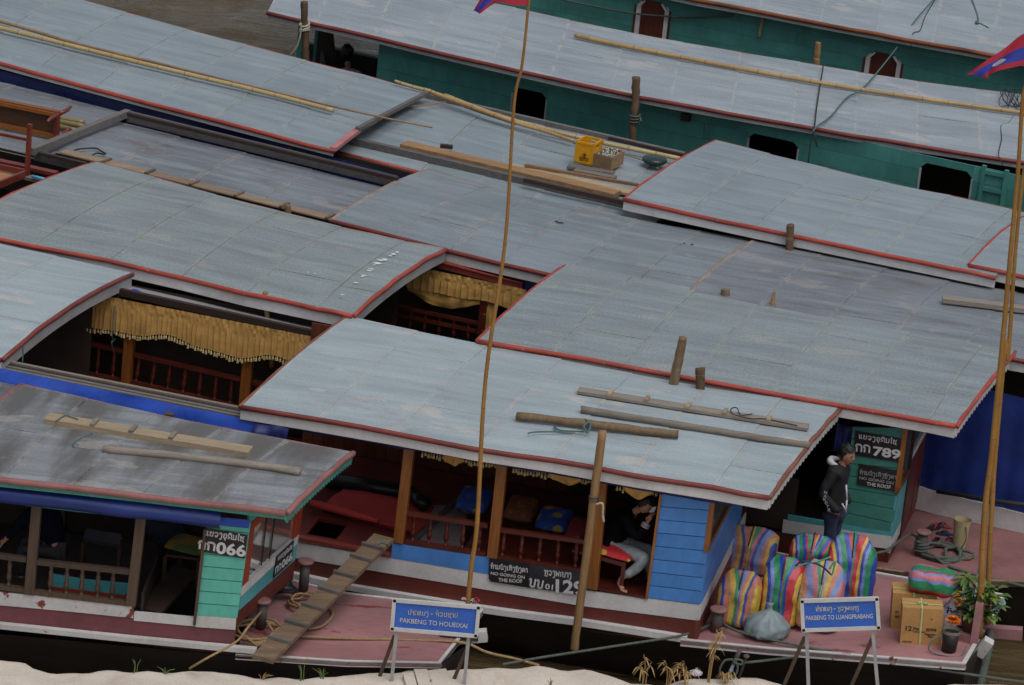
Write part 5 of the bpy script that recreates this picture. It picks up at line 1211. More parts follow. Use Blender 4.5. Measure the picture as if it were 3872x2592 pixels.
# ================================================================== mooring posts
bH = Boat((2360,753), (3765,1047), 2.55)
def mpost(label, pl, top, bot, r, mat, ext=.6, bend=0, n=9, rough=.25, tipr=.9, name='mooring_post'):
    a, c = pl.hit(top), pl.hit(bot); d = (c-a).normalized()
    P = [a, lerp(a, c, .35)+pl.ex*bend, lerp(a, c, .7), c, c + d*ext]
    o = log(P, [r*tipr, r], n, rough).build(name, mat, None, True); return tag(o, label, 'post')
mpost('rough tall log wound with rope at the stern of the teal boat', bT.side(-.2), Z(2,447,15), Z(2,462,520), .062, LOG, 1.0)
T = thing('rope_turns', 'pale rope wound round the log at the teal stern', 'rope', bT.side(-.2).hit(Z(2,450,260)))
for k, y in enumerate((205, 240, 262)):
    p = bT.side(-.2).hit(Z(2,452,y)); MB().tube([p + bT.x*.075*math.cos(t*.7) + bT.n*.075*math.sin(t*.7) + UP*.03*math.sin(t*.7+k) for t in range(10)], .018, 6).build('rope_turn', ROPEW, T, True)
MB().tube(bez([bT.side(-.3).hit(q) for q in (Z(2,425,200), Z(2,415,300), Z(2,385,400), Z(2,330,470))]), .014, 6).build('rope_tail', ROPEW, T, True)
mpost('rough crooked log with a knobbed top in front of the teal wall', bT.side(-.25), Z(3,1128,655), Z(3,1100,1195), .058, LOG, 1.0, .02, rough=.4, tipr=1.05)
rope('rope_lashing', 'dark rope lashed low round the crooked log', [bT.side(-.25).hit(Z(3,1115,1050)) + bT.x*.075*math.cos(t*.8) + bT.n*.075*math.sin(t*.8) + UP*.006*t for t in range(26)] + [bT.side(-.35).hit(Z(3,1180,1040)), bT.side(-.35).hit(Z(3,1170,1015))], .014, ROPEG, smooth=2)
mpost('brown split post in front of the farthest teal wall', bS.side(-.15), Z(4,495,360), Z(4,482,550), .055, LOGP, 1.2)
mpost('short dark topped post between the red trimmed roof and the dull roof', bH.side(-.12), Z(8,262,450), Z(8,255,640), .055, LOG, 1.6)
def roof_stub(label, top, bot, z, r, mat, tipr):
    base = G(bot, z); return mpost(label, Pl(base, Vector((1,0,0))), top, bot, r, mat, .25, tipr=tipr)
roof_stub('short pointed red brown stake beside the dull roof seam', Z(8,128,1022), Z(8,108,1130), 2.36, .045, LOGP, .35)
roof_stub('short round post stub above the red edged speckled roof', Z(7,1886,995), Z(7,1886,1052), 2.36, .06, POST, .95)
mpost('tall split post rising between the light grey and speckled roofs', b789.side(-.14), Z(7,1528,1400), Z(11,1455,312), .062, POST, 1.6)
mpost('short dark bark post beside the tall split post', b789.side(-.14), Z(11,1675,210), Z(11,1675,345), .062, LOG, 1.6)
mpost('thin square stake in front of the red trim over the gold curtain', b129.side(3.85), Z(6,118,1015), Z(6,142,1278), .035, LOGP, .6, n=6)
mpost('small stub post beside the pale boards on the low roof', bE.side(-.06), Z(6,308,290), Z(6,308,345), .05, POST, 1.5)
mpost('tall worn wooden pole standing in the water before the blue boat', b129.side(-.14), Z(11,848,740), Z(15,612,1222), .05, LOGP, .02, .0, rough=.15, tipr=1.0)
T = thing('wire_tie', 'wire and string tied round the tall worn pole', 'tie', b129.side(-.14).hit(Z(11,770,1335)))
p = b129.side(-.14).hit(Z(11,772,1335))
MB().tube([p + b129.x*.06*math.cos(t*.7) + b129.n*.06*math.sin(t*.7) + UP*.004*t for t in range(20)], .009, 5).build('wire', IRON, T, True)
MB().tube(bez([p - b129.n*.08 + b129.x*.05, p - b129.n*.08 + b129.x*.12 + UP*.02, p - b129.n*.08 + b129.x*.14 - UP*.12, p - b129.n*.08 + b129.x*.16 - UP*.2]), .014, 5).build('string', ROPEW, T, True)

# ================================================================== flag poles and flags
def facing(base): return Pl(base, Vector((1, 0, 0)))
base = G(Z(14,1812,1170), .42); fp = facing(base)
bamboo('flag_pole', 'tall thin bamboo flag pole rising from the front left bow', [base] + [fp.hit(q) for q in (Z(14,1860,600), Z(10,1915,1500), Z(10,1985,300), Z(6,2150,600), Z(2,2225,900), Z(3,165,560), Z(3,215,100), (2012,-130))], .03, .014, BAMP, .38, 'flag pole')
p1_ = [fp.hit(q) for q in ((2012,-120), (2004,22))]
FLM, t, b = nodes('three_band_flag_cloth')
v, rn = coord(t, 'UV'); sx = nd(t, 'ShaderNodeSeparateXYZ'); t.links.new(v, sx.inputs[0])
r = nd(t, 'ShaderNodeValToRGB'); r.color_ramp.interpolation = 'CONSTANT'
r.color_ramp.elements[0].color = (.42,.02,.045,1); r.color_ramp.elements[1].position = .25; r.color_ramp.elements[1].color = (.03,.05,.36,1)
e = r.color_ramp.elements.new(.75); e.color = (.42,.02,.045,1); t.links.new(sx.outputs[1], r.inputs[0])
dv = nd(t, 'ShaderNodeVectorMath', operation='SUBTRACT'); dv.inputs[1].default_value = (.5,.5,0); t.links.new(v, dv.inputs[0])
sc = nd(t, 'ShaderNodeVectorMath', operation='MULTIPLY'); sc.inputs[1].default_value = (1.5,1,1); t.links.new(dv.outputs[0], sc.inputs[0])
le = nd(t, 'ShaderNodeVectorMath', operation='LENGTH'); t.links.new(sc.outputs[0], le.inputs[0])
ls = nd(t, 'ShaderNodeMath', operation='LESS_THAN'); ls.inputs[1].default_value = .2; t.links.new(le.outputs[1], ls.inputs[0])
t.links.new(mix(t, ls.outputs[0], r.outputs[0], (.6,.6,.6)), b.inputs['Base Color']); b.inputs['Roughness'].default_value = .6
def flag(label, pl, rows_, name='flag', fold=.05):
    "rows_: photo points from hoist to fly, for v = 0 (bottom) .. 1 (top)"
    nv, nu = len(rows_)-1, 24; V, U, Fc = [], [], []
    C = [bez([pl.hit(q) for q in rw], 8) for rw in rows_]
    for i in range(nu+1):
        for j in range(nv*4+1):
            a = i/nu; bb_ = j/(nv*4); k = min(int(bb_*nv), nv-1); f_ = bb_*nv-k
            def at(c): x = a*(len(c)-1); q = min(int(x), len(c)-2); return lerp(c[q], c[q+1], x-q)
            p = lerp(at(C[k]), at(C[k+1]), f_); p = p + pl.n*fold*math.sin(a*9+bb_*4)*a; V.append(p); U.append((a, bb_))
    m_ = nv*4+1
    for i in range(nu):
        for j in range(m_-1): Fc.append((i*m_+j, (i+1)*m_+j, (i+1)*m_+j+1, i*m_+j+1))
    return tag(mesh(name, V, Fc, FLM, None, True, U), label, 'flag')
flag('red and blue flag hanging at the top of the thin flag pole', fp, [[(2003,22), (1940,20), (1872,14), (1812,52)], [(2008,-40), (1950,-45), (1880,-30), (1800,50)], [(2012,-120), (1950,-125), (1880,-90), (1790,40)]], 'flag')
base = G(Z(16,1862,1165), .52); fp2 = facing(base)
bamboo('flag_pole', 'thick bamboo flag pole bound in a frame at the blue boat bow tip', [base] + [fp2.hit(q) for q in (Z(16,1885,500), Z(16,1918,0), Z(12,1965,960), Z(12,2058,0), Z(8,2130,650), Z(8,2190,0), Z(4,2235,800), (3900,300), (3925,90))], .042, .02, BAMP, .42, 'flag pole')
base = G(Z(16,1915,1100), .52) + b129.n*.15; fp3 = facing(base)
bamboo('flag_pole', 'second thinner bamboo pole tied behind the thick flag pole', [base] + [fp3.hit(q) for q in (Z(16,1945,500), Z(16,1972,0), Z(12,1995,960), Z(12,2085,0), Z(8,2105,1568), Z(8,2170,650), Z(8,2240,0), (3905,560))], .035, .02, BAMP, .5, 'flag pole')
flag('red and blue flag with a white disc at the right edge', fp2, [[(3902,240), (3800,262), (3742,284), (3735,296)], [(3900,215), (3800,238), (3745,258), (3700,292)], [(3905,180), (3820,215), (3745,245), (3680,287)], [(3912,110), (3850,140), (3770,205), (3655,282)]], 'flag', .04)

# ================================================================== cushions, mat and bag inside the blue boat
def cushion(name, label, c, ex, ey, up, a, b_, h, mat, cat='cushion', group=None, puff=1.0):
    ex, ey, up = ex.normalized(), ey.normalized(), up.normalized(); V, U, Fc = [], [], []; N = 12
    for s_ in (1, -1):
        for i in range(N+1):
            for j in range(N+1):
                u, v = i/N*2-1, j/N*2-1
                k = max(0, (1-u**4)*(1-v**4))**.5; pin = 1-.08*(u*u*v*v)
                w_ = .1*mn.noise((u*2+c.x, v*2+c.y, 3.0*s_))
                V.append(c + ex*(a*u*pin) + ey*(b_*v*pin) + up*(s_*h*k*puff*(1+w_))); U.append(((u+1)/2, (v+1)/2))
    M = (N+1)**2
    for i in range(N):
        for j in range(N):
            q = (i*(N+1)+j, (i+1)*(N+1)+j, (i+1)*(N+1)+j+1, i*(N+1)+j+1); Fc.append(q); Fc.append(tuple(M+x for x in q[::-1]))
    return tag(mesh(name, V, Fc, mat, None, True, U), label, cat, group)
def floral(name, base, spots, scale=9, thr=.42):
    m, t, b = nodes(name); v, rnd = coord(t, 'Object'); vo = nd(t, 'ShaderNodeTexVoronoi'); vo.inputs['Scale'].default_value = scale; t.links.new(v, vo.inputs['Vector'])
    r = nd(t, 'ShaderNodeValToRGB'); r.color_ramp.interpolation = 'CONSTANT'
    sp = nd(t, 'ShaderNodeSeparateColor'); t.links.new(vo.outputs['Color'], sp.inputs[0])
    for i, c in enumerate(spots):
        e = r.color_ramp.elements[i] if i < 2 else r.color_ramp.elements.new(i/len(spots)); e.position = i/len(spots); e.color = (*c, 1)
    t.links.new(sp.outputs[0], r.inputs[0]); col = mix(t, ramp(t, vo.outputs['Distance'], thr, thr+.06), r.outputs[0], base)
    col = mix(t, .2, col, noise(t, v, 30, 3, .6), 'OVERLAY'); t.links.new(col, b.inputs['Base Color']); b.inputs['Roughness'].default_value = .8
    return m
CB = floral('blue_flowered_cloth', (.015,.06,.3), [(.35,.06,.09),(.36,.25,.05),(.05,.1,.4),(.3,.12,.02)], 7)
CR = floral('red_flowered_cloth', (.45,.02,.03), [(.5,.45,.4),(.45,.02,.03),(.5,.3,.05),(.45,.03,.04)], 9)
CO = floral('orange_patterned_cloth', (.16,.05,.015), [(.3,.1,.02),(.1,.07,.03),(.2,.03,.02),(.12,.1,.03)], 22)
CX = floral('maroon_patterned_cloth', (.2,.02,.025), [(.3,.2,.12),(.1,.02,.02),(.2,.02,.025),(.06,.04,.04)], 10)
for nm, lab, a, c, d, m_, hh in (
    ('cushion', 'blue flowered cushion behind the middle orange post', A7(720,650), A7(1060,610), .92, CB, .1),
    ('cushion', 'orange patterned cushion right of the middle orange post', A7(1190,740), A7(1520,700), .9, CO, .1),
    ('cushion', 'bright blue flowered cushion leaning on the platform', A7(1500,850), A7(1860,790), .92, CB, .08),
    ('cushion', 'maroon patterned cushion behind the tall worn pole', A7(1800,950), A7(2010,900), .92, CX, .08)):
    p, q = G(a, d), G(c, d); c_ = (p+q)/2; e_ = (q-p)
    cushion(nm, lab, c_, b129.x, b129.n*.95+UP*.22, UP*.95-b129.n*.22, e_.dot(b129.x)/2+.02, .24, hh, m_)
p = S = b129.side(.2)
bp0, bp1 = S.hit(AP(60,985), -.1), S.hit(AP(430,1090), -.1)
cushion('seat_cushion', 'red flowered seat cushion under the seated person', (bp0+bp1)/2 + b129.n*.2 + UP*.03 + b129.x*.02, bp1-bp0, b129.n, UP, (bp1-bp0).length/2+.06, .24, .04, CR)
mq = [G(q, .62) for q in (Z(10,800,1215), Z(10,1640,1400), Z(14,1400,290), Z(10,580,1400))]
V, Fc = [], []
T = thing('red_mat', 'thick red mat spread on the dark red boat floor', 'mat', mq[3])
def mf(a, c): return lerp(lerp(mq[0], mq[1], a), lerp(mq[3], mq[2], a), c) + UP*(.012 + .03*mn.noise((a*4, c*3, 2)) + .05*max(0, c-.8)*5*max(0, .4-a))
MB().grid(24, 12, mf, True).grid(24, 12, lambda a, c: mf(a, c)-UP*.03).build('mat_sheet', REDM, T, True)
MB().tube([mq[3]-b129.x*.12+UP*.05, mq[3]+UP*.05, lerp(mq[3], mq[2], .25)+UP*.05, lerp(mq[3], mq[2], .6)+UP*.04], [.045,.05,.05,.03], 10).build('rolled_edge', REDM, T, True)
tag(MB().tube([G(Z(10,640,1150), .68), G(Z(10,1000,1205), .68), G(Z(10,1370,1275), .68)], .1, 12).build('black_roll', BLACKC, None, True), 'long black roll lying against the brown plank wall', 'roll')
tag(log([G(Z(10,1370,1290), .72), G(Z(10,1430,1330), .76), G(Z(10,1480,1370), .7)], [.09,.1], 10, .3).build('black_duffel', BLACKC, None, True), 'small black duffel bag on the end of the red mat', 'bag')
PINKF = paint('pink_paper_flower', (.5,.28,.36), .7, .15, 8)
T = thing('flower_garland', 'pink paper flower garland hanging inside the blue cabin window', 'garland', G(Z(15,1840,150), 1.7))
gp = b129.front(5.5)
for k, (x, y) in enumerate(((1850,125),(1838,150),(1862,160),(1842,180),(1860,195),(1845,215),(1832,232),(1855,235))):
    p = gp.hit(Z(15,x-40,y)); MB().lathe(p-UP*.03, UP, [(0,.01),(.01,.03),(.03,.042),(.05,.03),(.06,.01)], 8).build('flower', PINKF, T, True)
# boat 066 interior
SS = b066.side(.2)
tag(log([G(A2(520,560), 1.0), G(A2(600,480), 1.1), G(A2(690,620), .95)], [.14,.18], 10, .3).build('dark_backpack', paint('navy_bag_cloth', (.012,.018,.035), .8, .3, 4), None, True), 'dark backpack with an orange mark by the turned rails', 'bag')
q = [G(a, 1.0) for a in (A2(860,580), A2(1150,650), A2(1100,860), A2(650,810))]
cushion('seat_cloth', 'yellow and green cloth over the seat by the turquoise cabin', (q[0]+q[1]+q[2]+q[3])/4, q[1]-q[0], q[0]-q[3], UP, .24, .26, .03, floral('yellow_green_cloth', (.3,.2,.03), [(.3,.22,.03),(.12,.18,.05),(.3,.12,.15),(.3,.2,.02)], 5, .5), 'cloth')
T = thing('low_seat', 'low wooden seat under the yellow and green cloth', 'seat', G(A2(700,1000), .6))
MB().prism([v_-UP*.05 for v_ in q], UP*-.03).build('seat_board', WOODDKV, T)
for v_ in q: MB().beam(v_-UP*.08, Vector((v_.x, v_.y, .56)), .045, .045, b066.n).build('leg', WOODDKV, T)
q = [G(a, .92) for a in (A1(1140,520), A1(1595,595), A1(1580,735), A1(1095,650))]
T = thing('grey_bench', 'grey topped bench inside the dark roofed boat', 'bench', q[3])
MB().prism(q, UP*-.04).build('seat_board', paint('grey_bench_top', (.04,.036,.037), .5, .2, 4), T)
for v_ in q: MB().beam(v_-UP*.05, Vector((v_.x, v_.y, .56)), .04, .04, b066.n).build('leg', WOODDKV, T)
TP = b066.side(.75)
T = thing('painted_panel', 'turquoise panel with an orange red base behind the turned balusters', 'panel', TP.hit(A1(1200,1400)))
MB().prism([TP.hit(a) for a in (A1(700,1125), A1(1110,1195), A1(1690,1250), A1(1690,1360), A1(1640,1395), A1(680,1285))], TP.n*-.03).build('upper_board', TURQB, T)
MB().prism([TP.hit(a, .004) for a in (A1(680,1290), A1(1640,1400), A1(1680,1380), A1(1660,1445), A1(690,1335))], TP.n*-.03).build('base_board', REDP, T)
# ================================================================== cargo on the blue boat's bow
def deck_z(x): return lerp(.30, .5, max(0, min(1, (x-5.5)/3.4))) + .004
def on_deck(q):
    z = .36
    for _ in range(4):
        p = G(q, z); x = (p-b129.o).dot(b129.x); z = deck_z(x)
    return G(q, z)
c_red, c_blu, c_grn, c_yel, c_pnk, c_lbl, c_org, c_tan, c_gry = (.45,.035,.045), (.022,.055,.34), (.02,.22,.1), (.52,.34,.04), (.46,.14,.18), (.15,.22,.48), (.45,.17,.11), (.38,.25,.2), (.2,.2,.24)
def bag(label, q, w_, d_, h, seq, period, yaw=0, lean=(0,0), dull=0, top=.35, name='striped_bag', pinch=.0, zip_=True, square=4.2, sag=.05, ph=0):
    "tall woven plastic bag: photo point q is the middle of its front foot"
    p0 = on_deck(q) if not isinstance(q, Vector) else q
    cy, sy = math.cos(b129.yaw+yaw), math.sin(b129.yaw+yaw); ex = Vector((cy, sy, 0)); ey = Vector((-sy, cy, 0)); p0 = p0 + ey*d_/2
    NU, NV = 48, 22; V, U, Fc = [], [], []
    per = 2*(w_+d_)*.9; sd = random.random()*50
    for j in range(NV+1):
        v = j/NV; z = h*v
        prof = min(1, (v/.06)**.5 if v < .06 else 1)*.97 + sag*math.sin(v*3.1)
        k = (1-max(0, (v-(1-top))/top)**2.4*(1-.12)) if v > 1-top else 1
        kd = k if v <= 1-top else max(.06, 1-((v-(1-top))/top)**1.3)
        kw = 1 if v <= 1-top else max(.45-pinch, 1-.45*((v-(1-top))/top)**2.5)
        for i in range(NU):
            a = 2*math.pi*i/NU; ca, sa = math.cos(a), math.sin(a); s_ = (abs(ca)**square+abs(sa)**square)**(-1/square)
            x, y = ca*s_*w_/2*prof*kw, sa*s_*d_/2*prof*kd
            n_ = mn.noise((x*6+sd, y*6, z*5))*.034 + mn.noise((x*15+sd, y*15, z*11))*.02 + .012*abs(mn.noise((x*28+sd, y*28, z*9)))
            V.append(p0 + ex*(x*(1+n_)+lean[0]*v+n_*.35) + ey*(y+lean[1]*v+n_*1.3) + UP*(z*(1+.02*n_) + (.02*mn.noise((x*5+sd, y*5, 1)) if v > .7 else 0)))
            U.append((abs(x)*1.0 if False else x + w_ + abs(y)*.35*(1 if x > 0 else -1) + ph, z))
    for j in range(NV):
        for i in range(NU):
            Fc.append((j*NU+i, j*NU+(i+1) % NU, (j+1)*NU+(i+1) % NU, (j+1)*NU+i))
    Fc.append(tuple(NV*NU+i for i in range(NU))); Fc.append(tuple(NU-1-i for i in range(NU)))
    T = thing(name, label, 'bag', p0)
    mt = stripe_mat('bag_cloth_%d' % len(MATS), seq, period*.8, 0, .45 if not dull else .6, dull)
    mesh('bag_body', V, Fc, mt, T, True, U)
    if zip_:
        t0 = p0 + ey*lean[1] + ex*lean[0] + UP*(h+.004)
        zs = [V[(NV-6)*NU+36] - ey*.006, V[(NV-3)*NU+36] - ey*.008 + UP*.006, t0, t0 + ey*d_*.1]
        MB().tube(bez(zs, 4), .008, 5).build('zip', BLACKR, T, True)
    return T
s1 = [(.9,c_blu),(.5,c_red),(1.1,c_grn),(.4,c_blu),(1.2,c_red),(.5,c_yel),(.5,c_blu),(.5,c_lbl),(.9,c_grn)]
s2 = [(.5,c_blu),(1,c_org),(.9,c_yel),(.9,c_grn),(.6,c_pnk),(.5,c_blu),(.8,c_lbl),(.5,c_org),(.5,c_yel)]
s3 = [(.7,c_tan),(.7,c_yel),(.7,c_org),(.9,c_lbl),(.9,c_pnk),(.6,c_grn),(.6,c_yel),(.3,c_blu),(.7,c_lbl)]
bag('squat striped bag resting against the blue cabin front, farthest left', A5(590,1010), .6, .46, .56, s2, .62, 0, (.02,.05), .12, .3, sag=.12, ph=.05)
bag('striped bag tied with blue cord beside the bollard', A5(480,1580), .48, .38, .68, s2, .5, 0, (.0,.06), .05, .34, ph=.17)
bag('glossy red, blue and green striped bag behind the pale blue sack', A5(930,1575), .47, .4, .82, s1, .62, 0, (-.02,.1), 0, .34, ph=.1)
bag('dull tan, yellow and pink striped bag with a black zip behind the right sign', A5(1340,1630), .52, .44, .82, s3, .55, .05, (.0,.12), .1, .36, ph=.3)
bag('glossy red and green striped bag nearest the standing person', A5(1690,1330), .58, .46, .8, s1, .55, .1, (-.03,.12), 0, .36, ph=.42)
bag('low striped bag with blue straps between the taller bags', A5(1250,1120), .54, .4, .6, s1, .4, 0, (0,.05), 0, .3, ph=.25)
T = thing('carrying_straps', 'green and blue plastic straps on the dull tan bag top', 'strap', on_deck(A5(1340,1630)) + UP*.8)
for k, (m_, pts) in enumerate(((paint('green_strap_plastic', (.08,.35,.22), .4, .1, 4), [(1120,920),(1250,870),(1380,850),(1520,800)]), (BLUETD, [(1140,900),(1220,850),(1400,890),(1520,990)]), (MATS['green_strap_plastic'], [(1500,930),(1560,850),(1540,960),(1520,1000)]))):
    pl_ = facing(on_deck(A5(1340,1630))); MB().tube(bez([pl_.hit(A5(*p_), .1) for p_ in pts]), .012, 5).build('strap', m_, T, True)
# pale blue plastic sack, gathered top
def sack(label, q, w_, h, mat, name='plastic_sack', lean=(0,0), foldn=9):
    p0 = on_deck(q) if not isinstance(q, Vector) else q; NU, NV = 44, 18; V, Fc = [], []; sd = random.random()*40
    for j in range(NV+1):
        v = j/NV; r = w_/2*max(.1, (1.04 if v < .3 else 1.04*(1-max(0, (v-.3)/.5)**1.7*.9) if v < .8 else .11+.25*(v-.8))); r *= min(1, .72+v*3)
        for i in range(NU):
            a = 2*math.pi*i/NU; f = 1 + .07*min(1, v*1.5)*math.sin(a*foldn+sd+2*mn.noise((a, v*2, sd))) + .04*math.sin(a*foldn*2.3+v*4) + .12*mn.noise((math.cos(a)*2+sd, math.sin(a)*2, v*3)) + .07*mn.noise((math.cos(a)*6+sd, math.sin(a)*6, v*7)) + (.14*math.sin(a*7)*max(0, v-.85)*5)
            V.append(p0 + Vector((math.cos(a)*r*f + lean[0]*v, (math.sin(a)*r*f+w_/2)*.85 + lean[1]*v, h*v)))
    for j in range(NV):
        for i in range(NU): Fc.append((j*NU+i, j*NU+(i+1) % NU, (j+1)*NU+(i+1) % NU, (j+1)*NU+i))
    Fc.append(tuple(NV*NU+i for i in range(NU))); Fc.append(tuple(NU-1-i for i in range(NU)))
    return tag(mesh(name, V, Fc, mat, None, True), label, 'sack')
sack('pale blue grey plastic sack gathered at the top, on the bow edge', AS(860,325), .5, .42, paint('pale_blue_sack_plastic', (.2,.25,.27), .45, .3, 5, bmp=.9))
# cardboard boxes
CARD = paint('cardboard', (.42,.235,.08), .75, .12, 3, dirt=((.3,.17,.06), .5))
STRING = paint('pale_green_string', (.42,.5,.26), .5, .1, 6)
PRINT = paint('black_box_print', (.03,.02,.015), .6, .2, 6); PRINTR = paint('red_box_print', (.35,.06,.03), .6, .2, 6)
def carton(label, q0, q1, h, dep, texts=()):
    A_ = on_deck(q0); B_ = on_deck(q1); ex = (B_-A_).normalized(); ey = UP.cross(ex).normalized(); L = (B_-A_).length; up = ex.cross(ey).normalized()
    T = thing('cardboard_box', label, 'box', A_)
    mb = MB().hexa([A_, A_+ex*L, A_+ex*L+ey*dep, A_+ey*dep, A_+up*h, A_+ex*L+up*h, A_+ex*L+ey*dep+up*h, A_+ey*dep+up*h])
    for v in mb.V: v += Vector((1, 1, 1))*.006*mn.noise(v*5)
    mb.build('carton', CARD, T)
    pl_ = Pl(A_, ex, up)
    MB().prism([A_+ex*L*.44+up*(h+.004)-ey*.004, A_+ex*L*.5+up*(h+.004)-ey*.004, A_+ex*L*.5+up*(h+.004)+ey*dep, A_+ex*L*.44+up*(h+.004)+ey*dep], up*.002).build('tape', paint('brown_packing_tape', (.48,.3,.13), .25, .1, 3) if 'brown_packing_tape' not in MATS else MATS['brown_packing_tape'], T)
    MB().beam(pl_.pt(L*.48,0,.006), pl_.pt(L*.48,h+.006,.006), .018, .006, pl_.n).build('string', STRING, T); MB().beam(pl_.pt(0,h+.008,-dep*.4), pl_.pt(L,h+.008,-dep*.4), .018, .006).build('string', STRING, T)
    MB().beam(pl_.pt(L*.48,h+.008,0), pl_.pt(L*.48,h+.008,-dep), .018, .006).build('string', STRING, T)
    MB().tube(bez([pl_.pt(L*.48,h+.015,-dep*.4), pl_.pt(L*.4,h+.04,-dep*.35), pl_.pt(L*.36,h+.01,-dep*.45), pl_.pt(L*.48,h+.015,-dep*.4), pl_.pt(L*.58,h+.04,-dep*.3), pl_.pt(L*.6,h+.01,-dep*.42), pl_.pt(L*.48,h+.015,-dep*.4)]), .008, 5).build('string_bow', STRING, T, True)
    for (s, u0, u1, v, hh_, m_, bo) in texts: ltext(pl_, latin, s, L*u0, L*u1, h*v, h*hh_, m_, T, bold=bo, d=.003)
    return T, pl_, L, h
# in perspective the printed words read: 12 WAX CRAYONS, COLOURED, REGULAR SIZE
carton('cardboard box printed with a black 12, in front of the other box', AB(8,1112), AB(455,1137), .46, .3, [('12', .11, .26, .375, .13, PRINT, .03), ('Wax', .28, .44, .405, .08, PRINT, .025), ('ayons', .61, .86, .4, .07, PRINT, .025), ('Coloured', .28, .58, .34, .05, PRINT, .015), ('Regular', .59, .85, .28, .055, PRINT, .02), ('Size', .66, .79, .22, .05, PRINT, .02), ('COLOURS', .06, .28, .05, .04, PRINT, .03), ('No.', .7, .76, .7, .06, PRINTR, .0)])
carton('cardboard box with string partly hidden behind the box printed 12', Z(16,1108,1088), Z(16,1480,1110), .46, .34, [('24', .08, .16, .45, .06, PRINT, .02), ('SET', .08, .2, .33, .05, PRINT, .02)])
pb = on_deck(Z(16,1130,1090)) + UP*.475 + b129.n*.18 + b129.x*.38
s5 = [(.7,c_blu),(.5,c_red),(1.2,c_grn),(.5,c_lbl),(1,c_pnk),(.4,c_lbl),(.3,c_red),(1,c_grn),(.7,c_pnk),(.5,c_yel),(.8,c_lbl)]
V, U, Fc = [], [], []; N = 22
ex, ey = b129.x, b129.n
for i in range(N+1):
    a = i/N*2-1
    for j in range(28):
        th_ = 2*math.pi*j/28; ca, sa = math.cos(th_), math.sin(th_); s_ = (abs(ca)**3+abs(sa)**3)**(-1/3); k = (1-abs(a)**6)**.4 if abs(a) < 1 else .02
        k = max(k, .05); n_ = .02*mn.noise((a*3, ca*2, sa*2))
        V.append(pb + ex*(.3*a) + ey*(.19*ca*s_*k+n_) + UP*(.15+.15*sa*s_*k+n_)); U.append((.15+.15*sa*s_ + .12*(ca+1), a*.3))
for i in range(N):
    for j in range(28): Fc.append((i*28+j, i*28+(j+1) % 28, (i+1)*28+(j+1) % 28, (i+1)*28+j))
tag(mesh('striped_bundle', V, Fc, stripe_mat('bundle_cloth', s5, .62, 0, .45), None, True, U), 'rolled striped bundle lying on top of the cardboard boxes', 'bundle')
sack('white rice sack with blue characters squeezed behind the boxes', on_deck(AB(520,1000)), .24, .5, paint('white_sack_plastic', (.5,.52,.58), .45, .12, 5, bmp=.5), 'rice_sack', (.02, 0), 5)
fpz = facing(on_deck(AB(520,1000)))
mb = MB()
for p_, q_ in (((510,720),(575,730)),((545,700),(530,780)),((520,745),(580,755)),((560,740),(575,780)),((535,740),(520,775))): mb.beam(fpz.hit(AB(*p_), .05), fpz.hit(AB(*q_), .05), .014, .006, fpz.n)
tag(mb.build('sack_print', paint('blue_print', (.02,.03,.2), .5, .1, 4)), 'dark blue brush strokes printed on the rice sack', 'print')
sack('light blue plastic bag behind the potted plant', on_deck(AB(790,900)) + b129.n*.25, .3, .6, paint('light_blue_bag_plastic', (.22,.42,.52), .35, .15, 5), 'blue_plastic_bag')
# black tub with rope handle
p0 = on_deck(AB(540,1195)); T = thing('black_tub', 'small black tub with a pale rim and cord beside the cardboard box', 'tub', p0)
MB().tube([p0, p0+UP*.24], [.085, .1], 14).build('tub_body', BLACKC, T, True); MB().tube([p0+UP*.235, p0+UP*.28], [.104, .108], 14, False).build('tub_rim', WOODG, T, True)
MB().tube(bez([p0+Vector((-.1,-.02,.2)), p0+Vector((-.22,-.08,.14)), p0+Vector((-.24,-.1,.03)), p0+Vector((-.1,-.16,.01)), p0+Vector((.12,-.14,.01)), p0+Vector((.2,-.02,.1))]), .008, 5).build('cord', ROPEB, T, True)
# timber frame round the flag poles
T = thing('pole_frame', 'pink painted timber frame holding the flag poles on the bow', 'frame', on_deck(AB(800,1110)))
fa, fb_, fc_ = on_deck(AB(600,1040)), on_deck(AB(800,1105)), on_deck(AB(890,1040))
MB().beam(fa+UP*.04, fb_+UP*.04, .09, .09).build('frame_foot', DECKP, T); MB().beam(fb_+b129.x*.02, fb_+b129.x*.02+UP*.52, .09, .09, b129.n).build('frame_post', DECKP, T)
MB().beam(fb_+b129.n*.4, fb_+b129.n*.4+UP*.5, .09, .09, b129.n).build('frame_post', DECKP, T)
# potted plants with flowers
LEAFM = [paint('leaf_green_%d' % k, c, .5, .25, 6) for k, c in enumerate(((.05,.11,.02),(.09,.16,.03),(.13,.18,.035)))]
def leafmesh(mb, p, d, L, w_, droop=.3):
    d = d.normalized(); s_ = d.cross(UP); s_ = s_.normalized() if s_.length > .05 else Vector((1,0,0)); N = 4; V = []
    for k in range(N+1):
        t_ = k/N; c = p + d*L*t_ - UP*droop*L*t_*t_; ww = w_*math.sin(math.pi*min(.97, .12+t_*.86)); up_ = UP*ww*.25; V += [c - s_*ww/2 + up_, c, c + s_*ww/2 + up_]
    mb.add(V, [f for k in range(N) for f in ((3*k, 3*k+1, 3*k+4, 3*k+3), (3*k+1, 3*k+2, 3*k+5, 3*k+4))])
def flower(p, r, mat, parent, petals=10, name='flower'):
    mb = MB()
    for ring in range(3):
        for k in range(petals):
            a = 2*math.pi*k/petals + ring*.3; d = Vector((math.cos(a), math.sin(a), .2+ring*.5)); leafmesh(mb, p+UP*.004*ring, d, r*(1-.25*ring), r*.55, .2)
    return mb.build(name, mat, parent)
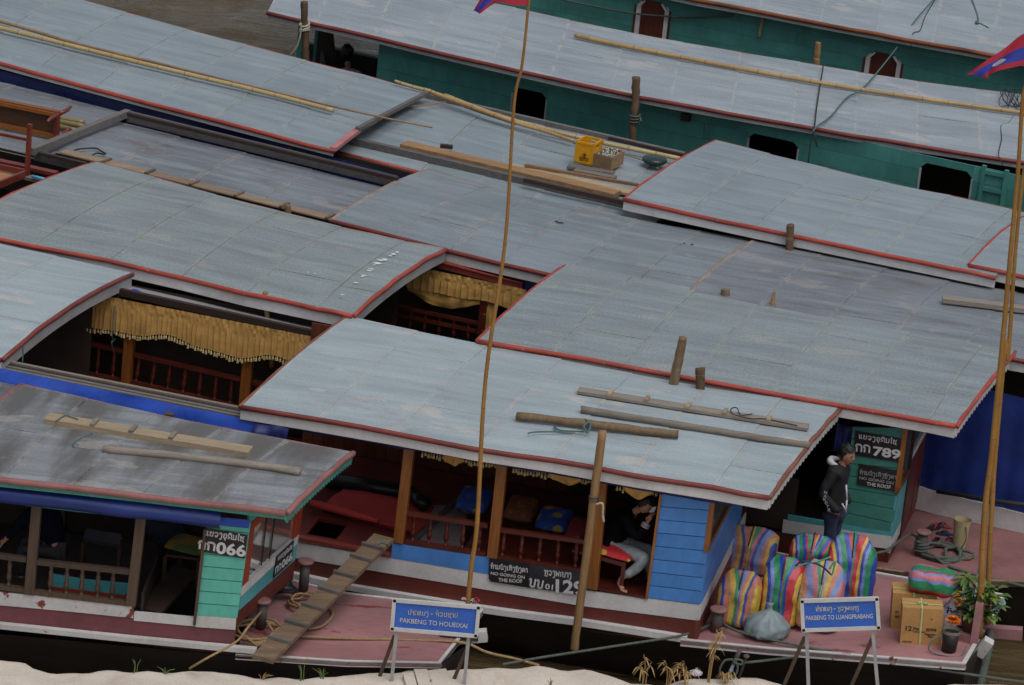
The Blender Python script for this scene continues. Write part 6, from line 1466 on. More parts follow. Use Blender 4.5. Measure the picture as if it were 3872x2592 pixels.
ORF = paint('orange_marigold_petal', (.62,.15,.01), .6, .15, 10); YLF = paint('yellow_petal', (.62,.36,.02), .6, .1, 10); PKF = paint('pink_petal', (.55,.1,.16), .6, .1, 10); RDF = paint('crimson_petal', (.5,.01,.06), .6, .1, 10); WHF = paint('white_petal', (.55,.55,.55), .6, .1, 10)
POT = paint('brown_clay_pot', (.14,.065,.04), .7, .2, 5)
p0 = on_deck(AB(770,1035)) + b129.n*.1
T = thing('potted_plant', 'leafy potted plant with orange and pink flowers at the bow tip', 'plant', p0)
MB().lathe(p0, UP, [(0,.09),(.05,.105),(.17,.135),(.2,.145),(.22,.14),(.22,.12),(.2,.115)], 18).build('pot', POT, T, True)
c0 = p0 + UP*.2
for k in range(150):
    a = random.uniform(0, 6.28); el = random.uniform(-.1, 1.2); r = random.uniform(.05, .3); h = random.uniform(.03, .4)
    st = c0 + Vector((math.cos(a)*r*.8+.05, math.sin(a)*r*.7, h)); mb = MB(); leafmesh(mb, st, Vector((math.cos(a), math.sin(a), el*.6)), random.uniform(.1, .17), random.uniform(.06, .1), .35)
    mb.build('leaf', LEAFM[k % 3], T)
for k in range(7):
    a = k*.9; MB().tube(bez([c0, c0+Vector((math.cos(a)*.08, math.sin(a)*.08, .2)), c0+Vector((math.cos(a)*.16+.03, math.sin(a)*.14, .42))], 4), .008, 5).build('stem', LEAFM[0], T, True)
fpp = facing(p0)
tops = fpp.hit(AB(735,400), .05)
for k in range(14):
    a = k*2*math.pi/14*2.4; mb = MB(); leafmesh(mb, tops+UP*.01*(k % 3), Vector((math.cos(a), math.sin(a), .5-.07*k)), .2, .05, .45); mb.build('leaf', LEAFM[1+k % 2], T)
MB().tube(bez([c0, lerp(c0, tops, .5)+Vector((.02,0,0)), tops], 4), .012, 6).build('stem', LEAFM[0], T, True)
flower(fpp.hit(AB(590,850), .2), .1, ORF, T, 16, 'marigold_flower')
flower(fpp.hit(AB(600,880), .22), .08, ORF, T, 14, 'marigold_flower')
for x, y, m_ in ((640,580,YLF),(640,615,ORF),(615,640,YLF),(625,655,ORF),(690,655,ORF),(710,630,YLF),(665,685,YLF),(632,695,ORF)): flower(fpp.hit(AB(x,y), .15), .028, m_, T, 7)
for x, y, m_ in ((822,487,RDF),(825,712,PKF),(945,685,PKF)): flower(fpp.hit(AB(x,y), .15), .042, m_, T, 7)
q0 = G(AB(1060,720), .56); tag(MB().lathe(q0, Vector((.5,-.3,1)), [(0,.04),(.05,.055),(.12,.06),(.13,.05)], 12).build('blue_cup', paint('pale_blue_cup', (.18,.36,.48), .4, .1, 4), None, True), 'small pale blue cup at the bow rail under the flag poles', 'cup')
# bollards
def bollard(label, p, h, r=.06, cap=.095):
    T = thing('bollard', label, 'bollard', p); MB().lathe(p, UP, [(0,r),(h,r)], 14).build('stem', IRON, T, True); MB().lathe(p+UP*h, UP, [(0,r),(.01,cap),(.035,cap),(.04,cap*.7)], 14).build('cap', IRONP, T, True); return T
bollard('pink capped bollard beside the cord tied striped bag', on_deck(Z(15,1810,1110)), .26, .07, .105)
d66 = lambda q: G(q, .385)
bollard('pink capped bollard by the cabin front of the dark roofed boat', d66(A3(965,1400)), .36)
bollard('pink capped bollard near the gangplank foot, wound with rope', d66(Z(14,82,1070)), .3)
d78 = lambda q: G(q, .35)
bollard('rusty bollard wound with green rope on the maroon bow', d78(AN(1225,1430)), .3, .065, .095)
bollard('tall rusty bollard beside the blue tarpaulin', d78(AN(1620,895)), .34, .065, .1)
# gangplank from the left bow up to the blue boat
A_, B_ = G(Z(14,95,1365), .46), b129.side(.05).hit(Z(14,1120,335))
T = cleated('gangplank', 'worn gangplank with cleats leading from the sand up to the blue boat', A_, B_, .26, .05, WOODGP, (.13,.26,.395,.53,.66,.80,.9), WOODGD, .045, .035, UP, 'gangplank', 1.05)
rope('blue_loop', 'short green cord loop on the upper end of the worn gangplank', [G(Z(14,1075,375), 1.03), G(Z(14,1100,358), 1.05), G(Z(14,1140,370), 1.04), G(Z(14,1160,395), .98)], .012, ROPEB)
# black bag on the left bow
tag(log([d66(A3(700,1500))+UP*.05, d66(A3(690,1480))+UP*.14, d66(A3(690,1450))+UP*.26], [.13,.06], 14, .6).build('black_sack', BLACKC, None, True), 'shapeless black plastic sack behind the bollards', 'sack')
def coil(label, c, r, turns, mat, rr=.016, z=.02, name='rope_coil', sq=1):
    P = [c + Vector((math.cos(a)*r*(1+.12*math.sin(a*1.7)), math.sin(a)*r*sq*(1+.1*math.cos(a*2.3)), z+.012*(k % 7)+.004*math.sin(k))) for k in range(turns*12) for a in [k*2*math.pi/12]]
    return tag(MB().tube(P, rr, 6).build(name, mat, None, True), label, 'rope')
coil('coil of tan rope round the bollard by the gangplank foot', d66(Z(14,70,1150)), .3, 5, ROPET)
coil('loose tan rope loops behind the worn gangplank', d66(Z(14,470,900)), .2, 4, ROPET)
rope('mooring_rope', 'tan rope running across the pink bow to the sand', [d66(Z(14,395,1165))+UP*.02, d66(Z(14,800,1185))+UP*.02, d66(Z(14,1400,1200))+UP*.02, G(Z(14,1790,1208), .43), G(Z(14,2000,1290), .36), G(Z(14,2240,1345), .3), G(Z(15,310,1400), .3)], .017, ROPET)
rope('mooring_rope', 'tan rope from the left bollard down to the sand', [d66(Z(14,82,1070))+UP*.2, b066.side(.0).hit(Z(14,-30,1080)), b066.side(-.15).hit(Z(13,2000,1200)), b066.side(-.5).hit(Z(13,1750,1340)), G(Z(13,1605,1425), .33)], .014, ROPET)
rope('rope_loop', 'tan rope loop under the worn gangplank on the pink bow', [d66(q)+UP*.02 for q in (Z(14,480,1105), Z(14,600,1080), Z(14,680,1000), Z(14,680,950), Z(14,640,930))], .017, ROPET)
rope('rope_loop', 'tan rope loop over the lower end of the worn gangplank', [G(q, .53) for q in (Z(14,140,1040), Z(14,200,1130), Z(14,290,1230), Z(14,270,1265), Z(14,160,1255), Z(14,110,1210), Z(14,170,1140), Z(14,240,1080))], .017, ROPET)
rope('mooring_rope', 'grey rope from the bow bollard across the dark water to the sand at left', [on_deck(Z(15,1800,1070))+UP*.06, G(Z(15,1540,1140), .36), G(Z(15,1000,1230), .3), G(Z(15,350,1330), .3), G(Z(15,0,1392), .32)], .016, ROPEG)
rope('mooring_rope', 'grey rope along the bow edge to the lower right corner', [on_deck(Z(15,1810,1070))+UP*.1, G(Z(15,1980,1105), .42), G(Z(16,200,1205), .42), G(Z(16,900,1340), .4), G(Z(16,1500,1435), .38), G(Z(16,2400,1565), .35)], .016, ROPEG)
coil('green rope heap on the maroon bow by the wound bollard', d78(AN(1450,1440)), .26, 4, ROPEG, .022)
coil('loose green rope ring at the maroon bow edge', d78(AN(1640,1450)), .2, 1, ROPEG, .022, sq=.8)
rope('rope_turns', 'green rope turns on the rusty bollard', [d78(AN(1225,1430)) + Vector((.08*math.cos(t*.8), .08*math.sin(t*.8), .06+.005*t)) for t in range(30)] + [d78(AN(1100,1350))+UP*.2, G(AN(850,1385), .55), G(AN(640,1410), .6)], .018, ROPEG, smooth=2)
rope('mooring_rope', 'grey rope from the maroon bow out over the dark water', [G(Z(16,1600,560), .4), G(Z(16,1850,640), .4), G(Z(16,2050,685), .4), G(Z(16,2300,745), .4)], .018, ROPEG)
p0 = d78(AN(1635,1372)); T = thing('plastic_jug', 'cut off cream plastic jug on the maroon bow', 'jug', p0)
JUG = paint('cream_jug_plastic', (.42,.36,.2), .5, .15, 5)
mb = MB()
for r_, a_ in ((1, 0), (.92, 1)): mb.tube([p0+UP*.005, p0+UP*.05, p0+UP*.32, p0+UP*.42], [.07*r_, .085*r_, .1*r_, .115*r_], 4 if False else 12, False)
mb.tube([p0, p0+UP*.008], .075, 12); mb.build('jug_body', JUG, T, True)
MB().tube(bez([p0+Vector((.04,-.1,.36)), p0+Vector((.06,-.12,.2)), p0+Vector((.02,-.12,.08))], 4), .006, 5).build('cord', BLACKR, T, True)
SANDAL = [paint('black_sandal_rubber', (.015,.015,.02), .6, .2, 4), paint('red_sandal_rubber', (.2,.03,.04), .6, .2, 4), paint('navy_sandal_rubber', (.02,.025,.08), .6, .2, 4)]
for k, (x, y, lab) in enumerate(((1360,1150,'leftmost dark sandal in the heap by the cream jug'), (1470,1130,'red sandal at the back of the heap by the cream jug'), (1500,1215,'navy sandal beside the cream jug'), (1400,1290,'red strapped sandal at the front of the heap'), (1540,1290,'dark sandal in front of the cream jug'))):
    c = d78(AN(x, y)); a = random.uniform(0, 3.1); d = Vector((math.cos(a), math.sin(a), 0)); s_ = Vector((-d.y, d.x, 0)); T = thing('sandal', lab, 'sandal', c, 'sandals on the maroon bow')
    MB().prism([c + d*(.13*math.cos(t)) + s_*(.05*math.sin(t)*(1.1 if math.cos(t) > 0 else .85)) + UP*.03 for t in [i*math.pi/8 for i in range(16)]], UP*-.028).build('sole', SANDAL[k % 3], T)
    for g in (-1, 1): MB().tube(bez([c+d*.07+UP*.03, c+s_*g*.03+d*.02+UP*.065, c+s_*g*.048-d*.03+UP*.03], 4), .009, 5).build('strap', SANDAL[(k+1) % 3], T, True)
# flowers at the left bow
p0 = d66(Z(14,1700,1185)); T = thing('flower_tray', 'tray of orange and pink flowers behind the left sign', 'flowers', p0)
MB().prism([p0+Vector((-.14,0,.02)), p0+Vector((.3,-.01,.02)), p0+Vector((.3,.14,.02)), p0+Vector((-.14,.14,.02))], UP*.06).build('tray', WOODDK, T)
for k in range(12): flower(p0+Vector((random.uniform(-.12,.28), random.uniform(.0,.14), .1)), .04, (ORF, PKF, YLF, RDF)[k % 4], T, 7)
p0 = facing(G(Z(14,1812,1170), .42)).hit(Z(14,1850,860)); T = thing('flower_spray', 'white and red flower spray tied to the thin flag pole', 'flowers', p0)
for x, y, m_ in ((1800,838,WHF),(1880,850,WHF),(1905,840,RDF),(1895,870,WHF),(1885,880,WHF),(1915,850,PKF)): flower(facing(G(Z(14,1812,1170), .42)).hit(Z(14,x,y), .05), .035, m_, T, 7)

# ================================================================== signs on the bank
SBLUE = paint('sign_blue_paint', (.03,.12,.5), .35, .08, 3, ((.06,.1,.2), .76, 8)); SFRAME = paint('worn_white_sign_frame', (.5,.5,.49), .5, .1, 4, ((.3,.28,.25), .68, 9))
def sign(label, corners, foot, lao_s, eng, lb, le, lh, eh, legs, braces, mat_l):
    base = G(foot, BZ+.02); TL, TR, BR, BL = corners
    pl_ = facing(base); T = thing('route_sign', label, 'sign', base)
    P = [pl_.hit(c) for c in corners]
    cen = sum(P, Vector())/4
    inn = [lerp(p, cen, .0) for p in P]
    MB().prism([p + pl_.n*.0 for p in P], pl_.n*-.02).build('board', SBLUE, T)
    for i in range(4):
        a, c = P[i], P[(i+1) % 4]; d = (c-a).normalized(); MB().beam(a+pl_.n*.005-d*.012, c+pl_.n*.005+d*.012, .035, .042, pl_.n.cross(d)).build('sign_frame', SFRAME, T)
    lao(pl_, lao_s, lb[0], lb[1], lh, mat_l, T, .15, .008); latin(pl_, eng, le[0], le[1], eh, mat_l, T, .006, .008)
    GM = MATS.get('grey_sign_leg') or paint('grey_sign_leg', (.3,.3,.31), .5, .2, 4, ((.2,.12,.08), .66, 5))
    for a, c in legs:
        p, q = pl_.hit(a, -.03), pl_.hit(c, -.03); MB().beam(p, q + (q-p).normalized()*.12, .04, .03, pl_.n).build('leg', GM, T)
    for a, c in braces:
        p, q = pl_.hit(a, -.05), pl_.hit(c, -.05); q = q + (q-p).normalized()*.1 + Vector((0,.12,-.02)); MB().beam(p, q, .04, .03, pl_.n).build('brace', MATS['worn_post_wood'] if False else WOODDKV, T)
    return T
WL1 = paint('flaked_white_lettering', (.5,.5,.5), .5, .1, 8, ((.03,.12,.5), .64, 30))
sign('blue route sign on a stand reading PAKBENG TO HOUEIXAI', [Z(14,1212,845), Z(14,1928,905), Z(14,1905,1148), Z(14,1192,1088)], Z(14,1190,1525), 'ປາກແບງ - ຫ້ວຍຊາຍ', 'PAKBENG TO HOUEIXAI', (Z(14,1325,970), Z(14,1750,995)), (Z(14,1258,1035), Z(14,1828,1085)), .05, .055,
     [(Z(14,1232,1095), Z(14,1190,1525)), (Z(14,1842,1150), Z(14,1800,1600))], [(Z(14,1212,1150), Z(14,1085,1510)), (Z(14,1862,1175), Z(14,1700,1570))], WL1)
sign('blue route sign on a stand reading PAKBENG TO LUANGPRABANG', [Z(16,358,852), Z(16,995,832), Z(16,1010,1078), Z(16,370,1100)], Z(16,435,1600), 'ປາກແບງ - ຫຼວງພະບາງ', 'PAKBENG TO LUANGPRABANG', (Z(16,475,942), Z(16,840,932)), (Z(16,392,1018), Z(16,960,1000)), .05, .055,
     [(Z(16,398,1095), Z(16,415,1600)), (Z(16,955,1080), Z(16,1003,1600))], [(Z(16,382,1160), Z(16,205,1600)), (Z(16,955,1170), Z(16,780,1600))], WHITEL)
# stakes with rope on the sand
T = thing('mooring_stake', 'blue white pipe stake with a tied green rope', 'stake', G(AS(490,650), BZ))
ps = facing(G(AS(490,660), BZ)); MB().tube([ps.hit(AS(480,680)), ps.hit(AS(555,520))], .02, 8).build('pipe', paint('pale_blue_pipe', (.2,.35,.48), .4, .2, 4), T, True); MB().tube([ps.hit(AS(555,520)), ps.hit(AS(615,380))], .028, 8).build('stake_top', IRON, T, True)
MB().tube(bez([ps.hit(AS(*p_), .04) for p_ in ((545,480),(470,490),(425,570),(440,640),(500,650),(570,620),(590,540),(560,480),(630,490),(620,525),(550,500),(600,480))]), .013, 6).build('rope', ROPEG, T, True)
T = thing('iron_spike', 'dark iron spike with a round head beside the pipe stake', 'stake', G(AS(590,680), BZ)); MB().tube([ps.hit(AS(590,680)), ps.hit(AS(670,460))], .018, 8).build('shaft', BLACKR, T, True); MB().lathe(ps.hit(AS(670,460)), UP, [(0,.03),(.015,.04),(.03,.03)], 10).build('head', IRON, T, True)
rope('mooring_rope', 'green rope from the pipe stake across to the bow', [ps.hit(AS(640,510)), ps.hit(AS(800,495)), G(AS(1110,460), .3), G(AS(1300,440), .32)], .015, ROPEG)
tag(sack('crumpled white plastic scrap among the dry weeds', G(AS(200,640), BZ+.02), .14, .08, MATS['white_sack_plastic'], 'plastic_scrap'), 'crumpled white plastic scrap among the dry weeds', 'scrap')

# ================================================================== weeds and grass on the sand
DRY = paint('dry_weed_straw', (.36,.24,.1), .8, .25, 8); GRS = paint('grass_green', (.12,.17,.05), .7, .3, 8)
def weed(label, q, h, n, spread, mat, name, hd=True, cat='weed'):
    p0 = G(q, BZ); p0.z = bank_z(p0.x, p0.y) - .01; T = thing(name, label, cat, p0)
    for k in range(n):
        a = random.uniform(0, 6.28); r = random.uniform(.2, 1)*spread; hh_ = h*random.uniform(.6, 1)
        top_ = p0 + Vector((math.cos(a)*r, math.sin(a)*r*.5, hh_)); mid = lerp(p0, top_, .55) + Vector((-math.cos(a)*r*.2, 0, hh_*.1))
        mb = MB().tube(bez([p0+Vector((math.cos(a)*.02, math.sin(a)*.02, 0)), mid, top_], 4), [.005, .005, .005, .004, .004, .004, .003, .002, .002][:9], 4)
        if hd:
            for j in range(6):
                b_ = random.uniform(0, 6.28); leafmesh(mb, lerp(mid, top_, random.uniform(.2, 1)), Vector((math.cos(b_), math.sin(b_), random.uniform(-.6,.3))), random.uniform(.06,.14), .014, .6)
        mb.build('stalk', mat, T)
for q, h, n, sp, lab in ((Z(15,1740,1545), .75, 7, .14, 'tallest dry weed with a ragged straw head before the bow bollard'), (Z(15,1400,1550), .36, 7, .2, 'bushy dry weed left of the tallest weed'), (Z(15,1200,1560), .4, 4, .12, 'thin dry stalks at the sand dip'), (Z(15,1900,1550), .2, 5, .12, 'short dry weed by the pipe stake'), (Z(15,1550,1555), .3, 5, .16, 'dry weed between the bushy and the tallest ones')):
    weed(lab, q, h, n, sp, DRY, 'dry_weed')
for q, h, n, sp, lab in ((Z(14,600,1500), .14, 9, .14, 'green grass tuft on the sand below the left bow'), (Z(14,430,1500), .3, 4, .12, 'tall thin grass tuft below the gangplank foot'), (Z(13,1150,1455), .22, 4, .16, 'spiky grass blades on the sand at left'), (Z(13,1400,1445), .1, 8, .12, 'low grass tuft left of the tan rope'), (Z(14,90,1490), .1, 9, .16, 'straw coloured grass by the gangplank foot'), (Z(15,405,1570), .16, 7, .05, 'small grass tuft on the smooth sand'), (Z(14,1520,1570), .16, 7, .06, 'grass blades between the sand steps')):
    weed(lab, q, h, n, sp, DRY if 'straw' in lab or 'pale' in lab else GRS, 'grass_tuft', False, 'grass')
# ================================================================== people
SKIN = paint('skin', (.36,.185,.12), .55, .1, 6, bmp=.05); HAIR = paint('black_hair', (.008,.007,.007), .5, .3, 20, stretch=(1,1,.3), bmp=.6)
EYEM = paint('dark_eye', (.012,.009,.008), .3, .1, 4); LIPM = paint('lip', (.2,.07,.06), .5, .1, 4)
def skinned(pts, edges, root, sub=2):
    "grow a surface round connected joints; pts: name -> (position, radius or (rx, ry))"
    K = list(pts); me = bpy.data.meshes.new('tmp'); me.from_pydata([pts[k][0] for k in K], [(K.index(a), K.index(b)) for a, b in edges], [])
    ob = bpy.data.objects.new('tmp', me); COL.objects.link(ob)
    ob.modifiers.new('s', 'SKIN').use_smooth_shade = True
    for i, k in enumerate(K):
        r = pts[k][1]; sv = me.skin_vertices[0].data[i]; sv.radius = r if isinstance(r, tuple) else (r, r); sv.use_root = (k == root)
    md = ob.modifiers.new('d', 'SUBSURF'); md.levels = sub; md.render_levels = sub
    dg = bpy.context.evaluated_depsgraph_get(); m2 = bpy.data.meshes.new_from_object(ob.evaluated_get(dg))
    V = [v.co.copy() for v in m2.vertices]; Fc = [tuple(p.vertices) for p in m2.polygons]; bpy.data.objects.remove(ob)
    return V, Fc
def fuse(parts, vox):
    "join shapes into one closed skin"
    mb = MB()
    for V, Fc in parts: mb.add(V, Fc)
    me = bpy.data.meshes.new('tmp'); me.from_pydata(mb.V, [], mb.F); ob = bpy.data.objects.new('tmp', me); COL.objects.link(ob)
    r = ob.modifiers.new('r', 'REMESH'); r.mode = 'VOXEL'; r.voxel_size = vox
    sm = ob.modifiers.new('m', 'SMOOTH'); sm.iterations = 2; sm.factor = .5
    dg = bpy.context.evaluated_depsgraph_get(); m2 = bpy.data.meshes.new_from_object(ob.evaluated_get(dg))
    V = [v.co.copy() for v in m2.vertices]; Fc = [tuple(p.vertices) for p in m2.polygons]; bpy.data.objects.remove(ob)
    return V, Fc
def head_shape(c, fwd, up, s=1.0):
    fwd = fwd.normalized(); up = (up - fwd*up.dot(fwd)).normalized(); sd_ = fwd.cross(up)
    V, Fc = [], []; NU, NV = 32, 24
    for j in range(NV+1):
        ph = math.pi*j/NV; z = math.cos(ph); rr = math.sin(ph)
        for i in range(NU):
            a = 2*math.pi*i/NU; x, y = math.cos(a)*rr, math.sin(a)*rr         # x forward, y side
            lo = max(0, -z); fx = .098*(1-.18*lo); fy = .074*(1-.32*lo*lo)
            X = x*fx; Y = y*fy; Zc = z*.118
            if x > 0:
                X += .028*math.exp(-((y/.17)**2) - ((z+.16)/.2)**2)      # nose
                X += .008*math.exp(-((y/.45)**2) - ((z+.52)/.09)**2)     # lips
                X += .014*math.exp(-((y/.4)**2) - ((z+.85)/.16)**2)      # chin
                X -= .010*math.exp(-(((abs(y)-.42)/.2)**2) - ((z-.02)/.13)**2)  # eye hollows
                X += .006*math.exp(-((y/.7)**2) - ((z-.22)/.1)**2)       # brow
            V.append(c + (fwd*X + sd_*Y + up*Zc)*s)
    for j in range(NV):
        for i in range(NU): Fc.append((j*NU+i, j*NU+(i+1) % NU, (j+1)*NU+(i+1) % NU, (j+1)*NU+i))
    ears = MB()
    for g in (-1, 1): ears.lathe(c + (sd_*g*.07 - fwd*.005 - up*.045)*s, up + fwd*.1*0, [(0,.006),(.015,.014),(.04,.018),(.058,.014),(.066,.006)], 8)
    return [(V, Fc), (ears.V, ears.F)], (fwd, up, sd_)
def face(c, ax, T, s=1.0):
    fwd, up, sd_ = ax
    for g in (-1, 1):
        p = c + (fwd*.086 + sd_*g*.031 + up*.004)*s; MB().lathe(p - fwd*.004, fwd, [(0,.012*s),(.004,.01*s),(.006,.003)], 8).build('eye', EYEM, T, True)
        q = c + (fwd*.094 + sd_*g*.03 + up*.026)*s; MB().tube([q - sd_*.017, q+up*.004+fwd*.002, q + sd_*.017], .004, 5).build('eyebrow', HAIR, T, True)
    q = c + (fwd*.092 - up*.062)*s; MB().tube([q - sd_*.02 - fwd*.006, q+fwd*.003, q + sd_*.02 - fwd*.006], .005, 6).build('mouth', LIPM, T, True)
def hair(c, ax, T, s=1.0, long=.3, fringe=.25, spike=.012, name='hair'):
    fwd, up, sd_ = ax; V, Fc, keep = [], [], {}; NU, NV = 36, 22
    for j in range(NV+1):
        ph = math.pi*j/NV; z = math.cos(ph); rr = math.sin(ph)
        for i in range(NU):
            a = 2*math.pi*i/NU; x, y = math.cos(a)*rr, math.sin(a)*rr
            n_ = 1 + .2*mn.noise((x*4, y*4, z*4)) + .1*mn.noise((x*9, y*9, z*5)) + spike*8*max(0, mn.noise((x*11+3, y*11, z*4)))
            V.append(c + (fwd*(x*.114-.008) + sd_*y*.094 + up*(z*.13+.01))*s*n_)
            lim = -long if x < .1 else (-.12 if abs(y) > .62 else fringe)
            lim = lim if x < .1 else lerp(-long*.6, fringe, min(1, max(0, (x-.1)/.35))) if abs(y) > .5 else fringe
            keep[len(V)-1] = z > lim
    for j in range(NV):
        for i in range(NU):
            f = (j*NU+i, j*NU+(i+1) % NU, (j+1)*NU+(i+1) % NU, (j+1)*NU+i)
            if all(keep[k] for k in f): Fc.append(f)
    return mesh(name, V, Fc, HAIR, T, True)
def hand_chain(pts, edges, wr, palm_dir, across, curl, s=1.0, side=1):
    "palm and five fingers of different length from the wrist"
    d, a, c = palm_dir.normalized(), across.normalized(), curl.normalized(); pl_ = wr + d*.075*s
    P = {}; out = []
    palm = [(wr, .026*s), (wr+d*.04*s, (.036*s, .02*s)), (pl_, (.038*s, .018*s))]
    mb = MB()
    mb.tube([wr-d*.02*s, wr+d*.01*s, wr+d*.05*s, wr+d*.085*s], [.024*s, .028*s, .036*s, .034*s], 10)
    for v in mb.V:                                     # flatten the palm
        k = (v-wr).dot(c); v -= c*k*.45
    for k, (o, L) in enumerate(((-.028,.072), (-.009,.08), (.01,.075), (.028,.06))):
        b0 = wr + d*.08*s + a*o*s; L *= s
        m1 = b0 + (d*.8 + c*.35)*L*.45; m2 = m1 + (d*.45 + c*.8)*L*.32; e = m2 + (d*.05 + c*1.0)*L*.26
        mb.tube(bez([b0-d*.02*s, b0, m1, m2, e], 3), [.0095*s]*10 + [.0085*s, .008*s, .006*s], 7)
    t0 = wr + d*.025*s - a*.03*s*side; t1 = t0 + (d*.5 - a*.75*side + c*.35)*.045*s; t2 = t1 + (d*.8 - a*.1*side + c*.5)*.035*s
    mb.tube(bez([t0, t1, t2], 4), [.012*s]*4 + [.011*s]*3 + [.008*s]*2, 7)
    return (mb.V, mb.F)

# --- young man standing on the bow, seen from his right side
ex, ey = b129.x, b129.n
gx, gy = 6.80, 2.86; gz = deck_z(gx)+.0
O = b129.L(gx, gy, gz)
FWD = (ex*.97 - ey*.2).normalized(); SD = Vector((FWD.y, -FWD.x, 0))     # SD: his right, towards the camera
def Pp(f, s, h): return O + FWD*f + SD*s + UP*h
Hh = 1.66
T = thing('person', 'person in black hooded jacket and jeans standing with hands in pockets', 'person', O)
hc = Pp(.075, 0, Hh-.125)
hp, hax = head_shape(hc, FWD*.96 + SD*.22 - UP*.08, UP, 1.0)
body = {'pel': (Pp(0,0,.9), .09), 'chest': (Pp(.0,0,1.22), (.14,.11)), 'neck': (Pp(.02,0,1.4), .055), 'nk2': (Pp(.05,0,1.48), .052)}
ed = [('pel','chest'), ('chest','neck'), ('neck','nk2')]
for g, n in ((1,'r'), (-1,'l')):
    body.update({'h'+n: (Pp(0,g*.08,.82), .065), 'k'+n: (Pp(.03,g*.09,.47), .055), 'a'+n: (Pp(-.02,g*.09,.09), .038), 't'+n: (Pp(.14,g*.1,.035), .034)}); ed += [('pel','h'+n), ('h'+n,'k'+n), ('k'+n,'a'+n), ('a'+n,'t'+n)]
V, Fc = fuse([skinned(body, ed, 'pel')] + hp, .009); mesh('body', V, Fc, SKIN, T, True)
face(hc, hax, T); hair(hc, hax, T, 1.0, .55, .32, .02)
JK = paint('black_jacket_cloth', (.010,.010,.012), .75, .3, 4, bmp=.4); JN = paint('dark_blue_jeans', (.022,.032,.06), .85, .35, 5, bmp=.5)
jk = {'pel': (Pp(-.01,0,.86), (.165,.15)), 'waist': (Pp(-.02,0,1.02), (.165,.145)), 'chest': (Pp(-.01,0,1.24), (.175,.145)), 'up': (Pp(0,0,1.36), (.12,.1)), 'nk': (Pp(.015,0,1.43), (.07,.075))}
je = [('pel','waist'), ('waist','chest'), ('chest','up'), ('up','nk')]
for g, n in ((1,'r'), (-1,'l')):
    jk.update({'s'+n: (Pp(-.02,g*.165,1.33), .078), 'e'+n: (Pp(-.1,g*.25,1.06), .066), 'w'+n: (Pp(.09,g*.21,.88), .058), 'p'+n: (Pp(.14,g*.15,.87), .05)}); je += [('up','s'+n), ('s'+n,'e'+n), ('e'+n,'w'+n), ('w'+n,'p'+n)]
V, Fc = fuse([skinned(jk, je, 'waist')], .012)
V = [v + Vector((1,1,0))*.008*mn.noise(v*9) for v in V]; mesh('jacket', V, Fc, JK, T, True)
tr = {'pel': (Pp(-.01,0,.86), (.155,.14))}; te = []
for g, n in ((1,'r'), (-1,'l')):
    tr.update({'h'+n: (Pp(0,g*.09,.76), .105), 'k'+n: (Pp(.025,g*.09,.46), .078), 'a'+n: (Pp(-.02,g*.09,.08), .065)}); te += [('pel','h'+n), ('h'+n,'k'+n), ('k'+n,'a'+n)]
V, Fc = fuse([skinned(tr, te, 'pel')], .012); V = [v + Vector((1,1,0))*.01*mn.noise(v*11) for v in V]; mesh('jeans', V, Fc, JN, T, True)
HOOD = paint('white_hood_lining', (.5,.5,.56), .8, .15, 14)
P = [Pp(-.015+.07*math.cos(a)-.02*(1-math.cos(a)), .085*math.sin(a), 1.385+.03*(1-math.cos(a))*.6) for a in [.9+k*(2*math.pi-1.8)/20 for k in range(21)]]
MB().tube(P, [.012+.034*math.sin(k*math.pi/20)**.8 for k in range(21)], 8).build('hood', HOOD, T, True)
for a, c in (((.15,.12,1.2),(.19,.14,1.02)), ((.19,.14,1.02),(.2,.15,.86)), ((.155,.2,.98),(.2,.17,.9))): MB().tube([Pp(*a), Pp(*c)], .012, 5).build('jacket_stripe', HOOD, T, True)
SP = Pl(Pp(-.06,.325,1.0), FWD*.98+UP*.12, UP*.98-FWD*.12)
for k, ch in enumerate('NAKOTS'):
    u = -.03 + .028*k*(k > 2) - .0*k; ltext(Pl(Pp(-.05+.02*max(0,k-2),.31-.012*max(0,k-2),1.1-.045*k), FWD), latin, ch, 0, .035, 0, .034, HOOD, T, bold=.0, d=.012)
# --- seated person in the doorway
T = thing('person', 'person in dark jacket and pale jeans seated barefoot in the doorway', 'person', b129.L(4.6,.6,.6))
L_ = b129.L
hc = L_(4.83,.52,1.75); hp, hax = head_shape(hc, ex*.85 - ey*.2 - UP*.5, UP*.85+ex*.5, .92)
foot, ank, knee, hip = L_(4.72,.26,.76), L_(4.68,.33,.85), L_(4.95,.34,1.15), L_(4.5,.62,1.09)
body = {'pel': (L_(4.5,.7,1.1), .12), 'chest': (L_(4.58,.7,1.42), .095), 'neck': (L_(4.7,.62,1.6), .05), 'nk2': (L_(4.77,.57,1.67), .048), 'hr': (hip, .08), 'kr': (knee, .052), 'ar': (ank, .034), 'hl': (L_(4.52,.85,1.09), .08), 'kl': (L_(4.95,.8,1.08), .052), 'al': (L_(4.92,.85,.72), .036), 'tl': (L_(5.0,.78,.63), .03),
        'heel': (L_(4.66,.34,.775), .03), 'ball': (L_(4.73,.24,.757), (.034,.018)), 'sr': (L_(4.62,.52,1.52), .045), 'er': (L_(4.8,.42,1.36), .042), 'wr': (L_(4.9,.46,1.58), .028)}
ed = [('pel','chest'), ('chest','neck'), ('neck','nk2'), ('pel','hr'), ('hr','kr'), ('kr','ar'), ('ar','heel'), ('heel','ball'), ('pel','hl'), ('hl','kl'), ('kl','al'), ('al','tl'), ('chest','sr'), ('sr','er'), ('er','wr')]
toes = MB()
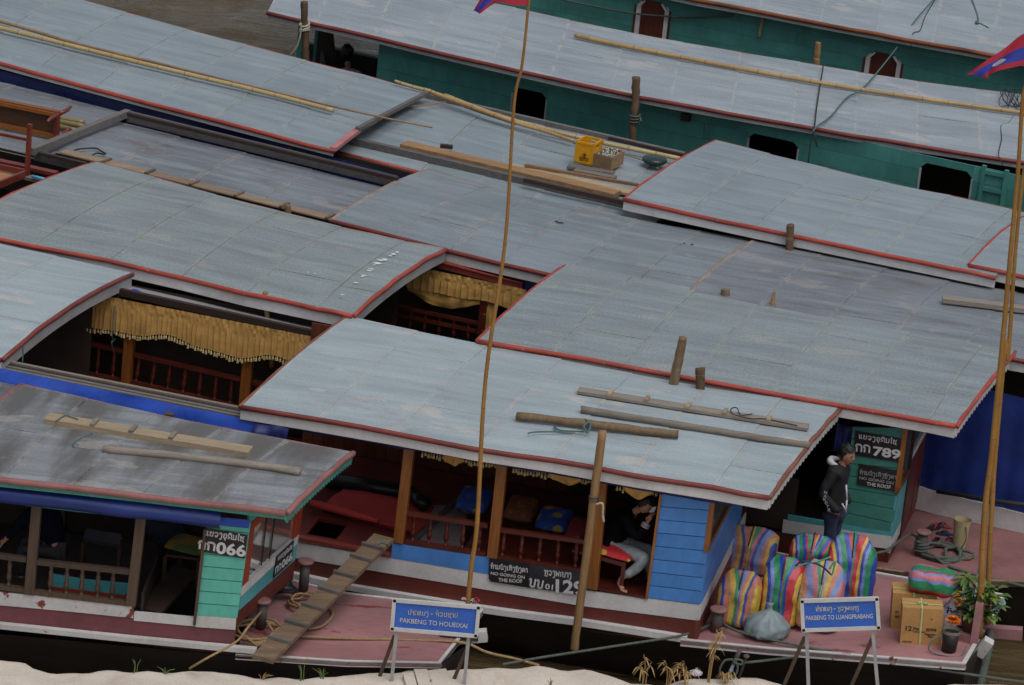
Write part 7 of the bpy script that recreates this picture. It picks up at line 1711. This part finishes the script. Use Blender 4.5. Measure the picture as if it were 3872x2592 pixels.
for k in range(5):
    o = L_(4.705+.017*k, .235-.003*k, .757); toes.tube([o, o - ey*.03 + ex*.008, o - ey*(.05-.005*abs(k-3)) + ex*.012 - UP*.008], [.011,.011,.008] if k < 4 else [.014,.014,.01], 7)
hnd = hand_chain(None, None, L_(4.9,.46,1.58), UP*.8 + ex*.3 - ey*.2, ex*.6+ey*.6, ex*.4 + ey*.7, .95)
V, Fc = fuse([skinned(body, ed, 'pel'), (toes.V, toes.F), hnd] + hp, .007); mesh('body', V, Fc, SKIN, T, True)
face(hc, hax, T, .92); hair(hc, hax, T, .92, .5, .3, .015)
NJ = paint('dark_navy_jacket', (.0025,.003,.0045), .9, .3, 4, bmp=.4, spec=.1); PJ = paint('pale_washed_jeans', (.27,.31,.34), .85, .2, 5, ((.34,.38,.4), .62, 6), bmp=.5)
jk = {'pel': (L_(4.48,.7,1.14), (.16,.14)), 'waist': (L_(4.5,.7,1.28), (.155,.135)), 'chest': (L_(4.57,.68,1.46), (.16,.13)), 'up': (L_(4.64,.65,1.56), .1), 'nk': (L_(4.7,.62,1.61), .065),
      'sr': (L_(4.62,.5,1.54), .075), 'er': (L_(4.8,.4,1.35), .062), 'wr': (L_(4.88,.45,1.535), .045), 'sl': (L_(4.6,.86,1.52), .075), 'el': (L_(4.46,.8,1.3), .06), 'er2': (L_(4.42,.5,1.2), .05), 'wl': (L_(4.47,.42,1.09), .042)}
V, Fc = fuse([skinned(jk, [('pel','waist'), ('waist','chest'), ('chest','up'), ('up','nk'), ('up','sr'), ('sr','er'), ('er','wr'), ('up','sl'), ('sl','el'), ('el','er2'), ('er2','wl')], 'waist')], .012); V = [v + Vector((1,1,0))*.008*mn.noise(v*10) for v in V]; mesh('jacket', V, Fc, NJ, T, True)
tr = {'pel': (L_(4.5,.7,1.1), (.14,.12)), 'hr': (L_(4.55,.6,1.1), .098), 'mr': (L_(4.78,.47,1.13), .088), 'kr': (knee, .076), 'cr': (L_(4.84,.35,1.0), .066), 'ar': (L_(4.71,.34,.88), .055), 'hl': (L_(4.52,.84,1.09), .09), 'kl': (L_(4.95,.8,1.08), .07), 'al': (L_(4.92,.85,.74), .055)}
V, Fc = fuse([skinned(tr, [('pel','hr'), ('hr','mr'), ('mr','kr'), ('kr','cr'), ('cr','ar'), ('pel','hl'), ('hl','kl'), ('kl','al')], 'pel')], .011); V = [v + Vector((1,1,1))*.008*mn.noise(v*13) for v in V]; mesh('jeans', V, Fc, PJ, T, True)
for a, c in ((L_(4.868,.442,1.5), L_(4.885,.452,1.545)),):
    for k in range(3): 
        p = lerp(a, c, k/2.4); MB().tube([p, p+(c-a).normalized()*.008], .052, 12).build('cuff_stripe', HOOD, T, True)
for k in range(3): 
    p = lerp(L_(4.46,.44,1.13), L_(4.468,.425,1.1), k/2); MB().tube([p, p+UP*.006], .047, 12).build('cuff_stripe', HOOD, T, True)
tag(MB().prism([L_(4.9,.44,1.69), L_(4.96,.43,1.71), L_(4.98,.44,1.78), L_(4.93,.45,1.76)], ey*.004).build('paper', paint('white_paper', (.5,.5,.55), .7, .05, 4)), 'small white paper held up by the seated person', 'paper')
# --- person at the stern of the teal boat, seen from behind
T = thing('person', 'person in grey shirt with black hair seen from behind at the teal stern', 'person', bT.L(.1,1.15,.58))
L2 = bT.L; dx = .02; 
hc = L2(.03,1.12,1.99); bd_ = (bT.n*.75 - bT.x*.65).normalized(); hp, hax = head_shape(hc, bd_, UP, .98)
body = {'pel': (L2(.12,1.15,1.15), .13), 'chest': (L2(.1,1.15,1.5), (.11,.09)), 'neck': (L2(.07,1.14,1.76), .052), 'nk2': (L2(.05,1.13,1.86), .05), 'hr': (L2(.05,1.15,1.1), .085), 'kr': (L2(-.2,1.4,1.0), .06), 'ar': (L2(-.2,1.45,.65), .04), 'hl': (L2(.2,1.15,1.1), .085), 'kl': (L2(.0,1.45,1.0), .06), 'al': (L2(0,1.5,.65), .04),
        'sl': (L2(-.06,1.12,1.6), .045), 'el': (L2(-.2,1.2,1.42), .042), 'wl': (L2(-.3,1.4,1.4), .03), 'sr': (L2(.24,1.18,1.6), .045), 'er': (L2(.35,1.25,1.4), .042), 'wr': (L2(.2,1.5,1.35), .03)}
ed = [('pel','chest'), ('chest','neck'), ('neck','nk2'), ('pel','hr'), ('hr','kr'), ('kr','ar'), ('pel','hl'), ('hl','kl'), ('kl','al'), ('chest','sl'), ('sl','el'), ('el','wl'), ('chest','sr'), ('sr','er'), ('er','wr')]
V, Fc = fuse([skinned(body, ed, 'pel')] + hp, .009); mesh('body', V, Fc, SKIN, T, True); face(hc, hax, T, .98); hair(hc, hax, T, 1.08, .75, .3, .02)
MB().lathe(hc - bd_*.09 + UP*.06 + bT.x*.05, UP - bd_*.6, [(0,.02),(.02,.045),(.05,.05),(.08,.02)], 9).build('hair_bun', HAIR, T, True)
MB().lathe(hc + UP*.12, UP+bT.x*.3, [(0,.02),(.04,.004)], 6).build('hair_tuft', HAIR, T, True)
sh = {'pel': (L2(.12,1.15,1.15), (.16,.13)), 'chest': (L2(.1,1.15,1.5), (.175,.135)), 'up': (L2(.08,1.15,1.68), (.12,.1)), 'nk': (L2(.07,1.14,1.76), .066), 'sl': (L2(-.09,1.1,1.64), .08), 'el': (L2(-.2,1.2,1.42), .062), 'sr': (L2(.27,1.2,1.64), .08), 'er': (L2(.35,1.25,1.4), .062)}
V, Fc = fuse([skinned(sh, [('pel','chest'), ('chest','up'), ('up','nk'), ('up','sl'), ('sl','el'), ('up','sr'), ('sr','er')], 'chest')], .012); mesh('shirt', V, Fc, paint('grey_shirt_cloth', (.4,.4,.43), .85, .2, 5, bmp=.4), T, True)
# helmsman's seat back and dark engine cover
T = thing('stern_seat', 'dark curved seat back beside the person at the stern', 'seat', L2(-.4,1.6,.6))
MB().grid(14, 6, lambda a, c: L2(-.75+.55*a, 1.75-.1*math.sin(a*3.14), 1.15+.6*c*(1-.55*math.sin(a*2.4))) ).grid(14, 6, lambda a, c: L2(-.75+.55*a, 1.8-.1*math.sin(a*3.14), 1.15+.6*c*(1-.55*math.sin(a*2.4))), True).build('seat_back', paint('grey_metal_seat', (.06,.055,.055), .5, .2, 4), T, True)
MB().beam(L2(-.5,1.75,.58), L2(-.5,1.75,1.2), .06, .06).build('seat_post', INSHADE, T)
tag(MB().prism([L2(-.9,1.9,2.3), L2(-.72,1.9,2.3), L2(-.35,1.85,.7), L2(-.9,1.85,.7)], bT.n*.08).build('dark_cowl', INSHADE), 'dark slanting panel under the teal boat roof end', 'panel')
# --- person inside the dark roofed boat: navy sleeve reaching to the rail
SA = b066.side(.75)
T = thing('person', 'person in navy jacket reaching down inside the dark roofed boat', 'person', b066.L(.6,1.0,.6))
hd_, elb, sho = SA.hit(A1(40,700)), SA.hit(A1(170,560)), SA.hit(A1(370,330))
M2 = b066.L; sx, sz = (sho - Vector((b066.o.x, b066.o.y, 0))).dot(b066.x), sho.z
pel = M2(sx+.3,1.0,1.02); ch_ = M2(sx+.2,.95,sz-.05); hc = M2(sx+.12,.95,sz+.3)
body = {'pel': (pel, .12), 'chest': (ch_, .1), 'neck': (lerp(ch_, hc, .6), .05), 'hr': (pel-b066.n*.1, .085), 'kr': (pel-b066.n*.12-b066.x*.38, .06), 'ar': (pel-b066.n*.12-b066.x*.36-UP*.38, .04), 'hl': (pel+b066.n*.1, .085), 'kl': (pel+b066.n*.12-b066.x*.38, .06), 'al': (pel+b066.n*.12-b066.x*.36-UP*.38, .04), 's': (sho, .06), 'e': (elb, .042), 'w': (lerp(elb, hd_, .8), .03), 's2': (ch_+b066.n*.2, .06), 'e2': (ch_+b066.n*.25-UP*.25, .042), 'w2': (ch_+b066.n*.1-UP*.35-b066.x*.15, .03)}
hp, hax = head_shape(hc, -b066.x - UP*.3, UP, .95)
hnd = hand_chain(None, None, lerp(elb, hd_, .8), hd_-elb, b066.n, UP*-1 - b066.x*.3, .95)
V, Fc = fuse([skinned(body, [('pel','chest'), ('chest','neck'), ('pel','hr'), ('hr','kr'), ('kr','ar'), ('pel','hl'), ('hl','kl'), ('kl','al'), ('chest','s'), ('s','e'), ('e','w'), ('chest','s2'), ('s2','e2'), ('e2','w2')], 'pel'), hnd] + hp, .009); mesh('body', V, Fc, SKIN, T, True)
face(hc, hax, T, .95); hair(hc, hax, T, .95, .5, .3)
NV_ = paint('navy_jacket_cloth', (.004,.0055,.014), .9, .3, 4, bmp=.4, spec=.1)
jk = {'pel': (pel, .15), 'chest': (ch_, .155), 'nk': (lerp(ch_, hc, .5), .06), 's': (sho, .08), 'e': (elb, .06), 'w': (lerp(elb, hd_, .62), .045), 's2': (ch_+b066.n*.2, .08), 'e2': (ch_+b066.n*.25-UP*.25, .06), 'w2': (ch_+b066.n*.1-UP*.35-b066.x*.13, .045)}
V, Fc = fuse([skinned(jk, [('pel','chest'), ('chest','nk'), ('chest','s'), ('s','e'), ('e','w'), ('chest','s2'), ('s2','e2'), ('e2','w2')], 'chest')], .012); mesh('jacket', V, Fc, NV_, T, True)
tr = {'pel': (pel, .14), 'hr': (pel-b066.n*.1, .1), 'kr': (pel-b066.n*.12-b066.x*.38, .075), 'ar': (pel-b066.n*.12-b066.x*.36-UP*.36, .055), 'hl': (pel+b066.n*.1, .1), 'kl': (pel+b066.n*.12-b066.x*.38, .075), 'al': (pel+b066.n*.12-b066.x*.36-UP*.36, .055)}
V, Fc = fuse([skinned(tr, [('pel','hr'), ('hr','kr'), ('kr','ar'), ('pel','hl'), ('hl','kl'), ('kl','al')], 'pel')], .012); mesh('trousers', V, Fc, SANDAL[0], T, True)
